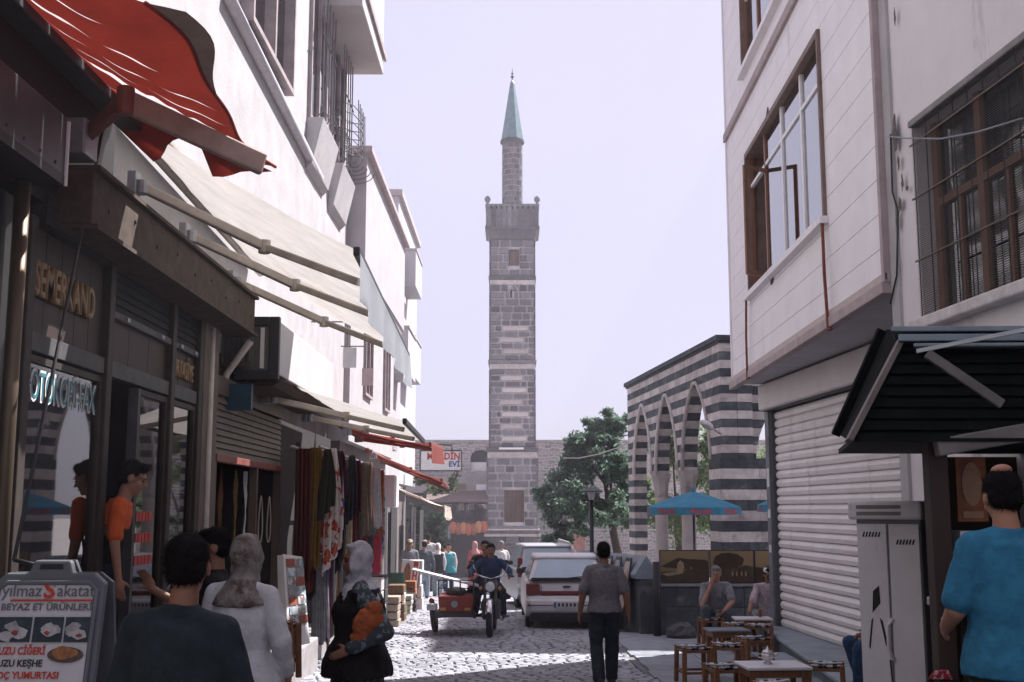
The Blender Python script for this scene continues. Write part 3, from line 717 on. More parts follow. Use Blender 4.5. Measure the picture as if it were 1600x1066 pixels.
awning('low_red_awning', 'low brownish red awning frame beyond the textile stall', (-2.75, 22.0, 2.75), (-2.75, 24.5, 2.7), P(690, 750, 23), P(700, 762, 26), redc, [(.05, .1), (.8, .85)], None, arm_mat=redp, housing=False)
awning('pale_awning', 'rolled pale striped awning near the far end of the left row', (-2.8, 26.0, 2.2), (-2.8, 29.0, 2.15), P(693, 792, 26.5), P(703, 795, 29), pattern('pale_stripe', (.6,.5,.44), (.4,.24,.18), 9, .55), [(.1, .1), (.9, .9)], (.28, 3), housing=False)
# ---- near red awning with torn slits
ra = thing('red_awning', 'torn red canvas awning with pointed flaps nearest the camera', 'awning', (-2.85, 6.5, 4.5))
rc2 = M('red_canvas_near', (.27,.03,.018), .85, .2, 2, .2, 60, trans=.16, dirt=((.13,.02,.014), 1.6, .6))
H0, H1 = P(-230, -60, 5.0), P(158, 172, 8.15); H0.x = H1.x = -2.88; H0.z = H1.z
F0, F1 = P(230, -60, 5.6), P(424, 262, 8.1)
F0.z = F1.z+.12
def canvas_pt(u_, t_):
    p = H0.lerp(H1, u_).lerp(F0.lerp(F1, u_), t_)
    p.z -= .10*math.sin(math.pi*t_)*(1-.5*u_)+.008*math.sin(t_*26+u_*4)*(1-t_*.3)*.8; p.x += (.06*math.sin(u_*6.6)+.03*math.sin(u_*13))*t_; return p
def lens(u_, u0, u1, wm):                     # half width of a tear along the cloth
    if not u0 < u_ < u1: return 0.
    s_ = (u_-u0)/(u1-u0); return wm*math.sin(math.pi*s_)**1.4*(.8+.2*math.sin(u_*60))
tears = [(.10, .30, ((.3, .6, .006),)), (.24, .46, ((.12, .45, .013), (.5, .75, .008))), (.36, .60, ((.1, .35, .004), (.4, .62, .005), (.66, .93, .005))), (.45, .70, ((.2, .5, .004), (.55, .95, .005))), (.53, .80, ((.12, 1.04, .048),)), (.70, .93, ((.1, .28, .005),))]
edges = [lambda t_: 0.]
for (ta, tb, ls) in tears:
    edges += [lambda t_, ta=ta, tb=tb, ls=ls: ta+(tb-ta)*t_-sum(lens(t_, *q) for q in ls), lambda t_, ta=ta, tb=tb, ls=ls: ta+(tb-ta)*t_+sum(lens(t_, *q) for q in ls)]
edges.append(lambda t_: 1.)
nt_ = 44
for k in range(0, len(edges), 2):
    lo, hi = edges[k], edges[k+1]; nv = 9; m_ = MB(); vv = [canvas_pt(lo(i/nt_)+(hi(i/nt_)-lo(i/nt_))*j/nv, i/nt_) for i in range(nt_+1) for j in range(nv+1)]
    m_.add(vv, [(i*(nv+1)+j, (i+1)*(nv+1)+j, (i+1)*(nv+1)+j+1, i*(nv+1)+j+1) for i in range(nt_) for j in range(nv)])
    m_.build('canvas_strip', rc2, ra, smooth=True, fix=False)
m_ = MB(); m_.tube([H0-Vector((-.02,0,.02)), H1-Vector((-.02,0,.02))], .075, 14); m_.build('roller', M('red_roll', (.12,.02,.015), .8), ra, smooth=True)
m_ = MB(); m_.bar(H0+Vector((.12,0,-.16)), H1+Vector((.12,-.1,-.16)), .16, .07); m_.build('torsion_bar', dark_metal, ra, bevel=.01)
fb = M('faded_bar', (.36,.25,.2), .6, .2, 5)
el = P(196, 158, 6.9); sh_ = P(134, 212, 7.3); fr = P(412, 258, 7.45)
m_ = MB(); m_.bar(sh_, el, .07, .09); m_.build('arm', redp, ra, bevel=.012)
m_ = MB(); m_.lathe([(.055, -.09), (.055, .09)], el, 12); m_.build('arm_joint', redp, ra, bevel=.01)
m_ = MB(); m_.bar(el, fr, .06, .15); m_.build('forearm', fb, ra, bevel=.015)
m_ = MB(); m_.tube([canvas_pt(i/24, 1.0) for i in range(25)], .012, 6); m_.build('hem', rc2, ra, smooth=True)
m_ = MB(); vv = [canvas_pt(.5*i/12, 1.0+.09*j*(1-i/12)) for i in range(13) for j in range(3)]; m_.add(vv, [(i*3+j, i*3+3+j, i*3+4+j, i*3+1+j) for i in range(12) for j in range(2)]); m_.build('brown_border', fb, ra, smooth=True, fix=False)
m_ = MB(); m_.box(sh_+Vector((-.22,-.14,-.16)), sh_+Vector((.05,.1,.08))); m_.build('bracket', grey_metal, ra, bevel=.015)
for pts in ([(172, 188), (230, 182), (288, 206), (240, 253)], [(306, 210), (350, 232), (424, 266), (332, 276)]):
    m_ = MB(); q4 = [P(u, v, 8.05) for u, v in pts]; n_ = 6; vv = []
    for i in range(n_+1):
        for j in range(n_+1):
            p = q4[0].lerp(q4[1], i/n_).lerp(q4[3].lerp(q4[2], i/n_), j/n_); p.y += .04*math.sin(i*1.4)*j/n_; vv.append(p)
    m_.add(vv, [(i*(n_+1)+j, (i+1)*(n_+1)+j, (i+1)*(n_+1)+j+1, i*(n_+1)+j+1) for i in range(n_) for j in range(n_)]); m_.build('flap', rc2, ra, smooth=True, fix=False)
m_ = MB(); m_.box((-3.1, 2.5, 3.55), (-2.93, 8.2, H1.z-.02)); m_.build('backing_board', black, ra)
# crank rod hanging from its bracket
rod = thing('crank_rod', 'thin dark awning crank rod hanging in front of the shop window', 'rod', P(70, 700, 7.0))
a_, b_ = P(160, 205, 7.6), P(22, 875, 6.2)
m_ = MB(); m_.tube([a_, a_.lerp(b_, .5), b_], .011, 8); m_.build('rod', dark_metal, rod, smooth=True)
m_ = MB(); m_.tube([a_+Vector((.03*math.sin(t), 0, .05+.05*math.cos(t))) for t in [i*math.pi/6 for i in range(11)]], .009, 6); m_.build('hook', grey_metal, rod, smooth=True)
m_ = MB(); d_ = (b_-a_).normalized(); m_.tube([b_, b_+Vector((.14,0,-.03)), b_+Vector((.15,0,-.2))], .012, 8); m_.build('handle', dark_metal, rod, smooth=True)
# near sign box and pipe at the left edge
nb = thing('sign_box', 'dark metal sign box with riveted silver edge under the red awning', 'sign box', (-2.75, 5.5, 3.4))
pb = P(100, 290, 6.7)
m_ = MB(); m_.box((-2.95, 3.0, pb.z), (pb.x, pb.y, pb.z+.06)); m_.build('bottom', black, nb)
m_ = MB(); m_.box((-2.95, 3.0, pb.z+.06), (pb.x, pb.y, pb.z+.42)); m_.build('face', M('riveted_sheet', (.07,.07,.075), .4, .2, 4, .05, metal=.5), nb, bevel=.008)
m_ = MB(); m_.box((pb.x-.004, pb.y, pb.z), (pb.x+.012, pb.y+.02, pb.z+.4)); m_.build('end_trim', white_p, nb)
for k in range(8):
    m_ = MB(); m_.lathe([(.012, 0), (.008, .008)], (pb.x+.0, pb.y-.15-k*.22, pb.z+.1), 8, axis=(1,0,0)); m_.build('rivet', dark_metal, nb)
m_ = MB(); m_.tube([(PX(10, 700, -2.9)+Vector((0, 0, z-1.9))) for z in (.2, 2.0, 3.6)], .045, 14)
tag(m_.build('downpipe', M('brass_pipe', (.12,.09,.06), .45, .15, 3, metal=.6), smooth=True), 'brass coloured vertical pipe at the left picture edge', 'pipe')

# ---- second shop: leather goods with half lowered shutter
s2 = thing('dark_shop', 'dim shop with half lowered brown shutter between stationery shop and textile stall', 'shop', (FX, 13, 0))
yA, yB = y4+.06, LY(437)
m_ = MB(); m_.box((-5.5, yA, -.6), (FX-.02, yB, -.05)); m_.build('floor', concrete, s2)
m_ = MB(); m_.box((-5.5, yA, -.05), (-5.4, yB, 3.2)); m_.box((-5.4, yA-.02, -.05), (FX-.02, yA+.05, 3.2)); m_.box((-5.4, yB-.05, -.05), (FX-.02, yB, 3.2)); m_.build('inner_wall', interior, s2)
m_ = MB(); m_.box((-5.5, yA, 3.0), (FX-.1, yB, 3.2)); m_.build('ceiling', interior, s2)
for yy in (yA+.03, LY(400), yB-.04):
    m_ = MB(); m_.box((FX-.06, yy-.04, -.4), (FX+.03, yy+.04, 2.16)); m_.build('post', M('brown_post', (.1,.075,.06), .6), s2, bevel=.006)
slat_t = M('shutter_slat_tan', (.12,.1,.085), .6, .2, 5, .05)
for k in range(9):
    z = 2.2+k*.065; p_ = MB(); p_.hexa([(FX-.02, yA, z), (FX+.02, yA, z), (FX+.02, yB, z), (FX-.02, yB, z), (FX-.02, yA, z+.06), (FX+.0, yA, z+.06), (FX+.0, yB, z+.06), (FX-.02, yB, z+.06)]); p_.build('shutter_slat', slat_t, s2)
m_ = MB(); m_.box((FX-.03, yA, 2.12), (FX+.05, yB, 2.195)); m_.build('shutter_bar', redp, s2, bevel=.006)
m_ = MB(); m_.box((FX-.2, yA, 2.8), (FX+.03, yB, 3.0)); m_.build('shutter_box', M('brown_post'), s2, bevel=.01)
for k, (yy, mt) in enumerate(((12.1, M('brown_cloth', (.13,.06,.03), .9, .3)), (12.5, gold), (12.9, M('brown_cloth')), (13.6, M('ochre_cloth', (.25,.15,.05), .9, .3)), (14.1, paper))):
    m_ = MB(); vv = []; 
    for i in range(8):
        for j in range(6): vv.append((-3.25+.02*math.sin(i+j*2+k), yy+.12*j/5*(.6+.4*i/7)+.02*math.sin(i*.8), 2.1-.14*i))
    m_.add(vv, [(i*6+j, i*6+6+j, i*6+7+j, i*6+1+j) for i in range(7) for j in range(5)]); m_.build('hung_item', mt, s2, smooth=True, fix=False)
cord = M('pale_cord', (.33,.28,.24), .8)
for k, (u, v) in enumerate(((420, 812), (407, 812))):
    c_ = PX(u, v, -2.93); lp = []
    for i in range(20):
        t = 2*math.pi*i/20; lp.append(c_+Vector((0, .10*math.sin(t)*(1-.45*math.cos(t)), .27*math.cos(t))))
    m_ = MB(); m_.tube(lp, .009, 6, close=True); tag(m_.build('cord_loop', cord, smooth=True), ['pale cord loop hanging on the right of the dark doorway', 'dim cord loop hanging deeper in the dark doorway'][k], 'cord', 'cord loops')
# lightbox sign projecting over shop two
lb = thing('light_box', 'long white light box sign with dark frame under the large awning', 'sign', (-2.75, 14, 3.05))
q = P(435, 560, 12.3); yL0, yL1 = 12.3, PX(520, 600, q.x).y
m_ = MB(); m_.box((FX, yL0+.03, 3.08), (q.x, yL1, 3.66)); m_.build('case', M('box_white', (.5,.49,.49), .6, .06, 2), lb, bevel=.01)
m_ = MB()
for (x0, x1, z0, z1) in ((FX+.02, FX+.09, 3.02, 3.7), (q.x-.1, q.x+.012, 3.02, 3.7), (FX+.09, q.x-.1, 3.02, 3.12), (FX+.09, q.x-.1, 3.6, 3.7)): m_.box((x0, yL0-.05, z0), (x1, yL0+.028, z1))
m_.build('end_frame', dark_metal, lb, bevel=.008)
m_ = MB(); m_.box((FX+.09, yL0-.02, 3.12), (q.x-.1, yL0+.02, 3.6)); m_.build('end_panel', M('grey_panel', (.1,.1,.1), .6), lb)
m_ = MB(); m_.box((q.x-.19, yL0-.045, 3.14), (q.x-.15, yL0-.02, 3.58)); m_.build('tube_lamp', M('tube_white', (.6,.58,.56), .5), lb)
m_ = MB(); m_.hexa([(FX, yL0+.1, 2.96), (q.x-.08, yL0+.1, 2.96), (q.x-.08, yL1, 2.96), (FX, yL1, 2.96), (FX, yL0+.1, 3.02), (q.x+.03, yL0+.1, 3.02), (q.x+.03, yL1, 3.02), (FX, yL1, 3.02)]); m_.build('bottom_rail', wood_d, lb)
bs = P(345, 600, 12.05); b2 = P(392, 641, 12.05)
m_ = MB(); m_.box((bs.x, 12.05, b2.z), (b2.x, 12.12, bs.z)); tag(m_.build('blue_plate', M('blue_plate', (.02,.06,.1), .5)), 'small dark blue plate under the light box', 'plate')
vg = thing('vent_grille', 'small louvred vent beside the light box end', 'vent', P(372, 560, 12.1))
c0, c1 = P(345, 515, 12.1), P(392, 572, 12.1)
m_ = MB(); m_.box((c0.x, 12.14, c1.z), (c1.x, 12.18, c0.z)); m_.build('back', M('brown_post'), vg)
for k in range(6):
    x = c0.x+(c1.x-c0.x)*(k+.5)/6; m_ = MB(); m_.box((x-.012, 12.1, c1.z+.05), (x+.012, 12.139, c0.z-.05)); m_.build('slat', alu, vg)
m_ = MB(); m_.tube([P(392, 533, 12), P(372, 560, 12), P(354, 585, 12), P(347, 615, 12), P(342, 640, 12), P(328, 641, 12.05)], .035, 10)
tag(m_.build('flue_pipe', M('pipe_white', (.5,.46,.42), .5, .15), smooth=True), 'bent pale flue pipe beside the blue plate', 'pipe')
dp = MB(); p0, p1 = PX(331, 560, -2.93), PX(331, 950, -2.93); dp.tube([(p0.x, p0.y, -.4), (p0.x, p0.y, 3.4)], .03, 10)
tag(dp.build('drain_pipe', M('pipe_white'), smooth=True), 'narrow grey drain pipe between the two left shops', 'pipe')

# ---- upper storeys, first building
sunw = plaster_w
b1 = thing('white_house', 'white plastered house with barred windows above the left awnings', 'house', (-4.5, 10, 3.4))
WX = -3.12; YE = 21.2
m_ = MB(); m_.box((-9, -8, 3.3), (WX, YE, 12.5)); m_.build('wall', sunw, b1)
m_ = MB(); m_.box((-9, yB+.3, -.8), (-3.4, YE, 3.28)); m_.build('ground_floor_wall', M('shop_wall', (.16,.14,.13), .9, .25, 2), b1)
m_ = MB(); m_.box((-9, -8, -.3), (-3.3, 3.8, 3.28)); m_.build('near_wall', M('shop_wall'), b1)
p0, p1 = PX(352, -8, WX+.03), PX(497, 278, WX+.03); p0.x = p1.x = WX+.04
m_ = MB(); m_.tube([(WX+.05, p0.y, p0.z), (WX+.05, p1.y, p1.z)], .075, 10); m_.build('conduit', M('conduit_grey', (.48,.47,.5), .6, .12), b1, smooth=True)
curt = M('brown_reveal', (.34,.29,.29), .8, .2, 4)
def lwin(y0, y1_, z0, z1, bars=0, reveal=.12, sill=True, nm='window'):
    m_ = MB(); m_.box((WX+.002, y0, z0), (WX+.012, y1_, z1)); w_ = m_.build(nm, glass('dark_glass', (.25,.3,.33), .12), b1)
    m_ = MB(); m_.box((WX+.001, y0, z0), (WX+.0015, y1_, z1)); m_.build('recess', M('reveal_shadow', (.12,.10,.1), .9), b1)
    m_ = MB(); t = .07
    for (p, q, r_, s_) in ((y0-t, y0, z0-t, z1+t), (y1_, y1_+t, z0-t, z1+t), (y0, y1_, z0-t, z0), (y0, y1_, z1, z1+t), ((y0+y1_)/2-.04, (y0+y1_)/2+.04, z0, z1)): m_.box((WX+.0, p, r_), (WX+reveal, q, s_))
    m_.build('window_frame', curt, b1)
    if sill:
        m_ = MB(); m_.box((WX, y0-.12, z0-.18), (WX+.22, y1_+.12, z0-.072)); m_.build('sill', sunw, b1, bevel=.01)
    if bars:
        for k in range(bars):
            yy = y0+(y1_-y0)*(k+.5)/bars; m_ = MB(); m_.tube([(WX+.13, yy, z0), (WX+.2, yy, z0+.1), (WX+.2, yy, z1)], .012, 6); m_.build('bar', M('iron_grey', (.16,.15,.16), .6), b1)
        for k in range(3):
            zz = z0+.15+(z1-z0-.3)*k/2; m_ = MB(); m_.tube([(WX+.21, y0, zz), (WX+.21, y1_, zz)], .012, 6); m_.build('bar', M('iron_grey'), b1)
w0, w1 = PX(376, 60, WX), PX(440, 140, WX)
lwin(w0.y, w1.y, w1.z, w1.z+2.2, 0, .16, False)
for (u0, u1, vb) in ((481, 505, 178), (515, 533, 250)):
    q0, q1 = PX(u0, vb, WX), PX(u1, vb, WX); zb_ = q0.z
    lwin(q0.y, q1.y, zb_, zb_+2.6, 5, .06, False)
    m_ = MB(); m_.hexa([(WX, q0.y-.1, zb_-.9), (WX+.1, q0.y-.1, zb_-.8), (WX+.1, q1.y+.1, zb_-.8), (WX, q1.y+.1, zb_-.9), (WX, q0.y-.1, zb_-.08), (WX+.26, q0.y-.1, zb_-.08), (WX+.26, q1.y+.1, zb_-.08), (WX, q1.y+.1, zb_-.08)]); m_.build('flower_box', sunw, b1, bevel=.015)
q = P(590, 88, 19.7)
m_ = MB(); m_.box((WX-.4, 17.6, q.z), (q.x, 20.6, q.z+2.4)); m_.build('bay', M('bay_cream', (.46,.43,.42), .85, .08, 2), b1, bevel=.02)
m_ = MB(); m_.box((q.x, 17.5, q.z+.3), (q.x+.05, 20.7, q.z+.42)); m_.build('bay_trim', curt, b1)
# tangle of wire and a bulging iron grille
ir = M('iron_grey')
gr = thing('iron_grille', 'bulging iron grille and wires at the far end of the white house', 'grille', (-2.9, 21, 6.5))
g0, g1 = P(512, 175, 20.0), P(560, 240, 21.2)
for k in range(9):
    t = k/8; m_ = MB(); a_ = P(482+20*t, 60+30*t, 17.6+.3*t); b_ = P(545+8*t, 215+28*t, 20.8+.2*t); md = a_.lerp(b_, .5)+Vector((.05, 0, -.25-.05*k)); m_.tube([a_, a_.lerp(md, .5)+Vector((0,0,-.05)), md, md.lerp(b_, .5)+Vector((0,0,-.04)), b_], .009, 5); m_.build('wire', ir, gr)
for k in range(6):
    m_ = MB(); z = P(520, 175+13*k, 20.2).z; m_.tube([(WX+.02, 19.6, z), (WX+.3, 19.7, z-.06), (WX+.42, 20.2, z-.1), (WX+.3, 20.7, z-.06), (WX+.02, 20.8, z)], .01, 5); m_.build('hoop', ir, gr)
for k in range(5):
    m_ = MB(); y = 19.75+.22*k; m_.tube([(WX+.38, y, P(520, 170, 20.2).z), (WX+.4, y, P(520, 245, 20.2).z)], .01, 5); m_.build('bar', ir, gr)
# ---- second house, with balcony
b2h = thing('balcony_house', 'pale house with jutting balcony beyond the white house', 'house', (-4, 25, 3))
X2 = -2.78; zt2 = P(560, 243, 21.4).z
m_ = MB(); m_.box((-8, 21.4, 2.9), (X2-.25, 29.3, zt2-2.2)); m_.build('lower_wall', sunw, b2h)
m_ = MB(); m_.box((-8, 21.35, zt2-2.2), (X2, 29.3, zt2)); m_.build('upper_wall', M('pinkish_plaster', (.42,.4,.41), .85, .08, 2), b2h)
m_ = MB(); m_.box((-8, 21.45, -.9), (-3.2, 29.3, 2.9)); m_.build('shop_wall', M('shop_wall'), b2h)
m_ = MB(); m_.box((-8.1, 21.2, zt2), (X2+.12, 29.4, zt2+.14)); m_.build('cornice', M('cornice_brown', (.42,.37,.37), .8, .15), b2h, bevel=.02)
m_ = MB(); m_.hexa([(X2-.25, 21.4, zt2-2.9), (X2-.24, 21.4, zt2-2.9), (X2-.24, 29.2, zt2-2.9), (X2-.25, 29.2, zt2-2.9), (X2-.25, 21.4, zt2-2.21), (X2-.02, 21.4, zt2-2.21), (X2-.02, 29.2, zt2-2.21), (X2-.25, 29.2, zt2-2.21)]); m_.build('corbel', sunw, b2h)
for k in range(6):
    r_ = .08+.075*k; c_ = Vector((-3.12+.08, 21.3, zt2-.1)); m_ = MB(); m_.tube([c_+Vector((r_*math.sin(t)*.9, 0, -r_*(1.1-math.cos(t)*.0)*abs(math.cos(t*.6)))) for t in [math.pi*(-.5+i/10*1.0) for i in range(11)]], .01, 5); m_.build('scroll_bar', ir, b2h)
for (y0, y1_) in ((23.4, 24.5), (27.0, 28.0)):
    for (z0, z1, xx) in ((4.0, 5.4, X2-.25),):
        m_ = MB(); m_.box((xx, y0, z0), (xx+.012, y1_, z1)); m_.build('window', glass('dark_glass'), b2h)
        m_ = MB()
        for (p, q, r_, s_) in ((y0-.06, y0, z0-.06, z1+.06), (y1_, y1_+.06, z0-.06, z1+.06), (y0, y1_, z0-.06, z0), (y0, y1_, z1, z1+.06), ((y0+y1_)/2-.03, (y0+y1_)/2+.03, z0, z1)): m_.box((xx, p, r_), (xx+.06, q, s_))
        m_.build('window_frame', curt, b2h)
# hanging shop signs on that facade
for k, (u, v, Y) in enumerate(((553, 560, 17.0), (580, 590, 20.0))):
    p = P(u, v, Y); t = thing('hanging_sign', ['small square hanging sign under the large awning corner', 'pinkish hanging sign further along behind the awning'][k], 'sign', p)
    m_ = MB(); m_.box((p.x-.16, p.y-.02, p.z-.14), (p.x+.04, p.y+.02, p.z+.16)); m_.build('plate', [M('sign_grey', (.5,.48,.5), .7), M('sign_pink', (.46,.38,.39), .7)][k], t)
    m_ = MB(); m_.tube([(p.x-.1, p.y, p.z+.16), (p.x-.1, p.y, p.z+.55)], .012, 6); m_.tube([(p.x-.1, p.y, p.z+.55), (FX, p.y, p.z+.55)], .012, 6); m_.build('bracket', ir, t)
# ---- third and fourth house, hazy
for (nm, lab, X_, ya_, yb_, zt_, mt) in (('flat_roof_house', 'plain pale house beyond the balcony house', -3.25, 29.5, 33.4, 7.6, sunw), ('tall_house', 'tall hazy white house farthest along the left row', -3.4, 33.6, 40.5, P(648, 340, 36.2).z, M('far_plaster', (.45,.44,.46), .85, .06, 1))):
    t = thing(nm, lab, 'house', (X_, ya_, G(ya_)))
    m_ = MB(); m_.box((-9, ya_, 2.4), (X_, yb_, zt_)); m_.build('wall', mt, t)
    m_ = MB(); m_.box((-9, ya_+.05, G(yb_)-.3), (X_-.3, yb_-.05, 2.4)); m_.build('shop_wall', M('shop_wall'), t)
    m_ = MB(); m_.box((-9.1, ya_-.1, zt_), (X_+.12, yb_+.1, zt_+.18)); m_.build('cornice', M('cornice_brown'), t)
    for fl in range(int((zt_-3)/2.6)):
        for k in range(1 if nm == 'flat_roof_house' else 0):
            y0 = ya_+.7+k*(yb_-ya_-1)/3; z0 = 3.3+fl*2.6
            m_ = MB(); m_.box((X_, y0, z0), (X_+.012, y0+.9, z0+1.3)); w_ = m_.build('window', glass('dark_glass'), t)
            m_ = MB(); m_.box((X_, y0-.08, z0-.12), (X_+.15, y0+.98, z0-.002)); m_.build('sill', curt, t)
for k, (xa, ya_, yb_, z0, z1) in enumerate(((-2.75, 30.2, 32.6, 5.2, 6.4), (-2.95, 34.6, 37.0, 5.6, 6.8), (-2.95, 34.6, 37.0, 8.4, 9.5))):
    t = thing('balcony', ['solid white balcony on the plain pale house', 'lower white balcony on the tall hazy house', 'upper white balcony on the tall hazy house'][k], 'balcony', (xa, ya_, z0), 'balconies of the far left houses')
    m_ = MB(); m_.box((-3.45, ya_, z0), (xa, yb_, z0+.15)); m_.build('slab', M('far_plaster'), t)
    m_ = MB(); m_.box((xa-.1, ya_, z0+.151), (xa, yb_, z1)); m_.box((-3.45, ya_, z0+.151), (xa-.1, ya_+.1, z1)); m_.build('parapet', M('far_plaster'), t)
    m_ = MB(); m_.box((-3.45, ya_-.03, z1+.002), (xa+.03, ya_+.12, z1+.06)); m_.box((xa-.12, ya_+.121, z1+.002), (xa+.03, yb_, z1+.06)); m_.build('rail', M('cornice_brown'), t)
# stone steps in front of the left shops
st = M('step_stone', (.33,.31,.31), .85, .2, 4, .3, 30, dirt=((.18,.17,.17), 2.5, .6))
for k, (x0, x1, y0, y1_, z) in enumerate(((-3.0, -2.52, 12.4, 15.4, .0), (-3.4, -2.75, 15.5, 17.8, -.12), (-3.0, -2.45, 7.6, 12.3, .08), (-3.3, -2.9, 17.9, 21.0, -.2))):
    m_ = MB(); m_.box((x0, y0, G(y1_)-.15), (x1, y1_, z)); o = m_.build('stone_step', st, bevel=.02)
    tag(o, ['worn stone step in front of the dim shop', 'second stone step at the textile stall', 'raised stone step along the stationery shop', 'low stone step beyond the textile stall'][k], 'step', 'stone steps on the left')
# ================================================================== right side of the street
OX, OK_ = 3.185, .025                     # jettied upper storey: X = OX + OK_*Y
def O(u, v): return PL(u, v, OX, OK_)
def OP(Y, z, off=0.): return Vector((OX+OK_*Y+off, Y, z))
YN, YFR = O(1386, 440).y, 19.0
ZB = 3.7
clad = M('white_cladding', (.78,.75,.77), .55, .05, 2, .05, 40, dirt=((.56,.52,.52), 2.2, .6), dstretch=(1,1,.2))
trimp = M('mauve_trim', (.38,.31,.31), .7, .15, 4)
ob = thing('jettied_house', 'pale clad house with jutting upper floors and rusty rods above the closed shutter', 'house', (4.2, 15, 0))
w1 = (O(1171, 400).y, O(1291, 300).y, O(1172, 462).z, O(1170, 236).z)     # far y, near y, z0, z1
w2z = O(1160, 120).z; w2 = (O(1160, 60).y, O(1222, 0).y-1.2, w2z, w2z+1.7)
ztr = O(1138, 210).z                                                        # moulding between the floors
wins = [w1, w2]
bh = .335; z = ZB+.02; k = 0
def obox(y0, y1, z0, z1, o0, o1, nm, mat, par=ob, bevel=0):
    m_ = MB(); m_.hexa([OP(y0, z0, o0), OP(y0, z0, o1), OP(y1, z0, o1), OP(y1, z0, o0), OP(y0, z1, o0), OP(y0, z1, o1), OP(y1, z1, o1), OP(y1, z1, o0)])
    return m_.build(nm, mat, par, bevel=bevel)
while z < 10.6:
    z1_ = z+bh
    spans = [(YN, YFR)]
    for (yf_, yn_, za, zb) in wins:
        if z1_ > za and z < zb:
            ns = []
            for (p, q) in spans:
                if q <= yn_ or p >= yf_: ns.append((p, q))
                else:
                    if p < yn_: ns.append((p, yn_))
                    if q > yf_: ns.append((yf_, q))
            spans = ns
    for (p, q) in spans:
        if q-p > .02: obox(p, q, z+.002, z1_-.002, 0, .03, 'cladding_board', clad, bevel=.005)
    # infill above / below an opening where a board is only partly cut
    for (yf_, yn_, za, zb) in wins:
        if z < za < z1_: obox(yn_, yf_, z+.002, za, 0, .03, 'cladding_board', clad)
        if z < zb < z1_: obox(yn_, yf_, zb, z1_-.002, 0, .03, 'cladding_board', clad)
    z = z1_
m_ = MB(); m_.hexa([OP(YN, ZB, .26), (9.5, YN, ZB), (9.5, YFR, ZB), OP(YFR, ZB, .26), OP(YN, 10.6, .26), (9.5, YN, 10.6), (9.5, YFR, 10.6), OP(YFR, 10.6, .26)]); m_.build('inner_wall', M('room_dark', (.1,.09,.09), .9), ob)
obox(YN, YN+.03, ZB, 10.6, .03, 6.0, 'end_wall', plaster_r); obox(YFR-.03, YFR, ZB, 10.6, .03, 5.5, 'end_wall', plaster_r)
obox(YN-.02, YFR+.02, 10.7, 10.85, -.12, .4, 'parapet', clad)
obox(YN-.03, YN+.05, ZB, 10.7, -.035, .029, 'corner_trim', trimp); obox(YFR-.06, YFR+.02, ZB, 10.7, -.02, .029, 'corner_trim', clad)
obox(YN-.03, YFR+.02, ZB-.1, ZB+.015, -.06, .05, 'bottom_trim', trimp, bevel=.01); obox(YN-.03, YFR+.02, ZB+.02, ZB+.1, -.03, .0, 'bottom_trim', M('trim_pale', (.5,.42,.4), .7, .1), bevel=.008)
obox(YN-.03, YFR+.02, ztr-.07, ztr+.07, -.05, -.001, 'floor_moulding', trimp, bevel=.01)
for (yf_, yn_, za, zb), nm in ((w1, 'a'), (w2, 'b')):
    for (p, q, r_, s_) in ((yn_, yn_+.06, za, zb), (yf_-.06, yf_, za, zb), (yn_+.06, yf_-.06, zb-.08, zb)): obox(p, q, r_, s_, -.04, .25, 'window_reveal', M('reveal_brown', (.2,.14,.12), .7, .2, 5))
    obox(yn_-.06, yf_+.06, za-.08, za, -.1, .25, 'sill', clad)
    n = 4; wframe = M('window_white', (.76,.75,.77), .4, .05); yy0, yy1 = yn_+.06, yf_-.06
    for k in range(n+1):
        y = yy0+(yy1-yy0)*k/n; obox(y-.035, y+.035, za, zb-.08, .03, .09, 'mullion', wframe if k not in (3, 4) else M('mullion_brown', (.22,.11,.07), .5))
    for k in range(n): obox(yy0+(yy1-yy0)*k/n+.035, yy0+(yy1-yy0)*(k+1)/n-.035, zb-.55, zb-.5, .035, .085, 'transom_bar', wframe)
    for k in range(n):
        if k == 3 and nm == 'a': continue                                    # this sash stands open
        obox(yy0+(yy1-yy0)*k/n+.035, yy0+(yy1-yy0)*(k+1)/n-.035, za, zb-.1, .056, .06, 'pane', glass('sky_glass', (.7,.75,.8), .35))
        obox(yy0+(yy1-yy0)*k/n+.04, yy0+(yy1-yy0)*(k+1)/n-.04, za, zb-.1, .075, .08, 'curtain', M('curtain_white', (.66,.66,.72), .9, .1, 6, stretch=(1,8,1)))
    if nm == 'a':
        y = yy0+(yy1-yy0)*3/n; m_ = MB()
        for (p, q, r_, s_) in ((0, .5, za+.02, za+.08), (0, .5, zb-.65, zb-.6), (0, .05, za+.08, zb-.65), (.45, .5, za+.08, zb-.65)):
            a_, b_ = OP(y, r_, .12), OP(y-.25, r_, -.32); m_.bar(a_.lerp(b_, p*2)+Vector((0,0,(s_-r_)/2)), a_.lerp(b_, q*2)+Vector((0,0,(s_-r_)/2)), .035, s_-r_)
        m_.build('open_sash', M('mullion_brown'), ob)
for (u0, v0, u1, v1) in ((1293, 343, 1303, 516), (1172, 463, 1174, 592)):
    a_, b_ = O(u0, v0), O(u1, v1); m_ = MB(); m_.tube([a_+Vector((-.06,0,0)), (a_+b_)/2+Vector((-.07,0,0)), b_+Vector((-.06,0,0))], .018, 8); m_.tube([b_+Vector((-.06,0,0)), b_+Vector((-.06,-.12,0))], .016, 8); m_.tube([a_+Vector((-.06,0,0)), a_+Vector((.02,0,.0))], .02, 8); m_.build('rusty_rod', M('rust_red', (.2,.06,.04), .8, .3, 20), ob)
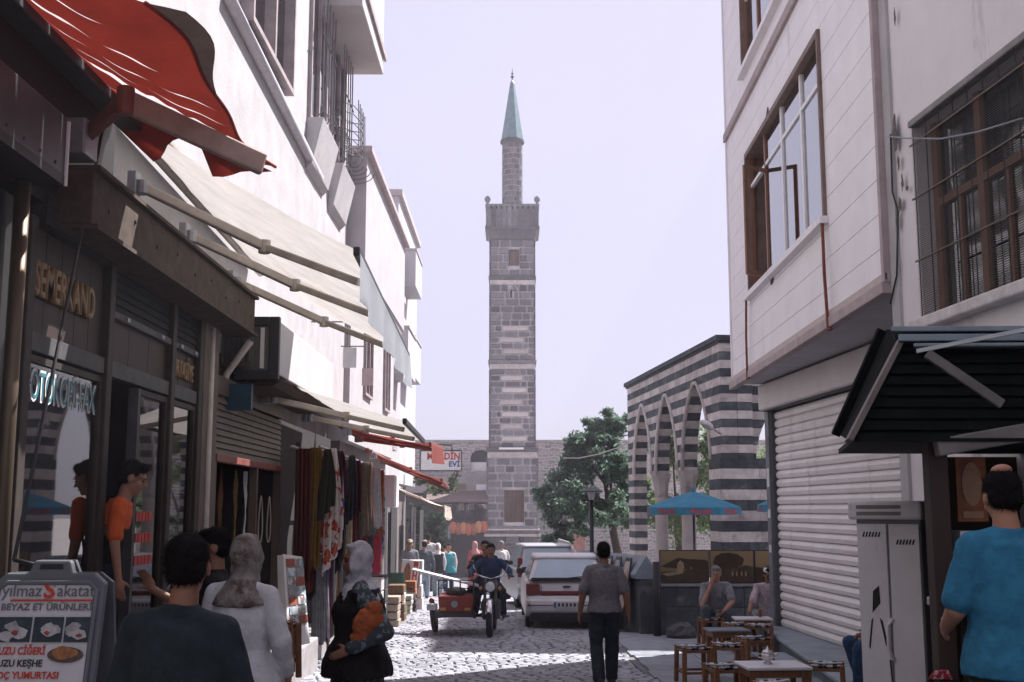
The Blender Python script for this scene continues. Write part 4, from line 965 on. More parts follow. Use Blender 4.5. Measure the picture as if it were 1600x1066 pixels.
# dark patches of damage at the sill
for (u, v, s_) in ((1207, 437, .12), (1200, 180, .14)):
    p = O(u, v); m_ = MB(); rr = random.Random(u); pts = [p+Vector((-.004, s_*math.cos(t)*rr.uniform(.5, 1), s_*math.sin(t)*rr.uniform(.4, .9))) for t in [2*math.pi*i/12 for i in range(12)]]
    m_.slab(pts, (-.003, 0, 0)); m_.build('chipped_patch', M('soot', (.06,.055,.055), .9), ob)
# ---- ground floor wall with the roller shutter
WX0, WK = 5.52, -.0667
def Wp(Y, z, off=0.): return Vector((WX0+WK*Y+off, Y, z))
def wbox(y0, y1, z0, z1, o0, o1, nm, mat, par, bevel=0):
    m_ = MB(); m_.hexa([Wp(y0, z0, o0), Wp(y0, z0, o1), Wp(y1, z0, o1), Wp(y1, z0, o0), Wp(y0, z1, o0), Wp(y0, z1, o1), Wp(y1, z1, o1), Wp(y1, z1, o0)])
    return m_.build(nm, mat, par, bevel=bevel)
wbox(10.45, 19, -.3, ZB-.02, .16, 4, 'ground_floor_wall', plaster_r, ob)
m_ = MB(); m_.slab([OP(YN, ZB-.012, .0), OP(YFR, ZB-.012, .0), (6.2, YFR, ZB-.012), (6.2, YN, ZB-.012)], (0,0,.01)); m_.build('soffit', M('soffit_grey', (.42,.41,.43), .9, .1, 2), ob)
YS0, YS1 = 13.45, 18.75
rs_ = thing('roller_shutter', 'wide closed white roller shutter of horizontal slats on the right', 'shutter', Wp(16, -.2))
shw = M('shutter_white', (.74,.71,.71), .45, .06, 2, .04, 40, dirt=((.52,.48,.46), 2.4, .56), dstretch=(1,1,.25))
zs0, zs1, NSL = -.2, 3.22, 25; h = (zs1-zs0)/NSL
for k in range(NSL):
    z0 = zs0+k*h; m_ = MB(); prof = [(0, .05), (.1, .015), (.5, .0), (.8, .018), (.97, .05)]
    m_.loft([[Wp(y, z0+t*h, d) for t, d in prof]+[Wp(y, z0+.97*h, .08), Wp(y, z0, .08)] for y in (YS0, YS1)]); m_.build('slat', shw, rs_)
wbox(YS0, YS1, zs0-.06, zs0-.002, -.01, .06, 'bottom_bar', dark_metal, rs_)
wbox(YS0-.45, YS1+.2, 3.24, 3.66, -.2, .12, 'housing', M('housing_white', (.62,.58,.57), .6, .06, 2), rs_, .03)
wbox(YS0-.45, YS1+.2, 3.225, 3.236, -.12, .12, 'housing_seal', dark_metal, rs_)
for y in (YS0-.06, YS1+.0):
    wbox(y, y+.06, zs0, 3.22, -.05, .07, 'guide_rail', alu, rs_)
wbox(YS1+.07, 19.02, -.25, 3.22, -.08, .159, 'stone_jamb', M('jamb_stone', (.17,.18,.2), .7, .25, 4, .2), ob)
for (zz, hh) in ((2.0, .3), (1.5, .14), (.95, .12)):
    wbox(YS1+.1, YS1+.22, zz, zz+hh, -.086, -.081, 'sticker', paper, ob)
wbox(YS0-.2, YS0-.075, -.25, 3.22, -.04, .159, 'drain_pipe', M('pipe_tan', (.3,.25,.22), .7, .2), ob, .02)
# ---- stone platform in front
pf = thing('stone_platform', 'grey stone platform running along the foot of the white shutter', 'platform', (4.1, 15, -.5))
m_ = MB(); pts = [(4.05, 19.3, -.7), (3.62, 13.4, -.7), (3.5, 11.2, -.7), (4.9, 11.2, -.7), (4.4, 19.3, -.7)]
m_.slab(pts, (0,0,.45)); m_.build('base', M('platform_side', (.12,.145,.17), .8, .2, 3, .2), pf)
tops = [19.32, 17.6, 15.9, 14.3, 12.8, 11.15]
def pfx(Y): return 4.05+(Y-19.3)*(.43/5.9)
for a_, b_ in zip(tops, tops[1:]):
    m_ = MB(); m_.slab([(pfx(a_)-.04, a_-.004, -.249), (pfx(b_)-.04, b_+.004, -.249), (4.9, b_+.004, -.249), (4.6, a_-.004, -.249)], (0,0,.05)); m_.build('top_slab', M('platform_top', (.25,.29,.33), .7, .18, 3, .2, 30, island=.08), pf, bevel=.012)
m_ = MB(); m_.box((3.3, 14.6, G(15)), (3.78, 16.4, G(15)+.12)); tag(m_.build('stone_slab', M('platform_top'), bevel=.015), 'loose flat stone slab on the pavement beside the platform', 'slab')
# ---- neighbouring house with the barred window
HX, HK = 4.36, -.083
def Hh(u, v): return PL(u, v, HX, HK)
def HP(Y, z, off=0.): return Vector((HX+HK*Y+off, Y, z))
hb = thing('barred_window_house', 'plain plastered house with a large brown window behind wire mesh', 'house', (4.5, 5, 0))
def hbox(y0, y1, z0, z1, o0, o1, nm, mat, bevel=0):
    m_ = MB(); m_.hexa([HP(y0, z0, o0), HP(y0, z0, o1), HP(y1, z0, o1), HP(y1, z0, o0), HP(y0, z1, o0), HP(y0, z1, o1), HP(y1, z1, o1), HP(y1, z1, o0)])
    return m_.build(nm, mat, hb, bevel=bevel)
q0 = Hh(1428, 200); q1 = Hh(1446, 500); wy1 = q0.y; wz1 = q0.z; wz0 = q1.z; wy0 = wy1-3.3
for (a_, b_, c_, d_) in ((-7, wy0, -.2, 10.7), (wy1, 10.33, -.2, 10.7), (wy0, wy1, -.2, wz0), (wy0, wy1, wz1, 10.7)): hbox(a_, b_, c_, d_, 0, .3, 'wall', plaster_r)
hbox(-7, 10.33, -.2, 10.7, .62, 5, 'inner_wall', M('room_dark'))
hbox(10.2, 10.36, -.2, 10.7, -.03, .0, 'corner_strip', plaster_w)
hbox(wy0-.1, wy1+.05, wz0-.1, wz0, -.12, .3, 'sill', M('sill_chalky', (.6,.57,.56), .9, .15, 6, .3), .015)
hbox(wy0-.05, wy1+.02, wz1, wz1+.06, -.05, .05, 'lintel_edge', M('lintel_grey', (.25,.24,.24), .9, .2), .01)
wbr = M('window_brown', (.2,.095,.055), .6, .2, 8)
nm_ = 4
for k in range(nm_+1):
    y = wy1-.1-k*(wy1-wy0-.2)/nm_; hbox(y-.05, y+.05, wz0, wz1, .12, .2, 'window_frame', wbr)
    if k < nm_:
        y2_ = y-(wy1-wy0-.2)/nm_
        hbox(y2_+.05, y-.05, wz0+.002, wz1, .155, .16, 'pane', glass('dark_glass')); hbox(y2_+.05, y-.05, wz1-.75, wz1-.68, .12, .2, 'window_rail', wbr); hbox(y2_+.05, y-.05, wz0+.01, wz0+.09, .12, .2, 'window_rail', wbr)
        hbox((y+y2_)/2-.025, (y+y2_)/2+.025, wz0+.09, wz1-.75, .13, .19, 'casement_bar', wbr)
        hbox(y2_+.15, y2_+.33, wz0, wz1, .3, .32, 'curtain', M('curtain_grey', (.13,.15,.18), .9, .15, 5))
mesh_m = M('mesh_wire', (.05,.05,.05), .6)
n = 90; m_ = MB()
for k in range(n):
    z = wz0+(wz1-wz0)*(k+.5)/n; a_, b_ = HP(wy0, z, -.03), HP(wy1-.01, z, -.03); m_.bar(a_, b_, .004, .0045)
stuff(m_.build('mesh_wires', mesh_m, hb))
for k in range(13):
    y = wy1-.02-k*.25; m_ = MB(); m_.tube([HP(y, wz0, -.02), HP(y, wz1, -.02)], .006, 5); m_.build('bar', mesh_m, hb)
for zz in (.3, .62, .9):
    z = wz0+(wz1-wz0)*zz; m_ = MB(); m_.tube([HP(wy0, z, -.045), HP(wy1, z, -.045)], .009, 5); m_.build('bar', M('iron_rust', (.16,.13,.11), .8), hb)
peel = M('peeled_plaster', (.13,.12,.10), .95, .3, 20)
for k, (u, v, a_, b_) in enumerate(((1384, 205, .06, .2), (1410, 255, .035, .09), (1416, 285, .03, .1), (1412, 320, .05, .08), (1374, 25, .03, .09), (1424, 295, .04, .03), (1408, 345, .03, .12))):
    p = Hh(u, v) if u > 1400 else Hh(1404, v); rr = random.Random(k); m_ = MB()
    m_.slab([HP(p.y, p.z, -.034)+Vector((0, a_*math.cos(t)*rr.uniform(.4, 1.2), b_*math.sin(t)*rr.uniform(.4, 1.2))) for t in [2*math.pi*i/14 for i in range(14)]], (-.003, 0, 0)); m_.build('peeled_patch', peel, hb)
# slack cables stapled to the wall
def cable(name, label, pts, r_=.008, mat=None):
    m_ = MB(); m_.tube(pts, r_, 6); tag(m_.build(name, mat or M('grey_cable', (.22,.24,.27), .6), smooth=True), label, 'cable')
cable('wall_cable', 'thin grey cable drooping across the barred window', [Hh(1402, 213)+Vector((-.08,0,0)), Hh(1430, 216)+Vector((-.1,0,0)), Hh(1490, 217)+Vector((-.1,0,0)), Hh(1550, 206)+Vector((-.1,0,0)), Hh(1620, 185)+Vector((-.1,0,0))])
cable('drop_cable', 'dark cable running down the pale wall edge beside the barred window', [Hh(1400, 210)+Vector((-.05,0,0)), Hh(1402, 300)+Vector((-.045,0,0)), Hh(1411, 330)+Vector((-.045,0,0)), Hh(1409, 430)+Vector((-.045,0,0)), Hh(1400, 475)+Vector((-.05,0,0))], .009, dark_metal)

# ------------------------------------------------------------------ kiosk
ki = thing('kiosk', 'dark kiosk with boarded skirt roof and metal sheet top on the right', 'kiosk', (3.0, 7.2, 0))
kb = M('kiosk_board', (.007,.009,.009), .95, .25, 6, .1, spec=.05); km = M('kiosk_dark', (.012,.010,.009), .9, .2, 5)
bl, tl = P(1330, 690, 6.45), P(1411, 533, 6.75); zb_, zt_ = bl.z, tl.z
n = 9
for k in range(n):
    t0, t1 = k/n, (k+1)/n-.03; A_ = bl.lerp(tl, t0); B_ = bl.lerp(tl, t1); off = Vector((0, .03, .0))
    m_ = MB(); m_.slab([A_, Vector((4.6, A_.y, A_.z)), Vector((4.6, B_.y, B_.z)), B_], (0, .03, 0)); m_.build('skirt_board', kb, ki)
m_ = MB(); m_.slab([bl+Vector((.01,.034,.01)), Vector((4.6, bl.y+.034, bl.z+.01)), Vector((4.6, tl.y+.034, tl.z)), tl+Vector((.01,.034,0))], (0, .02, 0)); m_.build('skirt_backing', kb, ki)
bl2, tl2 = P(1312, 680, 7.9), P(1385, 515, 7.7)
m_ = MB(); m_.slab([bl+Vector((-.004,0,0)), bl2, tl2, tl+Vector((-.004,0,0))], (.03, 0, 0)); m_.build('side_skirt', kb, ki)
m_ = MB(); m_.bar(bl+Vector((-.02,-.02,0)), tl+Vector((-.02,-.02,0)), .03, .05, up=(0,1,0)); m_.build('corner_batten', M('kiosk_trim', (.13,.11,.10), .6, .2), ki)
m_ = MB(); m_.bar(bl2+Vector((-.03,0,0)), tl2+Vector((-.03,0,0)), .05, .06, up=(0,1,0)); m_.build('corner_batten', kb, ki)
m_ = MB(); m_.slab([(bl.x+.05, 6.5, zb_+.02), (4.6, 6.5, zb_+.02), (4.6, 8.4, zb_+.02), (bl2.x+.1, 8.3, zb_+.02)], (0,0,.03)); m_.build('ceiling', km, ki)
sheet_m = M('zinc_sheet', (.2,.25,.28), .5, .15, 4, .05, metal=.3)
a_ = P(1392, 512, 6.7); 
for k, (dz, dy, hh, x0) in enumerate(((0, 0, .045, a_.x), (-.055, -.03, .06, a_.x+.03), (-.11, -.08, .03, a_.x+.1))):
    m_ = MB(); m_.slab([(x0, a_.y+dy, a_.z+dz-hh/2), (4.7, a_.y+dy-.02*k, a_.z+dz-hh/2+.01), (4.7, 8.6, a_.z+dz-hh/2+.05), (x0*8.6/6.6+.05, 8.6, a_.z+dz-hh/2+.05)], (0,0,hh*.7)); m_.build('roof_sheet', sheet_m, ki, bevel=.006)
m_ = MB(); m_.bar(P(1432, 549, 6.4), P(1640, 508, 6.2), .03, .022); m_.build('sheet_edge', M('edge_bright', (.4,.43,.45), .5, .1), ki)
m_ = MB(); m_.bar(P(1448, 552, 6.38), P(1566, 632, 6.38), .03, .055); m_.build('brace', M('brace_grey', (.13,.125,.12), .7, .2), ki, bevel=.006)
m_ = MB(); m_.bar(P(1462, 700, 6.5), P(1680, 662, 6.5), .08, .1); m_.build('lintel_beam', M('beam_grey', (.15,.14,.13), .8, .25, 5, .2), ki, bevel=.01)
pl, pr = P(1456, 800, 6.6).x, P(1486, 800, 6.6).x
m_ = MB(); m_.box((pl, 6.6, -.05), (pr, 6.72, zb_+.02)); m_.build('corner_post', M('post_brown', (.035,.02,.016), .6, .2, 6), ki, bevel=.008)
m_ = MB(); ks = pl*8.4/6.6+.08; m_.slab([(pl+.02, 6.73, -.05), (pl+.06, 6.73, -.05), (ks+.04, 8.4, -.05), (ks, 8.4, -.05)], (0, 0, zb_+.05)); m_.build('side_wall', km, ki)
m_ = MB(); m_.box((ks, 8.4, -.05), (4.6, 8.45, zb_)); m_.build('back_wall', M('kiosk_inside', (.05,.03,.02), .8, .3, 3), ki)
m_ = MB(); m_.box((4.5, 6.7, -.05), (4.6, 8.4, zb_)); m_.build('side_wall', km, ki)
cz = P(1475, 945, 6.3).z
m_ = MB(); m_.box((pr-.06, 6.25, cz-.05), (4.5, 6.9, cz)); m_.build('counter', M('counter_grey', (.4,.4,.42), .5, .1), ki, bevel=.008)
for k in range(6):
    m_ = MB(); m_.box((pr+.01+.25*k, 6.55, -.05), (pr+.245+.25*k, 6.58, cz-.055)); m_.build('front_board', km, ki)
p0, p1 = P(1492, 715, 6.9), P(1545, 815, 6.9)
m_ = MB(); m_.box((p0.x, 6.9, p1.z), (p1.x, 6.91, p0.z)); m_.build('poster', M('poster_amber', (.22,.07,.02), .6, .3, 8), ki)
m_ = MB(); c_ = (p0+p1)/2; m_.slab([c_+Vector((.06*math.cos(t), -.008, .03+.13*math.sin(t))) for t in [2*math.pi*i/18 for i in range(18)]], (0,.002,0)); m_.build('poster_oval', M('poster_pale', (.3,.18,.11), .7, .2, 10), ki)
m_ = MB(); m_.box((p0.x+.03, 6.895, p1.z+.02), (p1.x-.03, 6.899, p1.z+.06)); m_.build('poster_strip', M('poster_pale'), ki)
p0 = P(1500, 830, 6.8); m_ = MB(); m_.box((p0.x, 6.8, cz), (p0.x+.2, 6.95, p0.z)); m_.build('white_box', paper, ki)
m_ = MB(); m_.hexa([P(1450, 1062, 6.55), P(1490, 1062, 6.55), P(1490, 1062, 6.75), P(1450, 1062, 6.75), P(1458, 1048, 6.55), P(1482, 1046, 6.55), P(1482, 1046, 6.75), P(1458, 1048, 6.75)]); 
bag = m_.build('plastic_bag', pattern('bag_red', (.25,.02,.03), (.5,.3,.32), 30, .56), bevel=.01); tag(bag, 'crumpled red and white bag at the kiosk foot', 'bag')
m_ = MB(); m_.slab([(pl, 6.5, -.3), (4.6, 6.5, -.3), (4.6, 8.6, -.3), (ks, 8.6, -.3)], (0, 0, .249)); m_.build('base', concrete, ki)

# ------------------------------------------------------------------ utility cabinet, turned towards the street
cab = thing('utility_cabinet', 'scuffed pale grey two door utility cabinet beside the kiosk', 'cabinet', (0,0,0), local=True)
cab['_local'] = 1
cl = P(1340, 900, 8.3); cr_ = P(1441, 900, 8.02)
ang = math.atan2(cr_.y-cl.y, cr_.x-cl.x); W_ = (cr_-cl).length
cab.location = (cl.x, cl.y, 0); cab.rotation_euler = (0, 0, ang)
ctz = P(1390, 812, 8.2).z; ct2 = P(1390, 783, 8.2).z
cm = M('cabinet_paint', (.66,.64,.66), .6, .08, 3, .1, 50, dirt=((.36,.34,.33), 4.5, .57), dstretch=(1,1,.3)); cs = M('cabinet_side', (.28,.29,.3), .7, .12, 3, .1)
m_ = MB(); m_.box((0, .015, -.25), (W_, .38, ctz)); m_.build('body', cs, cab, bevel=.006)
for k in range(2):
    m_ = MB(); m_.box((.01+k*W_/2, -.008, -.2), (W_/2*(k+1)-.006, .013, ctz-.03)); d_ = m_.build('door', cm, cab, bevel=.005)
    for j in range(6):
        m_ = MB(); x = .05+k*(W_/2+.01)+j*.022; z = ctz-.12-.05*k; m_.hexa([(x, -.0115, z), (x+.012, -.0115, z), (x+.012, -.0085, z), (x, -.0085, z), (x+.012, -.0115, z+.035), (x+.022, -.0115, z+.035), (x+.022, -.0085, z+.035), (x+.012, -.0085, z+.035)]); m_.build('vent_slot', black, d_)
m_ = MB(); m_.box((-.04, -.05, ctz), (W_+.03, .42, ct2)); m_.build('cornice', cm, cab, bevel=.02)
for j in range(9):
    for r_ in range(2):
        m_ = MB(); x = .03+j*(W_-.14)/9; m_.box((x, -.054, ctz+.03+r_*.045), (x+.035, -.049, ctz+.055+r_*.045)); m_.build('louvre', M('louvre_shadow', (.2,.19,.19), .8), cab)
m_ = MB(); x = W_/2-.03
m_.tube([(x+.05, -.03, .62), (x+.02, -.05, .7), (x+.02, -.05, .85), (x+.05, -.02, .9)], .012, 8); m_.build('handle', cm, cab, smooth=True)
for k, pts in enumerate(([(.10, .93), (.16, 1.0), (.155, 1.12), (.11, 1.08)], [(.09, .88), (.105, .9), (.075, .68), (.065, .7)], [(.15, .9), (.17, .88), (.2, .72), (.185, .71)], [(.205, .62), (.218, .62), (.225, .45), (.215, .45)])):
    m_ = MB(); m_.slab([(x_, -.0105, z_) for x_, z_ in pts], (0, .002, 0)); m_.build('paint_mark', black, cab)

# ------------------------------------------------------------------ low basalt wall with photograph panels
LWY = 20.9
lw = thing('basalt_wall', 'low basalt block wall carrying three sepia photograph panels', 'wall', (3.4, LWY, G(LWY)))
x0, x1 = P(1031, 950, LWY).x, 5.2; zt_ = P(1040, 917, LWY).z; zg = G(LWY)-.1
m_ = MB(); m_.box((x0, LWY+.03, zg), (x1, LWY+.42, zt_-.02)); m_.build('core', M('wall_mortar', (.26,.25,.25), .9, .2, 6), lw)
rows = [(zg, zg+.62, [0, .13, .83, 1.5, 2.2, x1-x0]), (zg+.62, zt_, [0, .06, .3, .68, 1.15, 1.5, 1.95, 2.3, x1-x0])]
for (za, zb, cu) in rows:
    for i, (a_, b_) in enumerate(zip(cu, cu[1:])):
        m_ = MB(); m_.box((x0+a_+.008, LWY-.005*(i % 2), za+.008), (x0+b_-.008, LWY+.2, zb-.008)); m_.build('stone_block', basalt_d, lw, bevel=.008)
m_ = MB(); m_.box((x0-.03, LWY-.03, zt_), (x1, LWY+.45, zt_+.05)); m_.build('coping', M('coping_basalt', (.2,.2,.21), .8, .2, 4, .2), lw, bevel=.012)
sep = M('sepia_paper', (.2,.14,.075), .5, .12, 3); sepd = M('sepia_dark', (.035,.018,.008), .5, .3, 6); sepm = M('sepia_mid', (.05,.033,.016), .5, .35, 9); sepl = M('sepia_light', (.26,.2,.12), .5, .15, 6)
sc_ = LWY/F
for k, (u0, u1) in enumerate(((1033, 1110), (1112, 1181), (1183, 1258))):
    a_, b_ = P(u0, 915, LWY-.1), P(u1, 860, LWY-.1); px0, px1, pz0, pz1 = a_.x, b_.x, zt_+.052, b_.z
    t = thing('photo_panel', ['sepia photograph panel of a dark house on the basalt wall', 'sepia photograph panel with a great dark tree, behind the seated man', 'sepia photograph panel half hidden behind the stone jamb'][k], 'panel', ((px0+px1)/2, LWY, pz0), 'photograph panels on the wall')
    yb_ = LWY+.08
    m_ = MB(); m_.box((px0, yb_, pz0), (px1, yb_+.03, pz1)); m_.build('backing', black, t, bevel=.004)
    fr = .018; m_ = MB(); m_.box((px0+fr, yb_-.004, pz0+fr), (px1-fr, yb_-.001, pz1-fr)); m_.build('print', sep, t)
    W2, H2 = px1-px0-2*fr, pz1-pz0-2*fr
    def flat(pts, mat, nm, d): 
        m_ = MB(); m_.slab([(px0+fr+x*W2, yb_-d, pz0+fr+z*H2) for x, z in pts], (0, .0015, 0)); m_.build(nm, mat, t)
    rr = random.Random(k+4)
    flat([(0,0),(1,0),(1,.42),(.7,.44),(.4,.36),(0,.34)], sepm, 'print_ground', .006)
    if k == 0:
        flat([(0,.5),(.36,.78),(.62,.74),(.95,.72),(1,.66),(1,.42),(.6,.4),(.5,.42),(.1,.48)], sepd, 'print_house', .008); flat([(.34,.42),(.36,.62),(.42,.7),(.48,.62),(.5,.46),(.46,.34),(.36,.3)], sepl, 'print_light', .010); flat([(0,.28),(.3,.34),(.5,.36),(.45,.28),(.15,.2)], sepl, 'print_path', .009); flat([(.63,.42),(.65,.42),(.65,.5),(.63,.5)], sepl, 'print_window', .010)
    elif k == 1:
        flat([(.42+.36*math.cos(t_)*rr.uniform(.93, 1.05), .68+.27*math.sin(t_)*rr.uniform(.93, 1.05)) for t_ in [2*math.pi*i/28 for i in range(28)]], sepd, 'print_tree', .008); flat([(0,.0),(1,0),(1,.5),(.8,.55),(.55,.42),(.2,.46),(0,.4)], sepm, 'print_field', .0095)
        for j in range(9): x = .45+.05*j+rr.uniform(-.01, .01); flat([(x,.2),(x+.03,.2),(x+.035,.3),(x+.015,.36),(x-.005,.3)], [sepd, sepl][j % 2], 'print_figure', .0115)
    else: flat([(0,.5),(.3,.42),(.7,.3),(1,.28),(1,0),(0,0)], sepd, 'print_hill', .008)
m_ = MB(); c_ = PG = P(1065, 990, 20.3); m_.ell((c_.x, 20.3, G(20.3)+.1), (.28, .22, .2), n=14, m=8)
rk = m_.build('boulder', basalt, smooth=False); tag(rk, 'rough squared boulder at the foot of the basalt wall', 'rock')
for v in rk.data.vertices:
    for ax in range(3): v.co[ax] += rnd.uniform(-.025, .025)
# display wall with pictures leaning on its sloping side
dw = thing('display_wall', 'low stone wall with a gabled coping running towards the square', 'wall', (2.4, 22, G(22)))
n0 = P(1012, 985, 21.2); f0 = P(905, 900, 33); dv = Vector((f0.x-n0.x, f0.y-n0.y, 0)); L = dv.length; dv.normalize(); nv_ = Vector((-dv.y, dv.x, 0))   # nv_ points to the street
zc0, zc1 = P(1012, 905, 21.2).z, P(1012, 868, 21.2).z
slopez = -GS*.9
def DW(s, o, z): return Vector((n0.x, n0.y, 0))+dv*s+nv_*o+Vector((0,0,z+slopez*s))
s = 0.
while s < L:
    l_ = min(1.1, L-s); m_ = MB(); m_.hexa([DW(s+.005, .13, G(21)-.3), DW(s+.005, -.13, G(21)-.3), DW(s+l_-.005, -.13, G(21)-.3), DW(s+l_-.005, .13, G(21)-.3), DW(s+.005, .13, zc0), DW(s+.005, -.13, zc0), DW(s+l_-.005, -.13, zc0), DW(s+l_-.005, .13, zc0)]); m_.build('stone_block', basalt_d, dw, bevel=.01)
    m_ = MB(); pr = [(.2, zc0), (-.2, zc0), (-.22, zc0+.08), (0, zc1), (.22, zc0+.08)]; m_.loft([[DW(s_, o, z) for o, z in pr] for s_ in (s+.003, s+l_-.003)]); m_.build('coping_stone', M('coping_grey', (.21,.25,.3), .75, .2, 4, .25, 30, island=.1), dw, bevel=.012)
    s += 1.1
for k in range(5):
    t = thing('framed_picture', ['pale framed picture leaning at the near end of the display wall', 'second framed picture leaning on the display wall', 'third framed picture leaning on the display wall', 'fourth framed picture leaning on the display wall', 'farthest framed picture leaning on the display wall'][k], 'picture', DW(.5+k*1.3, .3, zc0-.6), 'framed pictures along the display wall')
    s0 = .55+k*1.35; s1_ = s0+.75
    A_, B_, C_, D_ = DW(s0, .36, zc0-.62), DW(s1_, .36, zc0-.62), DW(s1_, .19, zc1-.05), DW(s0, .19, zc1-.05)
    m_ = MB(); m_.slab([A_, B_, C_, D_], -nv_*.02); m_.build('frame', black, t)
    ce = (A_+B_+C_+D_)/4; m_ = MB(); m_.slab([ce+(p-ce)*.86+nv_*.006 for p in (A_, B_, C_, D_)], -nv_*.003); m_.build('print', pattern('print_%d' % (k % 2), [(.5,.42,.38), (.42,.42,.44)][k % 2], [(.3,.14,.1), (.2,.22,.25)][k % 2], 6, .55, .5), t)
bp = P(1026, 985, 20.85); m_ = MB(); m_.tube([(bp.x, 20.7, G(20.7)-.1), (bp.x, 20.7, P(1026, 878, 20.7).z)], .07, 14); tag(m_.build('black_pipe', black, smooth=True), 'thick black upright pipe between the two low walls', 'pipe')
# street lamp on a post
lp = thing('street_lamp', 'dark lamp post with flat lantern in front of the tree', 'street lamp', P(924, 900, 29))
c_ = P(924, 780, 29); gz = G(29)-.05
m_ = MB(); m_.lathe([(.09, gz), (.09, gz+.3), (.055, gz+.4), (.05, c_.z-.02)], (c_.x, 29, 0), 12); m_.build('post', black, lp, smooth=True)
m_ = MB(); m_.lathe([(.06, c_.z-.02), (.11, c_.z+.18)], (c_.x, 29, 0), 6); m_.build('lantern', M('lantern_glass', (.4,.4,.42), .3), lp)
m_ = MB(); m_.lathe([(.3, c_.z+.18), (.3, c_.z+.2), (.1, c_.z+.27), (.02, c_.z+.3)], (c_.x, 29, 0), 16); m_.build('cap', dark_metal, lp)
# cobra head light fixed to the arcade
sl = thing('wall_light', 'pale street light on a short arm fixed to the arcade', 'street lamp', P(1110, 668, 25.9))
a_, b_ = P(1126, 678, 25.95), P(1094, 657, 25.0)
m_ = MB(); m_.tube([a_, a_.lerp(b_, .35)], .025, 8); m_.build('arm', grey_metal, sl)
d_ = (b_-a_).normalized(); q_ = Vector((1,0,0)).rotation_difference(d_).to_matrix(); m_ = MB(); m_.ell(a_.lerp(b_, .7), (.32, .1, .065), q_); m_.build('head', M('lamp_shell', (.62,.62,.62), .4), sl, smooth=True)
m_ = MB(); m_.ell(a_.lerp(b_, .72)-Vector((0,0,.04)), (.2, .075, .05), q_); m_.build('lens', M('lens_grey', (.3,.31,.33), .2), sl, smooth=True)
cable('tree_cable', 'slack cable hanging between tree and arcade', [P(880, 716, 38), P(905, 716, 37.5), P(935, 710, 37), P(965, 700, 36.5), P(983, 690, 36.1)], .018, M('pale_cable', (.4,.38,.38), .7))
# parasols
def parasol(label, c, r_, zt_, ze, Yc):
    t = thing('parasol', label, 'parasol', (c, Yc, G(Yc)), 'blue parasols')
    blue = M('parasol_blue', (.06,.27,.42), .75, .12, 3, .1, 60, trans=.3); n = 8
    for k in range(n):
        a0, a1 = 2*math.pi*(k+.5)/n, 2*math.pi*(k+1.5)/n; m_ = MB(); vv = []
        for i in range(5):
            f_ = i/4; 
            for j in range(4):
                a = a0+(a1-a0)*j/3; rr_ = r_*f_*(1-.06*math.sin(math.pi*j/3)*f_); vv.append((c+rr_*math.cos(a), Yc+rr_*math.sin(a), zt_+(ze-zt_)*(f_**1.25)-.02*math.sin(math.pi*j/3)*f_))
        m_.add(vv, [(i*4+j, i*4+4+j, i*4+5+j, i*4+1+j) for i in range(4) for j in range(3)]); m_.build('canopy_panel', blue, t, smooth=True, fix=False)
        e0, e1 = Vector((c+r_*math.cos(a0), Yc+r_*math.sin(a0), ze)), Vector((c+r_*math.cos(a1), Yc+r_*math.sin(a1), ze)); m_ = MB()
        m_.quad(e0, e1, e1+Vector((0,0,-.14)), e0+Vector((0,0,-.14))); m_.build('valance', blue, t, fix=False)
        nn = Vector((math.cos((a0+a1)/2), math.sin((a0+a1)/2), 0))
        if nn.y < .1:
            x_ = (e1-e0).normalized(); mid = (e0+e1)/2+nn*.006
            text('Panda', M('valance_red', (.5,.06,.05), .6), mid-x_*.2+Vector((0,0,-.115)), x_, (0,0,1), width=.4, height=.1, parent=t, ext=0, bold=.03, shear=.15)
        m_ = MB(); m_.tube([(c, Yc, zt_-.25), (c+r_*.55*math.cos(a0), Yc+r_*.55*math.sin(a0), zt_+(ze-zt_)*.47-.03)], .01, 5); m_.build('strut', alu, t)
    m_ = MB(); m_.tube([(c, Yc, G(Yc)), (c, Yc, zt_+.05)], .022, 10); m_.build('pole', alu, t, smooth=True)
    m_ = MB(); m_.lathe([(.28, G(Yc)-.02), (.28, G(Yc)+.08), (.05, G(Yc)+.12)], (c, Yc, 0), 16); m_.build('base', concrete, t)
    m_ = MB(); m_.lathe([(.04, zt_), (.03, zt_+.06), (.005, zt_+.09)], (c, Yc, 0), 8); m_.build('cap', blue, t)
c_ = P(1083, 768, 22.6); e_ = P(1083, 793, 22.6)
parasol('blue parasol with red valance lettering in front of the arcade columns', c_.x, .93, c_.z, e_.z, 22.6)
parasol('blue parasol mostly hidden behind the shutter jamb', P(1184, 790, 22.7).x+.92, .93, c_.z+.05, e_.z+.05, 22.7)
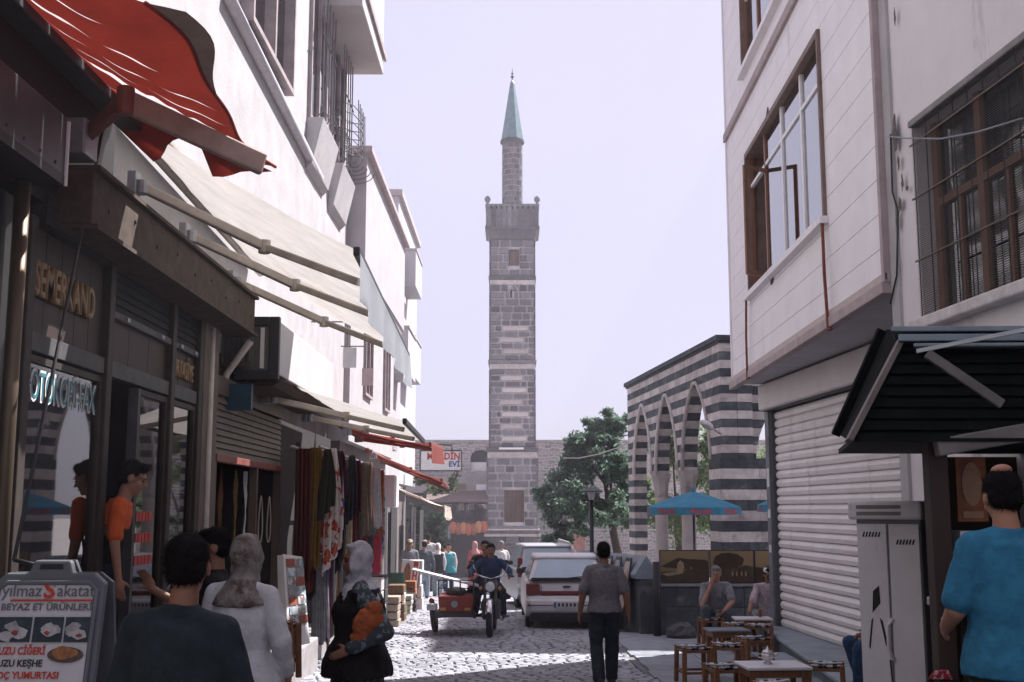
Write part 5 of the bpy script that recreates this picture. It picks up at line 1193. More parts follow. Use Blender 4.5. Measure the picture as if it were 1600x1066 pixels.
# ================================================================== trees and climbers
def leafmat(name, rgb): return M(name, rgb, .6, .35, 1.2, trans=.6, island=.4, spec=.25)
lf1 = leafmat('leaf_green', (.16,.24,.1)); lf2 = leafmat('leaf_blue_green', (.14,.22,.155)); bark = M('bark', (.07,.055,.045), .9, .3, 8, .5, 30)
def crown(par, blobs, n, size, mat, seed, nm='crown'):
    rr = random.Random(seed); m_ = MB(); tot = sum(b[1][0]*b[1][1]*b[1][2] for b in blobs)
    clumps = []
    for (c, r_) in blobs:
        k = max(8, int(130*(r_[0]*r_[1]*r_[2]/tot)))
        for _ in range(k):
            d = Vector((rr.gauss(0,1), rr.gauss(0,1), rr.gauss(0,1))).normalized(); q = rr.uniform(.3, 1.0)
            clumps.append((Vector((c[0]+d.x*r_[0]*q, c[1]+d.y*r_[1]*q, c[2]+d.z*r_[2]*q)), d, rr.uniform(.22, .5)*min(r_)*.75))
    for _ in range(n):
        c, d, s_ = clumps[rr.randrange(len(clumps))]
        p = c+Vector((rr.gauss(0,1), rr.gauss(0,1), rr.gauss(0,.8)))*s_*.55
        nrm = (Vector((0,0,.5))+d*.5+Vector((rr.gauss(0,1), rr.gauss(0,1), rr.gauss(0,1)+.7))).normalized(); t = nrm.cross(Vector((rr.gauss(0,1), rr.gauss(0,1), rr.gauss(0,1)))).normalized(); b = nrm.cross(t); l_ = size*rr.uniform(.6, 1.35); w_ = l_*.36
        m_.add((p-t*l_*.5, p+b*w_*.5-t*l_*.08-nrm*l_*.06, p+t*l_*.5, p-b*w_*.5-t*l_*.08-nrm*l_*.06), ((0,1,2,3),))
    return m_.build(nm, mat, par, fix=False)
def tree(label, base, h, blobs, n, size, mat, seed, lean=(0,0), tr=.16):
    t = thing('leafy_tree', label, 'tree', base, 'trees on the square')
    base = Vector(base); top = base+Vector((lean[0], lean[1], h)); m_ = MB()
    m_.tube([base, base.lerp(top, .3)+Vector((.08,0,0)), base.lerp(top, .65)+Vector((-.05,.04,0)), top], [tr*1.3, tr, tr*.75, tr*.35], 10); tk = m_.build('trunk', bark, t, smooth=True)
    for i, (c, r_) in enumerate(blobs):
        m_ = MB(); s_ = base.lerp(top, .45+.4*(i/len(blobs))); e = Vector(c); m_.tube([s_, s_.lerp(e, .5)+Vector((0,0,.15)), e], [tr*.5, tr*.3, tr*.1], 7); m_.build('limb', bark, t, smooth=True)
    crown(t, blobs, n, size, mat, seed); return t
def B(u, v, Y, ru, rv, ry=None): k = Y/F; c = P(u, v, Y); return (tuple(c), (ru*k, ry or ru*k, rv*k))
tree('broad leafy tree standing between the minaret and the arcade', (XU(968, 860, 41), 41, G(41)), 4.4, [B(985, 715, 42, 30, 40), B(990, 790, 42, 30, 40), B(895, 705, 41, 30, 26), B(945, 700, 41, 34, 30), B(930, 690, 41, 40, 34), B(955, 730, 40, 45, 40), B(890, 760, 40.5, 46, 42), B(925, 800, 39, 60, 34), B(868, 800, 40, 34, 34), B(858, 770, 40, 24, 28), B(880, 830, 40, 40, 24), B(965, 665, 41.5, 34, 34), B(930, 665, 41.5, 26, 26), B(960, 790, 40, 38, 40), B(905, 715, 41, 30, 30)], 34000, .2, lf2, 3, (-.5, -.3))
tree('tree behind the arcade seen through its arches', (XU(1060, 850, 44), 44, G(44)), 3.5, [B(1050, 700, 44, 36, 60), B(1105, 720, 44, 40, 60), B(1110, 800, 43, 40, 40), B(1050, 800, 43, 40, 46), B(1010, 760, 45, 26, 50)], 12000, .19, lf1, 8)
tree('slender tree deep in the courtyard behind the arcade end', (XU(1180, 850, 46), 46, G(46)), 3.6, [B(1180, 760, 46, 50, 70), B(1150, 690, 46, 36, 40)], 4000, .18, lf1, 9)
iv = thing('ivy', 'dark green ivy mass hanging below the far left awnings', 'climber', P(660, 830, 45)); 
m_ = MB(); m_.tube([(XU(662, 880, 45), 45, G(45)), (XU(660, 830, 45), 44.9, ZV(800, 45))], [.06, .03], 6); m_.build('stem', bark, iv)
crown(iv, [B(655, 815, 45, 18, 30, .5), B(680, 830, 45, 22, 34, .5), B(650, 860, 45, 14, 24, .5), B(690, 850, 45, 14, 26, .4)], 4200, .16, leafmat('leaf_dark', (.018,.045,.022)), 4, 'foliage')
vn = thing('vine', 'pale green vine trained over the far left shop canopy', 'climber', P(690, 760, 40))
m_ = MB(); m_.tube([P(640, 745, 40), P(670, 755, 40), P(700, 765, 40), P(716, 740, 40)], .03, 6); m_.build('stem', bark, vn)
crown(vn, [B(660, 752, 40, 18, 10, .4), B(685, 765, 40, 22, 12, .4), B(708, 755, 40, 10, 18, .4), B(715, 738, 40, 5, 8, .3)], 1300, .15, leafmat('leaf_pale', (.12,.17,.09)), 6, 'foliage')

# ================================================================== textile stall on the left
ts = thing('textile_stall', 'textile stall frame with hanging rails under the beige awning', 'stall', (-2.7, 17, G(17)))
for yy in (14.9, 17.6, 20.6):
    m_ = MB(); m_.box((-2.78, yy-.03, G(yy)), (-2.72, yy+.03, 2.5)); m_.build('post', wood_d, ts)
for xx in (-2.75, -2.4):
    m_ = MB(); m_.tube([(xx, 14.4, 2.42), (xx, 20.8, 2.36)], .018, 8); m_.build('rail', grey_metal, ts)
m_ = MB(); m_.tube([(-2.55, 15.5, 1.05), (-2.55, 17.4, 1.03)], .015, 8); m_.build('low_rail', grey_metal, ts)
m_ = MB(); m_.box((-3.38, 14.9, G(15)-.1), (-3.3, 21, 2.9)); m_.build('back_cloth', M('stall_dark', (.025,.02,.02), .95, .3, 3), ts)
def scarf(label, X, Y, z1, wd, ln, mat, seed, point=False, rz=0.):
    wd *= .72; rr = random.Random(seed); m_ = MB(); nw, nl = 18, 14; vv = []; ph = rr.uniform(0, 6); rr_f = rr.uniform(13, 24); ca, sa = math.cos(rz), math.sin(rz)
    for j in range(nl+1):
        t = j/nl; w_ = wd*(.28+.72*min(1, t*1.6)**.8) if point else wd*(.8+.2*t)
        for i in range(nw+1):
            s_ = i/nw-.5; x = (.05+.02*t)*math.sin(s_*rr_f+ph)+.015*math.sin(s_*rr_f*2.3+t*3)+.02*math.sin(t*4+ph); y = s_*w_
            low = ln*(1-(.22*(.5+s_) if point else .03*math.sin(i*1.7+ph)))
            vv.append((X+x*ca-y*sa, Y+x*sa+y*ca, z1-low*t))
    m_.add(vv, [(j*(nw+1)+i, j*(nw+1)+i+1, (j+1)*(nw+1)+i+1, (j+1)*(nw+1)+i) for j in range(nl) for i in range(nw)])
    o = m_.build('hanging_cloth', mat, smooth=True, fix=False); tag(o, label, 'textile', 'textiles hanging on the stall')
    sd = o.modifiers.new('thick', 'SOLIDIFY'); sd.thickness = .006
def cl(n_, c, **k): return M('cloth_'+n_, c, .9, .25, 12, .2, 80, trans=.12, **k)
flor = pattern('cloth_floral', (.62,.58,.56), (.42,.06,.04), 7.5, .56, .85, (.5,.2,.08)); print_r = pattern('cloth_red_print', (.28,.03,.03), (.5,.36,.3), 14, .6); print_b = pattern('cloth_navy_print', (.02,.025,.06), (.3,.06,.05), 10, .6); stripe_m = pattern('cloth_tapestry', (.25,.09,.04), (.04,.08,.12), 11, .5, .9, (.45,.36,.2))
B9 = -math.pi/2*0
defs = [('dark maroon shawl at the near end of the stall', -2.62, 14.55, 2.4, .3, 1.7, cl('maroon', (.09,.015,.015))), ('mustard yellow shawl beside the dark maroon one', -2.5, 14.75, 2.42, .26, 1.5, cl('mustard', (.2,.11,.02))),
 ('deep red shawl behind the mustard one', -2.66, 15.1, 2.42, .34, 1.8, cl('deepred', (.1,.012,.012))), ('black shawl with fringe in the stall', -2.7, 15.5, 2.4, .4, 1.9, cl('black', (.012,.011,.013))),
 ('red printed shawl next to the floral scarf', -2.55, 15.55, 2.42, .34, 1.3, print_r), ('navy dress hanging in the middle of the stall', -2.62, 16.5, 2.3, .5, 1.55, cl('navy', (.012,.015,.035))),
 ('small red woven bag panel over the navy dress', -2.42, 16.35, 1.98, .34, .42, stripe_m), ('navy printed shawl hanging past the navy dress', -2.55, 17.0, 2.36, .4, 1.5, print_b), ('beige tapestry strip with red end', -2.38, 17.0, 2.1, .16, 1.2, M('cloth_beige', (.36,.3,.22), .9, .25, 14)),
 ('dark teal shawl in the stall middle', -2.6, 17.7, 2.36, .4, 1.6, cl('teal', (.015,.05,.06))), ('black coat in the far half of the stall', -2.66, 18.2, 2.35, .5, 1.5, MATS['cloth_black']), ('crimson pleated shawl in the far half of the stall', -2.42, 18.7, 2.34, .36, 1.55, cl('crimson', (.16,.02,.022))),
 ('brick red pleated shawl beside the crimson one', -2.42, 19.3, 2.34, .36, 1.5, cl('brick', (.13,.025,.02))), ('rust brown shawl near the far end of the stall', -2.44, 19.9, 2.33, .32, 1.5, cl('rust', (.1,.022,.014))), ('bright pink red scarf at the far end of the stall', -2.36, 20.4, 2.3, .24, 1.75, cl('pink', (.5,.03,.08))), ('turquoise and white scarf at the far stall corner', -2.32, 20.75, 2.3, .16, 1.5, pattern('cloth_turq', (.45,.45,.47), (.03,.2,.3), 9, .52))]
for i, (lab, X, Y, z1, wd, ln, mt) in enumerate(defs): scarf(lab, X, Y, z1, wd, ln, mt, i, rz=R(-60+5*math.sin(i)))
rx = random.Random(21)
xtra = [('olive green shawl at the near stall post', (.03,.03,.016)), ('plum shawl crossing the near rail', (.06,.012,.03)), ('dark brown vest hanging near the floral scarf', (.05,.025,.015)), ('charcoal shirt hanging near the floral scarf', (.03,.03,.033)), ('ivory lace shawl in the stall middle', (.3,.27,.25)), ('dark green vest in the stall middle', (.015,.04,.025)), ('wine red vest in the stall middle', (.09,.01,.018)), ('sand coloured shirt past the stall middle', (.15,.11,.085)), ('indigo shirt past the stall middle', (.02,.025,.08)), ('scarlet scarf between the pleated shawls', (.3,.02,.025)), ('black fringed scarf between the pleated shawls', (.012,.012,.013)), ('white shirt at the far end of the stall', (.5,.48,.48)), ('sky blue scarf at the far end of the stall', (.1,.22,.34)), ('orange scarf at the far end of the stall', (.4,.13,.03))]
for i, (lab, c) in enumerate(xtra): scarf(lab, -2.28+rx.uniform(-.1, .06), 14.7+i*.44+rx.uniform(-.08, .08), 2.4-.006*i, rx.uniform(.2, .3), rx.uniform(.6, 1.25), cl('x%d' % i, c), 200+i, rx.random() < .4, rz=R(rx.uniform(-75, -35)))
scarf('large white scarf with red flowers hanging at the stall front', -2.3, 14.9, 2.42, .34, 1.62, flor, 77, True, rz=R(-62))
scarf('blue edged white scarf behind the floral scarf', -2.26, 15.2, 2.35, .22, 1.15, pattern('cloth_bluew', (.5,.5,.55), (.05,.1,.35), 6, .54), 78, True, rz=R(-62))
for i in range(9):
    nm_ = ['grey', 'blue', 'cream', 'purple', 'olive', 'white', 'brown', 'black', 'slate'][i]; c = [(.2,.2,.22), (.03,.06,.16), (.4,.36,.3), (.12,.04,.1), (.1,.1,.04), (.5,.5,.5), (.15,.08,.05), (.015,.015,.016), (.08,.1,.12)][i]
    scarf('%s folded cloth hanging on the low rail of the stall' % nm_, -2.55, 15.55+.21*i, 1.05, .2, 1.15, cl('low_'+nm_, c), 40+i, rz=R(-50))
hat = thing('straw_hat', 'round pale hat hanging beside the floral scarf', 'hat', P(494, 757, 15.6)); c_ = P(494, 757, 15.6)
m_ = MB(); m_.lathe([(.15, 0), (.15, .012), (.085, .02), (.08, .09), (.04, .11)], c_, 18, axis=(1,-.6,.1)); m_.build('hat_body', M('straw', (.42,.34,.26), .85, .2, 20), hat, smooth=False)
# leaning boards with cards
bd = thing('card_board', 'leaning white board covered with printed cards at the stall', 'board', P(462, 1000, 13.3))
q4 = [P(450, 1012, 13.0), P(482, 1005, 13.6), P(470, 870, 14.0), P(440, 866, 13.4)]
m_ = MB(); m_.slab(q4, (.02, -.02, 0)); m_.build('panel', white_p, bd)
e1, e2 = q4[1]-q4[0], q4[3]-q4[0]; nn = e1.cross(e2).normalized(); nn = nn if nn.y < 0 else -nn
for i in range(7):
    for j in range(2):
        a_ = q4[0]+e1*(.08+.44*j)+e2*(.22+.105*i); m_ = MB(); m_.slab([a_+nn*.03, a_+e1*.4+nn*.03, a_+e1*.4+e2*.09+nn*.03, a_+e2*.09+nn*.03], nn*.004); m_.build('card', [paperb, MATS['sky_poster'], M('card_red', (.3,.08,.05), .7, .3, 20), M('card_grey', (.3,.3,.3), .7, .3, 20)][(i+j*2) % 4], bd)
m_ = MB(); m_.hexa([P(437, 1010, 13.0), P(449, 1012, 12.95), P(449, 1012, 13.1), P(437, 1010, 13.15), P(433, 868, 13.3), P(443, 868, 13.25), P(443, 868, 13.4), P(433, 868, 13.45)]); tag(m_.build('white_plank', white_p, bevel=.005), 'narrow white plank leaning beside the card board', 'plank')
# ================================================================== low stools and tables
strap = pattern('woven_strap', (.5,.5,.52), (.03,.03,.035), 22, .5); legw = M('stool_wood', (.2,.085,.035), .6, .3, 8, .15, 40, stretch=(5,5,1))
def make_stool(label):
    t = thing('wicker_stool', label, 'stool', (0,0,0), 'low wooden cafe stools', local=True); t['_local'] = 1; w_, h_ = .16, .42
    for sx in (-1, 1):
        for sy in (-1, 1):
            m_ = MB(); m_.bar((sx*w_*1.08, sy*w_*1.08, 0), (sx*w_, sy*w_, h_), .05, .05, up=(0,1,0)); m_.build('leg', legw, t, bevel=.008)
    for z in (.13, h_-.05):
        for (a_, b_) in (((-w_,-w_),(w_,-w_)),((w_,-w_),(w_,w_)),((w_,w_),(-w_,w_)),((-w_,w_),(-w_,-w_))):
            m_ = MB(); m_.bar((*a_, z), (*b_, z), .028, .028); m_.build('stretcher', legw, t, bevel=.005)
    for k in range(7):                                         # woven straps sagging between the rails
        x = -w_+.02+k*(2*w_-.04)/6; m_ = MB(); vv = []
        for i in range(9):
            y = -w_-.01+(2*w_+.02)*i/8; z = h_-.005-.05*math.sin(math.pi*i/8)+(.004 if k % 2 else 0); vv += [(x-.021, y, z), (x+.021, y, z)]
        m_.add(vv, [(2*i, 2*i+1, 2*i+3, 2*i+2) for i in range(8)]); o = m_.build('strap', [MATS['woven_strap'], M('strap_white', (.5,.5,.52), .8, .2, 9), M('strap_black', (.02,.02,.022), .8)][k % 3], t, fix=False); sd = o.modifiers.new('t', 'SOLIDIFY'); sd.thickness = .012
    for k in range(5):
        y = -w_+.04+k*(2*w_-.08)/4; m_ = MB(); vv = []
        for i in range(9): x = -w_-.01+(2*w_+.02)*i/8; z = h_+.004-.05*math.sin(math.pi*(k+.6)/5.2)*1.0-.01*math.sin(math.pi*i/8); vv += [(x, y-.02, z), (x, y+.02, z)]
        m_.add(vv, [(2*i, 2*i+1, 2*i+3, 2*i+2) for i in range(8)]); o = m_.build('strap', [M('strap_white'), M('strap_black')][k % 2], t, fix=False); sd = o.modifiers.new('t', 'SOLIDIFY'); sd.thickness = .01
    return t
pg = lambda Y: G(Y)+.045
st_defs = [('stool farthest out on the pavement, legs towards the street', 1084, 13.85, 8), ('stool with sagging woven seat beside the outermost stool', 1136, 14.2, -6), ('stool standing behind the white table beside the loose slab', 1178, 15.2, 14), ('lone stool in front of the basalt wall', 1112, 19.0, 3), ('stool at the far small table near the seated man', 1154, 17.8, 20), ('stool with pale cover against the platform end', 1188, 17.5, -10), ('empty dark stool at the near left corner of the white table', 1134, 11.75, 10), ('stool cut by the lower picture edge before the white table', 1219, 10.3, 25), ('stool with black and white straps by the brown shoe', 1288, 11.9, -15)]
proto = None
for i, (lab, u, Y, a_) in enumerate(st_defs):
    if proto is None: proto = make_stool(lab); o = proto
    else: o = copy_tree(proto)
    o['label'] = lab; o.location = (XU(u, 1000, Y), Y, pg(Y)); o.rotation_euler = (0, 0, R(a_))
def table(label, u, Y, wx, wy, h_, mat, rz=0):
    t = thing('low_table', label, 'table', (XU(u, 1000, Y), Y, pg(Y)), 'low cafe tables', local=True, rz=R(rz)); t['_local'] = 1
    m_ = MB(); m_.box((-wx/2, -wy/2, h_-.03), (wx/2, wy/2, h_)); m_.build('table_top', mat, t, bevel=.008)
    m_ = MB(); m_.box((-wx/2+.03, -wy/2+.03, h_-.1), (wx/2-.03, wy/2-.03, h_-.031)); m_.build('apron', legw, t, bevel=.004)
    for sx in (-1, 1):
        for sy in (-1, 1): m_ = MB(); m_.box((sx*(wx/2-.06)-.025, sy*(wy/2-.06)-.025, 0), (sx*(wx/2-.06)+.025, sy*(wy/2-.06)+.025, h_-.1)); m_.build('leg', legw, t, bevel=.005)
    return t
table('low white topped table with the sugar bowl', 1206, 11.3, .62, .5, .47, M('table_white', (.62,.6,.63), .45, .06), 4)
table('low dark topped table between the stools', 1136, 16.0, .55, .45, .46, M('table_slate', (.13,.15,.18), .5, .1), 5)
table('far small white table before the capped man', 1176, 18.4, .58, .42, .46, M('table_white'), -3)
sb = thing('sugar_bowl', 'pale lidded sugar bowl with two handles on the white table', 'bowl', (XU(1200, 1040, 11.3), 11.3, pg(11.3)+.47)); c_ = Vector(sb.location); sil = M('bowl_silver', (.6,.58,.6), .25, .1, metal=.5)
m_ = MB(); m_.lathe([(.04,0),(.045,.01),(.02,.02),(.05,.045),(.062,.075),(.055,.1)], c_, 16); m_.build('bowl', sil, sb, smooth=True)
m_ = MB(); m_.lathe([(.058,.1),(.045,.12),(.015,.135),(.012,.15),(.002,.165)], c_, 16); m_.build('lid', sil, sb, smooth=True)
for sx in (-1, 1): m_ = MB(); m_.tube([c_+Vector((sx*.055,0,.09)), c_+Vector((sx*.09,0,.095)), c_+Vector((sx*.09,0,.06)), c_+Vector((sx*.055,0,.055))], .007, 6); m_.build('handle', sil, sb)
tg = thing('tea_glass', 'small tea glass with amber tea on the far table', 'glass', (XU(1188, 975, 18.35), 18.35, pg(18.4)+.46)); c_ = Vector(tg.location)
m_ = MB(); m_.lathe([(.045,.0),(.05,.012)], c_, 14); m_.build('saucer', white_p, tg); m_ = MB(); m_.lathe([(.025,.013),(.03,.05),(.022,.09),(.033,.13)], c_, 14); m_.build('tea', M('tea_amber', (.2,.05,.02), .1), tg, smooth=True)
# wooden stools with covers at the left step
for k, (u, v, Y) in enumerate(((432, 1000, 10.4), (412, 1015, 9.8))):
    o = copy_tree(proto); o['label'] = ['wooden stool with pale cover on the left step', 'second wooden stool on the left step behind the white blouse'][k]; o['group'] = 'stools on the left step'
    p = P(u, v, Y); o.location = (p.x, p.y, .03 if k == 0 else .05); o.scale = (1, 1, 1.1); o.location.z = P(u, 972, Y).z-.46; o.rotation_euler = (0, 0, R(20-30*k))
# ================================================================== A-frame advertising board
af = thing('sandwich_board', 'grey framed advertising board with meat photographs at the lower left', 'sign', (-2.3, 5.8, G(5.8)))
AY = 5.8; k_ = AY/F
TL, BRz = P(0, 905, AY), G(AY)
xl, xr = P(-6, 900, AY).x, P(168, 900, AY).x; ztop = P(80, 876, AY).z; xm = (xl+xr)/2
pl_g = M('grey_plastic', (.12,.13,.14), .5, .12, 5)
def AFp(x, z, d=0.): t = (ztop-z)*.22; return Vector((x, AY-t-d, z))
zc = ztop-.06
outer = [(xl, G(AY)+.06), (xr, G(AY)+.06), (xr, zc-.05), (xr-.06, zc), (xm+.11, zc), (xm+.09, ztop), (xm-.09, ztop), (xm-.11, zc), (xl+.06, zc), (xl, zc-.05)]
inn = [(xl+.035, G(AY)+.12), (xr-.035, G(AY)+.12), (xr-.035, zc-.08), (xr-.075, zc-.045), (xl+.075, zc-.045), (xl+.035, zc-.08)]
m_ = MB(); m_.slab([AFp(x, z) for x, z in outer], (0, .05, 0)); m_.build('frame', pl_g, af, bevel=.01)
m_ = MB(); m_.slab([AFp(x, z, .008) for x, z in inn], (0, .006, 0)); m_.build('poster', M('poster_white', (.58,.57,.58), .6, .05, 3), af)
rim = [AFp(x, z, .012) for x, z in inn]; m_ = MB(); m_.tube(rim, .012, 8, close=True); m_.build('poster_rim', pl_g, af, smooth=True)
m_ = MB(); m_.slab([AFp(x, z, .003) for x, z in ((xm-.06, zc+.018), (xm+.06, zc+.018), (xm+.055, zc+.042), (xm-.055, zc+.042))], (0, .002, 0)); m_.build('handle_slot', black, af)
m_ = MB(); m_.slab([Vector((p.x, AY+.06+(ztop-p.z)*.22, p.z)) for p in [AFp(x, z) for x, z in outer]], (0, .03, 0)); m_.build('back_frame', pl_g, af)
xd = (1,0,0); upv = (Vector(AFp(0, 1)-AFp(0, 0))).normalized()
blk = M('ink_black', (.03,.03,.03), .6); rdk = M('ink_red', (.5,.05,.025), .6); gry = M('ink_grey', (.13,.13,.14), .6)
def atxt(s, mat, u0, u1, vbase, vtop, **kw):
    a_, b_ = P(u0, vbase, AY-.15), P(u1, vtop, AY-.15); z0 = P(u0, vbase, AY-.02).z
    xx0, xx1 = P(u0, vbase, AY-.03).x, P(u1, vbase, AY-.03).x; hgt = (vbase-vtop)*k_
    text(s, mat, AFp(xx0, z0, .0165), xd, upv, width=xx1-xx0, height=hgt, parent=af, ext=0, **kw)
atxt('yılmaz', gry, 6, 68, 931, 912, bold=.01); atxt('S', rdk, 70, 88, 933, 908, bold=.03); atxt('akatat', gry, 91, 150, 931, 912, bold=.01)
a_, b_ = P(20, 936, AY-.03), P(150, 939, AY-.03); m_ = MB(); m_.slab([AFp(x, z, .0165) for x, z in ((a_.x, b_.z), (b_.x, b_.z), (b_.x, a_.z), (a_.x, a_.z))], (0,.002,0)); m_.build('underline', rdk, af)
atxt('BEYAZ ET ÜRÜNLERİ', gry, 6, 148, 952, 942, bold=.03)
atxt('KUZU CİĞERİ', rdk, 0, 80, 1019, 1008, bold=.035); atxt('KUZU KEŞHE', blk, 0, 77, 1037, 1027, bold=.035); atxt('KOÇ YUMURTASI', rdk, 0, 103, 1055, 1045, bold=.035); atxt('PAKSITLIK TAVUK', blk, -6, 104, 1075, 1064, bold=.035)
dark_t = M('photo_teal', (.03,.05,.06), .5, .4, 12)
for (u0, u1) in ((0, 57), (58, 106), (107, 149)):
    a_, b_ = P(u0, 1001, AY-.03), P(u1, 963, AY-.03); m_ = MB(); m_.slab([AFp(x, z, .0165) for x, z in ((a_.x, a_.z), (b_.x, a_.z), (b_.x, b_.z), (a_.x, b_.z))], (0,.002,0)); m_.build('photo', dark_t, af)
    rr = random.Random(u0)
    for q in range(4):
        uc, vc = rr.uniform(u0+12, u1-12), rr.uniform(976, 992); pts = [P(uc+(13 if q < 3 else 5)*math.cos(t)*rr.uniform(.5, 1.15), vc+(10 if q < 3 else 4)*math.sin(t)*rr.uniform(.5, 1.15), AY-.03) for t in [2*math.pi*i/11 for i in range(11)]]
        m_ = MB(); m_.slab([AFp(p.x, p.z, .019+.0015*q) for p in pts], (0,.001,0)); m_.build('photo_shape', [M('meat_pale', (.45,.44,.44), .6, .2, 30), M('meat_pale2', (.36,.35,.35), .6, .25, 30), M('meat_pale'), M('meat_red', (.3,.06,.04), .6, .3, 30)][q], af)
pts = [P(112+28*math.cos(t), 1020-12*math.sin(t), AY-.03) for t in [2*math.pi*i/20 for i in range(20)]]; m_ = MB(); m_.slab([AFp(p.x, p.z, .0165) for p in pts], (0,.001,0)); m_.build('photo_plate', M('plate_dark', (.09,.06,.05), .5, .4, 30), af)
pts = [P(112+20*math.cos(t), 1017-10*math.sin(t)*(1.1 if math.cos(t) < 0 else .8), AY-.03) for t in [2*math.pi*i/18 for i in range(18)]]; m_ = MB(); m_.slab([AFp(p.x, p.z, .0185) for p in pts], (0,.001,0)); m_.build('photo_roast', M('roast_brown', (.33,.14,.05), .5, .35, 30), af)
# ================================================================== far left: signs, stands, goods
sg = thing('shop_sign', 'white projecting shop sign with red and blue lettering at the end of the left row', 'sign', P(705, 717, 37))
SGY = 37.0; a_, b_ = P(657, 735, SGY), P(720.5, 705, SGY)
m_ = MB(); m_.box((a_.x, SGY, a_.z), (b_.x, SGY+.12, b_.z)); m_.build('board', white_p, sg, bevel=.01)
m_ = MB()
for (x0, x1_, z0, z1) in ((a_.x-.02, b_.x+.02, a_.z-.03, a_.z), (a_.x-.02, b_.x+.02, b_.z, b_.z+.03), (b_.x, b_.x+.03, a_.z, b_.z), (a_.x-.03, a_.x, a_.z, b_.z)): m_.box((x0, SGY-.02, z0), (x1_, SGY+.13, z1))
m_.build('frame', rust, sg)
text('MARDİN', rdk, (P(667, 718, SGY).x, SGY-.012, P(700, 718, SGY).z), (1,0,0), (0,0,1), width=P(718, 718, SGY).x-P(667, 718, SGY).x, height=.22, parent=sg, ext=0, bold=.03)
text('EVİ', M('ink_blue', (.03,.06,.3), .6), (P(701, 729, SGY).x, SGY-.012, P(700, 729, SGY).z), (1,0,0), (0,0,1), width=P(718, 729, SGY).x-P(701, 729, SGY).x, height=.17, parent=sg, ext=0, bold=.03)
m_ = MB(); m_.tube([(b_.x-.3, SGY+.06, b_.z+.03), (b_.x-.3, SGY+.06, b_.z+.2), (-3.1, SGY+.06, b_.z+.25)], .03, 6); m_.build('bracket', dark_metal, sg)
dn = thing('menu_board', 'tilted white menu board with brown roast and red strip beside the cargo trike', 'sign', P(637, 935, 29))
DY = 29.0; q4 = [P(621, 936, DY), P(648, 938, DY), P(656, 877, DY+.4), P(629, 874, DY+.4)]
m_ = MB(); m_.slab(q4, (0, .05, 0)); m_.build('board', white_p, dn)
def bil(x, z, d=-.012): return q4[0].lerp(q4[1], x).lerp(q4[3].lerp(q4[2], x), z)+Vector((0, d, 0))
m_ = MB(); m_.slab([bil(x, z) for x, z in ((.68,.02),(.95,.02),(.95,.98),(.68,.98))], (0,.004,0)); m_.build('red_strip', rdk, dn)
m_ = MB(); m_.slab([bil(.36+.22*math.cos(t), .53+.4*math.sin(t)) for t in [2*math.pi*i/20 for i in range(20)]], (0,.004,0)); m_.build('roast', M('roast_brown'), dn)
for k in range(6):
    m_ = MB(); z = .12+.13*k; m_.slab([bil(x, zz, -.016) for x, zz in ((.76,z),(.87,z),(.87,z+.08),(.76,z+.08))], (0,.002,0)); m_.build('white_print', white_p, dn)
m_ = MB(); m_.bar(q4[2]+Vector((0,.06,0)), q4[1]+Vector((0,.5,0)), .03, .03); m_.build('prop', wood_d, dn)
gd = random.Random(9)
for k in range(12):
    Y = 21.6+k*.75; u = 586+k*3.3; X = -2.55+gd.uniform(-.15, .1); hh = gd.uniform(.45, 1.25); wdt = gd.uniform(.3, .5)
    names = ['white goods crate stand', 'white wire rack of bags', 'dark sack pile', 'pale cardboard carton stack', 'grey display case', 'brown basket stack', 'white shelf of tins', 'green plastic crate stack', 'pale paper bag row', 'black shoe rack', 'orange box stack', 'white cloth bundle']
    cols = [(.6,.58,.58), (.55,.52,.52), (.04,.04,.04), (.4,.32,.25), (.25,.26,.28), (.18,.1,.05), (.6,.6,.6), (.05,.14,.08), (.5,.44,.38), (.02,.02,.02), (.35,.12,.04), (.6,.57,.57)]
    t = thing('goods_stand', '%s in front of the far left shops' % names[k], 'stand', (X, Y, G(Y)), 'goods outside the far left shops')
    for j in range(4):
        z0 = G(Y)+j*hh/4; m_ = MB(); m_.box((X-wdt/2+gd.uniform(0, .06), Y-.25, z0), (X+wdt/2-gd.uniform(0, .06), Y+.25, z0+hh/4-.02)); m_.build('tier', M('goods_%d' % k, cols[k], .8, .3, 12, .2), t, bevel=.015)
for k, (Y, z0, z1) in enumerate(((22.0, -.5, 1.9), (24.6, -.6, 1.9), (27.0, -.7, 1.8), (31.2, -.9, 1.8), (34.0, -.9, 1.8), (38.5, -1.1, 1.7), (42, -1.2, 1.6))):
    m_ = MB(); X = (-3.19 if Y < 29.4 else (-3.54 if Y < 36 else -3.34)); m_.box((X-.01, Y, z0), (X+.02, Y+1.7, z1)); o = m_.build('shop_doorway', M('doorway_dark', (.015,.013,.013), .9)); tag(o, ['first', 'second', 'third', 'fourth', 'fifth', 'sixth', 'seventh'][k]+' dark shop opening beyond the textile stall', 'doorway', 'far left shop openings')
ac = thing('air_conditioner', 'white air conditioner unit on the wall past the textiles', 'air conditioner', P(585, 765, 21.8)); c_ = P(594, 768, 21.6)
m_ = MB(); m_.box((c_.x-.28, 21.5, c_.z-.3), (c_.x+.28, 22.3, c_.z+.3)); m_.build('case', white_p, ac, bevel=.02)
for j in range(7): m_ = MB(); m_.box((c_.x-.25, 21.48, c_.z-.26+j*.075), (c_.x+.05, 21.499, c_.z-.22+j*.075)); m_.build('louvre', M('brown_post'), ac)
hp = random.Random(3)
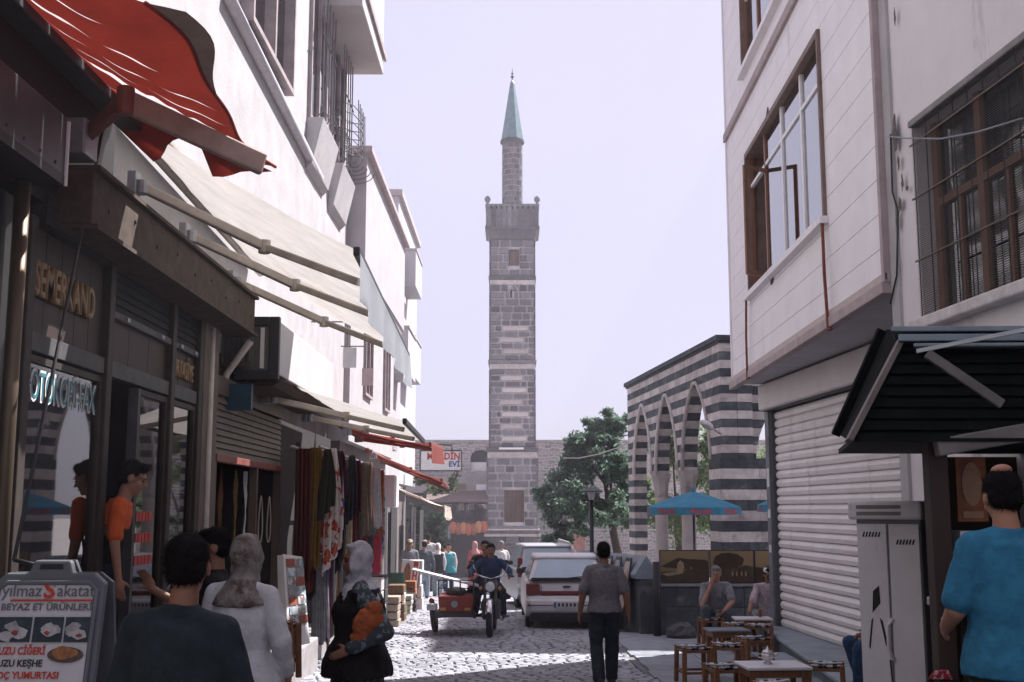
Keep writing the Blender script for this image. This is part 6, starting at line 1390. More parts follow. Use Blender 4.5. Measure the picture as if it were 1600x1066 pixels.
for k in range(7):
    u, v, Y = 708+k*8, 826+hp.uniform(-3, 4), 56.5; p = P(u, v, Y); m_ = MB(); m_.ell((p.x, Y, p.z), (.2, .15, .3), n=8, m=5); o = m_.build('hanging_bundle', M('bundle_%d' % (k % 3), [(.4,.12,.05), (.3,.1,.06), (.45,.2,.1)][k % 3], .8, .2, 10), smooth=True); tag(o, ['leftmost', 'second', 'third', 'middle', 'fifth', 'sixth', 'last'][k]+' orange bundle hanging at the far corner shop, counted towards the minaret', 'goods', 'orange bundles at the corner shop')
lb_ = MB(); lb_.bar(P(874, 850, 40), P(884, 805, 40), .18, .05, up=(0,1,0)); tag(lb_.build('leaning_post', M('plank_grey', (.4,.37,.36), .8)), 'pale post leaning in front of the tree', 'post')
for k, (u0, u1, v0, v1, Y) in enumerate(((866, 902, 842, 866, 37), (930, 958, 850, 870, 33))):
    a_, b_ = P(u0, v1, Y), P(u1, v0, Y); m_ = MB(); m_.hexa([(a_.x, Y, a_.z), (b_.x, Y, a_.z), (b_.x, Y+.4, a_.z), (a_.x, Y+.4, a_.z), (a_.x+.15, Y, b_.z), (b_.x-.25, Y, b_.z-.1), (b_.x-.25, Y+.4, b_.z-.1), (a_.x+.15, Y+.4, b_.z)]); tag(m_.build('stone_plinth', M('plank_grey'), bevel=.02), ['slanting pale stone plinth behind the parked cars', 'low pale stone plinth beside the lamp post'][k], 'plinth')
m_ = MB(); a_ = P(896, 850, 44); m_.box((a_.x, 44, G(44)), (a_.x+.45, 44.3, P(896, 820, 44).z)); tag(m_.build('pink_booth', M('pink_paint', (.5,.27,.25), .7, .15), bevel=.02), 'small pink booth below the tree', 'booth')
# ================================================================== vehicles
tyre = M('tyre_rubber', (.016,.016,.017), .8, .2, 20, .2, 60); chrome = M('chrome', (.6,.6,.62), .2, .05, metal=.9); tail = M('tail_lamp', (.16,.02,.015), .25, .2, 8); blackp = M('black_plastic', (.02,.02,.021), .5, .15, 10)
def wheel(par, c, r_, w_, axis=(1,0,0), spokes=0, name='wheel'):
    c = Vector(c); m_ = MB(); m_.lathe([(r_*.62,-w_*.42),(r_*.9,-w_*.5),(r_*.985,-w_*.36),(r_,0),(r_*.985,w_*.36),(r_*.9,w_*.5),(r_*.62,w_*.42)], c, 28, axis=axis); o = m_.build(name, tyre, par, smooth=True)
    m_ = MB(); m_.lathe([(r_*.1,-w_*.46),(r_*.5,-w_*.4),(r_*.6,-w_*.47),(r_*.61,0),(r_*.6,w_*.47),(r_*.5,w_*.4),(r_*.1,w_*.46)], c, 20, axis=axis); m_.build('rim', grey_metal, o, smooth=False)
    return o
def car(name, label, loc, rz, paint, W, L, Hh_, belt, rear_y, roof_y, tall=False):
    t = thing(name, label, 'car', loc, local=True, rz=rz); t['_local'] = 1; hw = W/2
    prof = [(.0,.34),(-.02,.5),(.0,.62),(.07,.66),(.10,belt-.1),(.2,belt),(L-1.15,belt+.0),(L-.35,belt-.14),(L-.05,belt-.25),(L,.55),(L-.03,.3),(L-.4,.22),(.3,.24)]
    m_ = MB(); m_.loft([[Vector((x, y0*sc+(L/2)*(1-sc), .2+(z-.2)*zs)) for y0, z in prof] for x, sc, zs in ((-hw,.975,.93),(-hw+.05,.995,.98),(-hw+.16,1,1),(0,1.004,1.008),(hw-.16,1,1),(hw-.05,.995,.98),(hw,.975,.93))]); m_.build('body', paint, t, smooth=False, bevel=.012)
    r0, r1 = rear_y, roof_y; f0, f1 = L-1.35, L-2.05; bw, tw = hw-.05, hw-.2
    def fr(tt, side): # frustum corners
        return {'rl': (-bw, r0, belt-.01), 'rr': (bw, r0, belt-.01), 'fl': (-bw, f0, belt-.01), 'fr': (bw, f0, belt-.01), 'Rl': (-tw, r1, Hh_-.07), 'Rr': (tw, r1, Hh_-.07), 'Fl': (-tw, f1, Hh_-.07), 'Fr': (tw, f1, Hh_-.07)}[side]
    c_ = {k: Vector(fr(0, k)) for k in ('rl','rr','fl','fr','Rl','Rr','Fl','Fr')}
    m_ = MB(); m_.hexa([c_['rl'], c_['rr'], c_['fr'], c_['fl'], c_['Rl'], c_['Rr'], c_['Fr'], c_['Fl']])
    m_.build('cabin', paint, t, bevel=.03, seg=3)
    m_ = MB(); m_.loft([[Vector((x, y, z)) for y, z in ((r1-.06, Hh_-.09), (r1+.02, Hh_-.03), ((r1+f1)/2, Hh_), (f1, Hh_-.04), (f1+.05, Hh_-.09))] for x in (-tw-.03, -tw+.06, 0, tw-.06, tw+.03)]); m_.build('roof', paint, t, smooth=True)
    def paneq(a, b, c, d, nm, mat, ins=.08, out=.012):
        ce = (a+b+c+d)/4; n_ = (b-a).cross(d-a).normalized(); 
        if n_.dot(ce-Vector((0, L/2, .9))) < 0: n_ = -n_
        q = [ce+(p-ce)*(1-ins*1.6)+n_*out for p in (a, b, c, d)]; m_ = MB(); m_.slab(q, n_*.006); m_.build(nm, mat, t)
    gl = M('car_glass', (.34,.43,.5), .15, .12, 2, spec=.9)
    paneq(c_['rl'], c_['rr'], c_['Rr'], c_['Rl'], 'rear_window', gl); paneq(c_['fl'], c_['fr'], c_['Fr'], c_['Fl'], 'windscreen', gl)
    for a, b in (('l', 'l'), ('r', 'r')): paneq(c_['r'+a], c_['f'+a], c_['F'+a], c_['R'+a], 'side_window', gl, .07)
    for x in (-hw+.09, hw-.09):
        for y in (.72, L-.85): wheel(t, (x, y, .29), .29, .17)
    m_ = MB(); m_.box((-hw+.08, .1, .16), (hw-.08, L-.3, .28)); m_.build('underbody', blackp, t)
    for sx in (-1, 1):
        m_ = MB()
        if tall: m_.box((sx*(hw-.13), -.005+.08, .8), (sx*(hw-.012), .2, 1.28))
        else: m_.box((sx*(hw-.27), .03, .665), (sx*(hw-.012), .16, .875))
        m_.build('tail_lamp', tail, t, bevel=.012)
        m_ = MB(); m_.box((sx*(hw-.02), L-1.75, belt), (sx*(hw+.13), L-1.65, belt+.11)); m_.build('mirror', blackp, t, bevel=.02)
        m_ = MB(); m_.box((sx*(hw-.1), L-1.72, belt+.02), (sx*(hw), L-1.68, belt+.05)); m_.build('mirror_arm', blackp, t)
    if not tall:
        m_ = MB(); m_.box((-hw+.27, .045, .665), (hw-.27, .12, .735)); m_.build('red_band', tail, t, bevel=.005)
    m_ = MB(); m_.loft([[Vector((x, y+dy, z)) for y, z in ((-.07,.38),(-.09,.46),(-.08,.56),(-.02,.6),(.05,.6),(.05,.34),(-.02,.33))] for x, dy in ((-hw+.0,.08),(-hw+.1,.01),(0,0),(hw-.1,.01),(hw-.0,.08))]); bp_ = m_.build('bumper', paint, t, bevel=.008)
    m_ = MB(); m_.box((-.26, -.105, .43), (.26, -.088, .54)); pl_ = m_.build('number_plate', M('plate_white', (.5,.52,.55), .5, .15, 30), t, bevel=.003)
    m_ = MB()
    for k in range(6): x = -.18+.075*k; m_.box((x, -.109, .455), (x+.042, -.1055, .52))
    stuff(m_.build('plate_characters', blk, t))
    m_ = MB(); m_.box((-.255, -.1085, .435), (-.215, -.1055, .535)); m_.build('plate_band', M('ink_blue'), t)
    m_ = MB(); m_.box((-hw+.1, -.03, .27), (hw-.1, .04, .335)); m_.build('rear_skirt', blackp, t)
    m_ = MB(); m_.tube([(-hw+.42, -.06, .25), (-hw+.42, .3, .25)], .028, 10); m_.build('exhaust', dark_metal, t)
    n_ = Vector((0, -(Hh_-.07-belt), (r1-r0))).normalized(); a_ = Vector((0, r0-.03, belt+.02)); m_ = MB(); m_.bar(a_+Vector((-.05,-.01,0)), a_+Vector((.42, (r1-r0)*.06-.02, .05)), .018, .018); m_.build('wiper', black, t)
    m_ = MB(); m_.box((-bw+.06, r0-.035, belt-.03), (bw-.06, r0+.02, belt+.035)); m_.build('window_seal', black, t)
    for (x0, x1, z0, z1) in ((-hw+.3, hw-.3, .655, .663), (-hw+.3, -hw+.306, .663, belt-.12), (hw-.306, hw-.3, .663, belt-.12)): m_ = MB(); m_.box((x0, .03, z0), (x1, .12, z1)); m_.build('panel_gap', black, t)
    for sx in (-1, 1): m_ = MB(); m_.box((sx*(hw-.06)-.015, -.078, .47), (sx*(hw-.06)+.015, -.05, .5)); m_.build('bumper_reflector', tail, t)
    m_ = MB(); m_.box((-hw+.02, -.095, .47), (hw-.02, -.06, .485)); m_.build('bumper_strip', blackp, t)
    m_ = MB(); m_.box((-.07, .05, .8), (.07, .09, .83)); m_.build('boot_handle', blackp, t)
    return t
cw = M('car_white', (.62,.6,.61), .35, .08, 3, spec=.5, dirt=((.4,.37,.36), 2.5, .62)); cg = M('car_silver', (.42,.42,.44), .28, .05, 3, spec=.6, metal=.3)
CY = 22.6
car('hatchback_car', 'white hatchback car parked with its rear to the camera', (XU(886, 950, CY), CY, G(CY)-.0), R(1), cw, 1.58, 4.0, 1.42, .95, .10, .52)
SYc = 29.5
car('estate_car', 'silver estate car with open driver mirror ahead of the white hatchback', (XU(858, 950, SYc), SYc, G(SYc)), R(6), cg, 1.58, 4.3, 1.62, 1.02, .02, .3, True)
# ------------------------------------------------------------------ cargo motorcycle
mcx, mcy = XU(765, 990, 21.0), 21.0
mc = thing('cargo_motorcycle', 'black motorcycle with a red cargo sidecar heading towards the camera', 'motorcycle', (mcx, mcy, G(mcy)), local=True, rz=R(-2)); mc['_local'] = 1
bk = M('bike_black', (.014,.014,.015), .35, .1, 5, spec=.6); eng = M('engine_grey', (.14,.14,.15), .5, .2, 12, metal=.5); redb = M('cargo_red', (.2,.028,.018), .6, .25, 6, .1, dirt=((.12,.04,.03), 5, .62))
wheel(mc, (0, 0, .31), .31, .105, name='front_wheel'); wheel(mc, (0, 1.35, .3), .3, .11, name='rear_wheel')
m_ = MB()
for k in range(9): a = math.pi*(.06+.62*k/8); m_.add([], [])
fp = [(-.36*math.cos(R(t)), .31+.36*math.sin(R(t))) for t in range(25, 150, 14)]
m_ = MB(); m_.loft([[Vector((x*wd, y, z+dz)) for x, dz in ((-1,-.03),(-.7,.0),(0,.015),(.7,.0),(1,-.03),(.9,-.045),(0,-.005),(-.9,-.045))] for (y, z), wd in zip(fp, [.06]*len(fp))]); m_.build('front_fender', chrome, mc, smooth=True)
for sx in (-1, 1):
    m_ = MB(); m_.tube([(sx*.095, 0, .31), (sx*.095, .12, .62), (sx*.095, .28, 1.0)], [.03, .03, .022], 10); m_.build('fork_tube', bk, mc, smooth=True)
    m_ = MB(); m_.tube([(0, .3, 1.0), (sx*.12, .3, 1.03), (sx*.25, .33, 1.07), (sx*.38, .42, 1.04)], .013, 8); m_.build('handlebar', chrome, mc, smooth=True)
    m_ = MB(); m_.tube([(sx*.3, .37, 1.06), (sx*.41, .44, 1.035)], .02, 10); m_.build('grip', blackp, mc, smooth=True)
    m_ = MB(); m_.tube([(sx*.24, .33, 1.07), (sx*.3, .32, 1.2), (sx*.33, .32, 1.27)], .007, 6); m_.build('mirror_stem', chrome, mc, smooth=True)
    m_ = MB(); m_.ell((sx*.35, .31, 1.29), (.055, .015, .04)); m_.build('mirror', bk, mc, smooth=True)
    m_ = MB(); m_.lathe([(.03, 0), (.035, .05), (.02, .07)], (sx*.17, .2, .84), 10, axis=(0,-1,0)); m_.build('indicator', M('amber_lens', (.45,.16,.02), .3), mc, smooth=True)
    m_ = MB(); m_.tube([(sx*.1, .75, .3), (sx*.32, .75, .3)], .018, 8); m_.build('footpeg', blackp, mc, smooth=True)
m_ = MB(); m_.lathe([(.07, .12), (.098, .08), (.105, .0), (.1, -.012)], (0, .12, .87), 20, axis=(0,1,0)); m_.build('headlight_shell', bk, mc, smooth=True)
m_ = MB(); m_.ell((0, .112, .87), (.09, .025, .09)); m_.build('headlight', M('lamp_glass', (.55,.57,.6), .1, .1, spec=.9), mc, smooth=True)
m_ = MB(); m_.ell((0, .6, .86), (.13, .3, .12)); m_.build('fuel_tank', M('tank_dark', (.03,.02,.02), .25, .2, spec=.6), mc, smooth=True)
m_ = MB(); m_.box((-.13, .85, .72), (.13, 1.6, .8)); m_.build('seat', blackp, mc, bevel=.03)
m_ = MB(); m_.box((-.17, .4, .28), (.17, .8, .62)); m_.build('engine', eng, mc, bevel=.03)
for k in range(5): m_ = MB(); m_.box((-.2, .42, .42+k*.035), (.2, .7, .432+k*.035)); m_.build('cooling_fin', eng, mc)
m_ = MB(); m_.tube([(0, .3, .95), (0, .35, .6), (0, .5, .26), (0, 1.2, .28)], .025, 8); m_.build('frame', bk, mc, smooth=True)
m_ = MB(); m_.tube([(.1, .5, .35), (.2, .6, .26), (.22, 1.5, .3)], .035, 10); m_.build('exhaust', chrome, mc, smooth=True)
# sidecar
sx0, sx1 = -1.0, -.28
m_ = MB(); m_.box((sx0, .15, .33), (sx1, 1.75, .42)); m_.build('cargo_frame', blackp, mc, bevel=.01)
m_ = MB(); m_.hexa([(sx0+.08, .17, .42), (sx1-.04, .17, .42), (sx1-.04, 1.7, .42), (sx0+.08, 1.7, .42), (sx0+.06, .15, .70), (sx1-.02, .15, .70), (sx1-.02, 1.72, .70), (sx0+.06, 1.72, .70)]); cb = m_.build('cargo_box', redb, mc, bevel=.012)
m_ = MB(); m_.slab([((sx0+sx1)/2+.06*math.cos(t), .13, .56+.06*math.sin(t)) for t in [2*math.pi*i/16 for i in range(16)]], (0,.01,0)); m_.build('badge', M('badge_grey', (.2,.24,.27), .4), cb)
for x in (sx0+.1, sx1-.18): m_ = MB(); m_.box((x, .13, .45), (x+.1, .145, .5)); m_.build('reflector', M('ochre_paint', (.4,.22,.04), .5), cb)
for x in (sx0+.06, sx0+.3, sx1-.26, sx1-.02): m_ = MB(); m_.tube([(x, .16, .7), (x, .16, .98)], .013, 6); m_.build('rail_post', blackp, mc)
for z in (.84, .98): m_ = MB(); m_.tube([(sx0+.06, 1.7, z), (sx0+.06, .16, z), (sx1-.02, .16, z), (sx1-.02, 1.7, z)], .013, 6); m_.build('rail', blackp, mc)
m_ = MB(); m_.ell((sx0+.36, .45, .76), (.2, .16, .09)); m_.build('load', blackp, mc, smooth=True)
o = wheel(mc, (sx0-.07, .75, .28), .28, .09, axis=(1, 0, .12), name='cargo_wheel')
m_ = MB(); m_.tube([(sx0-.07, .75, .28), (sx1, .75, .33)], .025, 8); m_.build('axle', dark_metal, mc)
m_ = MB(); m_.box((sx0-.14, .12, .45), (sx0+.04, .3, .56)); m_.build('mudguard', grey_metal, mc, bevel=.01); m_ = MB(); m_.ell((sx0-.05, .12, .62), (.05, .03, .05)); m_.build('side_lamp', tail, mc, smooth=True)
m_ = MB(); m_.tube([(sx1+.05, .3, .36), (sx1+.25, .45, .4)], .02, 8); m_.tube([(sx1+.02, 1.4, .36), (sx1+.25, 1.3, .4)], .02, 8); m_.build('coupling', bk, mc)
bd_ = MB(); a_, b_ = P(644, 892, 22.2), P(748, 918, 21.45); bd_.slab([a_, b_, b_+Vector((-.02,.5,-.0)), a_+Vector((-.02,.5,0))], (0, 0, .03)); bd_ = bd_.build('white_board', M('board_white', (.6,.58,.6), .6, .08)); tag(bd_, 'long pale board lying across the cargo sidecar rails', 'board')
# ================================================================== people
TEX = {}
def remesh(mb, name, mats, vox, smooth=4, disp=0., dsize=.15):
    me = mb.mesh('tmp', mats[0] if isinstance(mats, list) else mats); o = bpy.data.objects.new('tmp', me)
    r_ = o.modifiers.new('r', 'REMESH'); r_.mode = 'VOXEL'; r_.voxel_size = vox; r_.use_smooth_shade = True
    if smooth: s_ = o.modifiers.new('s', 'SMOOTH'); s_.factor = .5; s_.iterations = smooth
    if disp:
        if dsize not in TEX: TEX[dsize] = bpy.data.textures.new('folds', 'CLOUDS'); TEX[dsize].noise_scale = dsize; TEX[dsize].noise_depth = 2
        d = o.modifiers.new('d', 'DISPLACE'); d.texture = TEX[dsize]; d.strength = disp; d.mid_level = .5; d.texture_coords = 'LOCAL'
        if vox < .0155 and dsize == .15:
            if 'folds' not in TEX: TEX['folds'] = bpy.data.textures.new('drape', 'MARBLE'); TEX['folds'].noise_scale = .13; TEX['folds'].turbulence = 6; TEX['folds'].marble_type = 'SOFT'
            d = o.modifiers.new('d2', 'DISPLACE'); d.texture = TEX['folds']; d.strength = .010; d.mid_level = .5; d.texture_coords = 'LOCAL'
    out = bpy.data.meshes.new_from_object(evaluated(o)); bpy.data.objects.remove(o)
    out.name = name; out.materials.clear()
    for m in (mats if isinstance(mats, list) else [mats]): out.materials.append(m)
    return out
skin = M('skin_tan', (.34,.17,.11), .55, .12, 10, .05, 80); skin_d = M('skin_brown', (.24,.115,.07), .55, .12, 10); hair_b = M('hair_black', (.008,.007,.007), .85, .3, 30, .3, 120, spec=.12); hair_g = M('hair_grey', (.2,.2,.2), .7, .3, 30, .3, 120); eye_m = M('eye_dark', (.02,.015,.012), .2); shoe_b = M('shoe_black', (.02,.018,.017), .5); lip = M('lip', (.24,.08,.065), .6)
J0 = dict(pel=(0,0,.95), hipL=(-.095,0,.92), hipR=(.095,0,.92), knL=(-.105,.025,.5), knR=(.105,.025,.5), anL=(-.105,-.02,.085), anR=(.105,-.02,.085), ch=(0,-.005,1.27), nk=(0,-.012,1.475), hd=(0,.02,1.635), shL=(-.18,-.015,1.405), shR=(.18,-.015,1.405), elL=(-.235,-.05,1.13), elR=(.235,-.05,1.13), wrL=(-.24,.04,.885), wrR=(.24,.04,.885), toeL=(0,1,0), toeR=(0,1,0))
def rings(j, lv, n=16):
    """torso rings: lv = [(t along pelvis..chest..neck, rx, ry)]"""
    pel, ch, nk = j['pel'], j['ch'], j['nk']; out = []
    hr = (j['hipR']-j['hipL']).normalized(); sr = (j['shR']-j['shL']).normalized()
    for t, rx, ry in lv:
        c = pel.lerp(ch, t) if t <= 1 else ch.lerp(nk, t-1); d = ((ch-pel) if t < .7 else (nk-pel)).normalized()
        if t < 0: c = pel+Vector((0,0,1))*t*(ch-pel).length if abs(d.z) > .5 else c
        r_ = hr.lerp(sr, max(0, min(1, t))); r_ = (r_-d*r_.dot(d)).normalized(); f_ = d.cross(r_)
        out.append([c+r_*rx*math.cos(2*math.pi*k/n)+f_*ry*math.sin(2*math.pi*k/n) for k in range(n)])
    return out
def hand(mb, wr, d, nrm, side, curl=.5, s=1.):
    d = d.normalized(); nrm = (nrm-d*nrm.dot(d)).normalized(); w_ = d.cross(nrm)*side      # w_: towards the thumb
    pc = wr+d*.045*s; B_ = Matrix((w_, nrm, d)).transposed()
    mb.ell(pc, (.04*s, .017*s, .052*s), B_, 10, 6)
    for k, (off, l1, l2) in enumerate(((.028,.04,.036), (.0095,.046,.042), (-.0095,.043,.039), (-.027,.034,.03))):
        b = wr+d*.085*s+w_*off*s; a1 = curl*.7; a2 = curl*1.5; e = b+(d*math.cos(a1)+nrm*math.sin(a1))*l1*s; t_ = e+(d*math.cos(a2)+nrm*math.sin(a2))*l2*s
        mb.rcone(b-d*.02*s, .0098*s, e, .0092*s, 8); mb.rcone(e, .0092*s, t_, .0075*s, 8)
    b = wr+d*.022*s+w_*.03*s; e = b+(d*.6+w_*.75+nrm*.25).normalized()*.038*s; t_ = e+(d*.85+w_*.25+nrm*.5).normalized()*.03*s
    mb.rcone(b, .0125*s, e, .0105*s, 8); mb.rcone(e, .0105*s, t_, .0085*s, 8)
def strands(me, c, mat, k):
    """short tapering locks combed back and down over the scalp"""
    rr = random.Random(len(me.vertices)); fs = me.polygons; v = []; f = []
    for _ in range(2600):
        p = fs[rr.randrange(len(fs))]; n_ = Vector(p.normal); q = Vector(p.center)+Vector((rr.gauss(0,.004), rr.gauss(0,.004), rr.gauss(0,.004)))
        d = Vector((rr.gauss(0,.35), -.55+rr.gauss(0,.4), -.75+rr.gauss(0,.35))); d = (d-n_*d.dot(n_)*.8+n_*rr.uniform(.0,.3)).normalized(); s_ = d.cross(n_).normalized()*.0022*k; l_ = rr.uniform(.014, .03)*k
        b = len(v); v += [q-s_, q+s_, q+d*l_+n_*.002]; f.append((b, b+1, b+2))
    bm = bmesh.new(); bm.from_mesh(me); vs_ = [bm.verts.new(x) for x in v]
    for t in f: bm.faces.new([vs_[i] for i in t])
    bm.to_mesh(me); bm.free()
def person(label, loc, rz=0., H=1.72, pose={}, fat=1., head=(0,0), sk=skin, hair=hair_b, shirt=None, sleeve='short', trousers=None, shoes=shoe_b, skirt=None, scarf=None, vest=None, vox=.011, hem=-.28, curl=.5, group=None, hands=True, female=False, hat=None, mustache=False, eyes=True, palm=None, hairlen=0, dispn=.02, collar=None, skirt_r=(.2,.24,.28), belly=0., hand_d={}, bald=False):
    k = H/1.75; j = {n: Vector(v) for n, v in J0.items()}
    for n, v in pose.items(): j[n] = Vector(v)
    for n in j:
        if not n.startswith('toe'): j[n] = j[n]*k
    f = fat*k; body = MB(); yaw, pit = head
    HM = Matrix.Rotation(R(yaw), 3, 'Z') @ Matrix.Rotation(R(pit), 3, 'X'); hc = j['hd']
    def hp(x, y, z): return hc+HM @ Vector((x*k, y*k, z*k))
    he = lambda c, r_: body.ell(hp(*c), tuple(q*k for q in r_), HM, 14, 9)
    he((0,-.012,.03), (.077,.094,.098)); he((0,.018,-.04), (.06,.07,.078)); he((0,.07,.03), (.055,.024,.02)); he((0,.066,-.092), (.027,.022,.022)); he((0,.083,-.058), (.026,.012,.011))
    for sx in (-1, 1): he((sx*.079,-.008,-.005), (.011,.026,.034)); he((sx*.04,.06,-.025), (.024,.025,.028))
    body.rcone(hp(0,.09,.015), .009*k, hp(0,.112,-.022), .0155*k, 8)
    body.rcone(j['nk']-Vector((0,0,.04*k)), .062*f, hp(0,-.02,-.05), .052*k, 12)
    def arm(mb, e, stop=1., flat=False):
        for s_ in 'LR':
            a, b, c = j['sh'+s_], j['el'+s_], j['wr'+s_]
            mb.rcone(a, ((.054 if e else .045)+e*.5)*f, b, (.043+e)*f); mb.rcone(j['nk']-Vector((0,0,(.03 if e else .06)*k)), ((.05 if e else .03)+e*.6)*f, a, ((.05 if e else .035)+e*.6)*f)
            mb.rcone(b, (.043+e)*f, b.lerp(c, stop), (.043-.015*stop+e*(1 if stop == 1 else .8))*f, flat=False)
    tl = [(-.32,.10,.09),(-.2,.15,.115),(0,.165,.125),(.35,.147,.112+.05*belly),(.7,.155,.115+.04*belly),(1,.168,.118),(1.45,.165,.105),(1.8,.12,.085),(2.0,.07,.065)]
    if female: tl = [(-.32,.11,.10),(-.15,.175,.13),(.05,.165,.125),(.4,.14,.108),(.75,.148,.13),(1,.16,.135),(1.45,.15,.10),(1.8,.11,.08),(2.0,.06,.06)]
    cv_ = .86 if (shirt or vest or 'orange' in label) else 1.
    body.loft(rings(j, [(t, rx*f*(cv_ if t < 1.9 else 1), ry*f*(cv_ if t < 1.9 else 1)) for t, rx, ry in tl])); arm(body, 0.)
    def legs(mb, e0, e1, e2, upto=1.):
        for s_ in 'LR':
            a, b, c = j['hip'+s_], j['kn'+s_], j['an'+s_]
            mb.rcone(a, (.083+e0)*f, b, (.056+e1)*f); mb.rcone(b, (.056+e1)*f, b.lerp(c, .35), (.057+e1)*f); mb.rcone(b.lerp(c, .35), (.057+e1)*f, b.lerp(c, upto), (.036+e2)*f, flat=False)
    legs(body, 0, 0, 0)
    for s_ in 'LR':
        t_ = j['toe'+s_].normalized(); a = j['an'+s_]; body.rcone(a-t_*.03*k-Vector((0,0,.03*k)), .036*k, a+t_*.13*k-Vector((0,0,.052*k)), .026*k)
        if hands:
            d = (j['wr'+s_]-j['el'+s_]); d = Vector(hand_d[s_]) if s_ in hand_d else d
            nn = Vector(palm[s_]) if palm and s_ in palm else Vector((1 if s_ == 'L' else -1, .2, 0)); side = 1.
            wv = d.normalized().cross((nn-d.normalized()*nn.dot(d.normalized())).normalized())
            side = 1. if wv.dot(Vector((0,1,.3))) >= 0 else -1.
            hand(body, j['wr'+s_], d, nn, side, curl, k)
    me = remesh(body, 'person', sk, vox, 3 if vox < .013 else 2)
    o = bpy.data.objects.new('person', me); COL.objects.link(o); o.location = loc; o.rotation_euler = (0, 0, rz); o['_local'] = 1
    tag(o, label, 'person', group)
    def part(mb, nm, mat, vx=None, disp=0., sm=3, ds=.15): return link(nm, remesh(mb, nm, mat, vx or vox*1.15, sm, disp, ds), o)
    if trousers:
        m_ = MB(); m_.loft(rings(j, [(-.34,.12*f,.10*f),(-.2,.165*f,.13*f),(0,.178*f,.137*f),(.22,.165*f,.13*f)])); legs(m_, .016, .022, .034, .97); part(m_, 'trousers', trousers, disp=dispn)
    if skirt:
        m_ = MB(); g = [(.25, skirt_r[0]*.8), (0, skirt_r[0]), (-.0, skirt_r[0])]; z0 = .12; n = 20; pel = j['pel']; rr_ = []
        for q in range(7):
            t = q/6; r_ = (skirt_r[0]*(1-t)+skirt_r[2]*t)*(1 if t else .85)*k; c = Vector((pel.x*(1-t)+(j['anL'].x+j['anR'].x)/2*t, pel.y*(1-t)+(j['anL'].y+j['anR'].y)/2*t, (pel.z+.12*k)*(1-t)+.1*k*t))
            rr_.append([c+Vector(((1+.035*t*math.sin(i*4.1))*r_*math.cos(2*math.pi*i/n*1.0), (1+.06*t*math.sin(2*math.pi*i/n*6))*r_*.85*math.sin(2*math.pi*i/n), 0)) for i in range(n)])
        m_.loft(rr_); part(m_, 'skirt', skirt, disp=dispn*1.4)
    if shirt:
        m_ = MB(); ex = .02*f; lv = [(hem,.205*f,.172*f+.03*belly*f), (hem*.4,.2*f,.165*f+.03*belly*f)]+[(t, rx*f+ex, ry*f+ex) for t, rx, ry in tl if t > .1 and t < 1.95]; m_.loft(rings(j, [(t, a+(.035*f if skirt and t < .1 else 0), b+(.035*f if skirt and t < .1 else 0)) for t, a, b in lv]))
        if sleeve == 'long': arm(m_, .018, .97)
        elif sleeve == 'short':
            for s_ in 'LR': m_.rcone(j['sh'+s_], .066*f, j['sh'+s_].lerp(j['el'+s_], .82), .064*f, flat=False); m_.rcone(j['nk']-Vector((0,0,.03*k)), .067*f, j['sh'+s_], .064*f)
        if collar: m_.rcone(j['nk']-Vector((0,0,.05*k)), .085*f, j['nk']+Vector((0,-.004,.03*k)), .066*f, flat=True)
        part(m_, 'shirt', shirt, disp=dispn)
    if vest:
        m_ = MB(); ex = .042*f; m_.loft(rings(j, [(-.5,.265*f,.23*f),(-.2,.255*f,.22*f),(.05,.235*f,.2*f)]+[(t, rx*f+ex, ry*f+ex) for t, rx, ry in tl if .2 < t < 1.85]))
        for s_ in 'LR': m_.rcone(j['nk']-Vector((0,0,.06*k)), .06*f, j['sh'+s_]-Vector((0,0,.015*k)), .066*f)
        part(m_, 'vest', vest, disp=dispn)
    if shoes:
        for s_ in 'LR':
            m_ = MB(); t_ = j['toe'+s_].normalized(); a = j['an'+s_]; m_.rcone(a-t_*.045*k-Vector((0,0,.035*k)), .05*k, a+t_*.08*k-Vector((0,0,.048*k)), .044*k); m_.rcone(a+t_*.08*k-Vector((0,0,.048*k)), .044*k, a+t_*.15*k-Vector((0,0,.055*k)), .034*k); m_.rcone(a, .048*k, a-Vector((0,0,.03*k)), .05*k); part(m_, 'shoe', shoes, vx=max(vox, .012))
    if hair and not scarf:
        m_ = MB(); q = lambda c, r_: m_.ell(hp(*c), tuple(x*k for x in r_), HM, 14, 9)
        if True:
            q((0,-.026,.05), (.085,.098,.09)); q((0,-.05,.0), (.082,.066,.07)); q((0,.035,.1), (.06,.05,.035))
        if hairlen: q((0,-.06,-.06), (.08,.05,.1*hairlen))
        ho_ = part(m_, 'hair', hair, vx=max(.009, vox*.8), disp=.012, sm=2, ds=.03)
        if vox < .0125: strands(ho_.data, hc-Vector((0,.02*k,0)), hair, k)
    if bald: m_ = MB(); m_.ell(hp(0,-.045,.125), (.05*k,.058*k,.03*k), HM); part(m_, 'bald_patch', sk, sm=1)
    if scarf:
        m_ = MB(); q = lambda c, r_: m_.ell(hp(*c), tuple(x*k for x in r_), HM, 16, 10)
        q((0,-.03,.03), (.098,.104,.122)); q((0,-.03,-.07), (.09,.09,.1)); q((0,-.0,-.13), (.082,.085,.06)); q((0,.035,.115), (.07,.05,.025))
        for sx in (-1, 1): q((sx*.076,.02,-.02), (.022,.055,.1))
        m_.rcone(hp(0,-.01,-.14), .095*k, j['nk']-Vector((0,0,.03*k)), .115*k); m_.loft(rings(j, [(1.35,.19*f,.15*f),(1.6,.17*f,.135*f),(1.95,.11*f,.105*f)])); part(m_, 'headscarf', scarf, disp=.025, ds=.1)
    if hat == 'cap':
        m_ = MB(); m_.ell(hp(0,-.02,.075), (.087*k,.1*k,.06*k), HM); part(m_, 'skull_cap', white_p, sm=2)
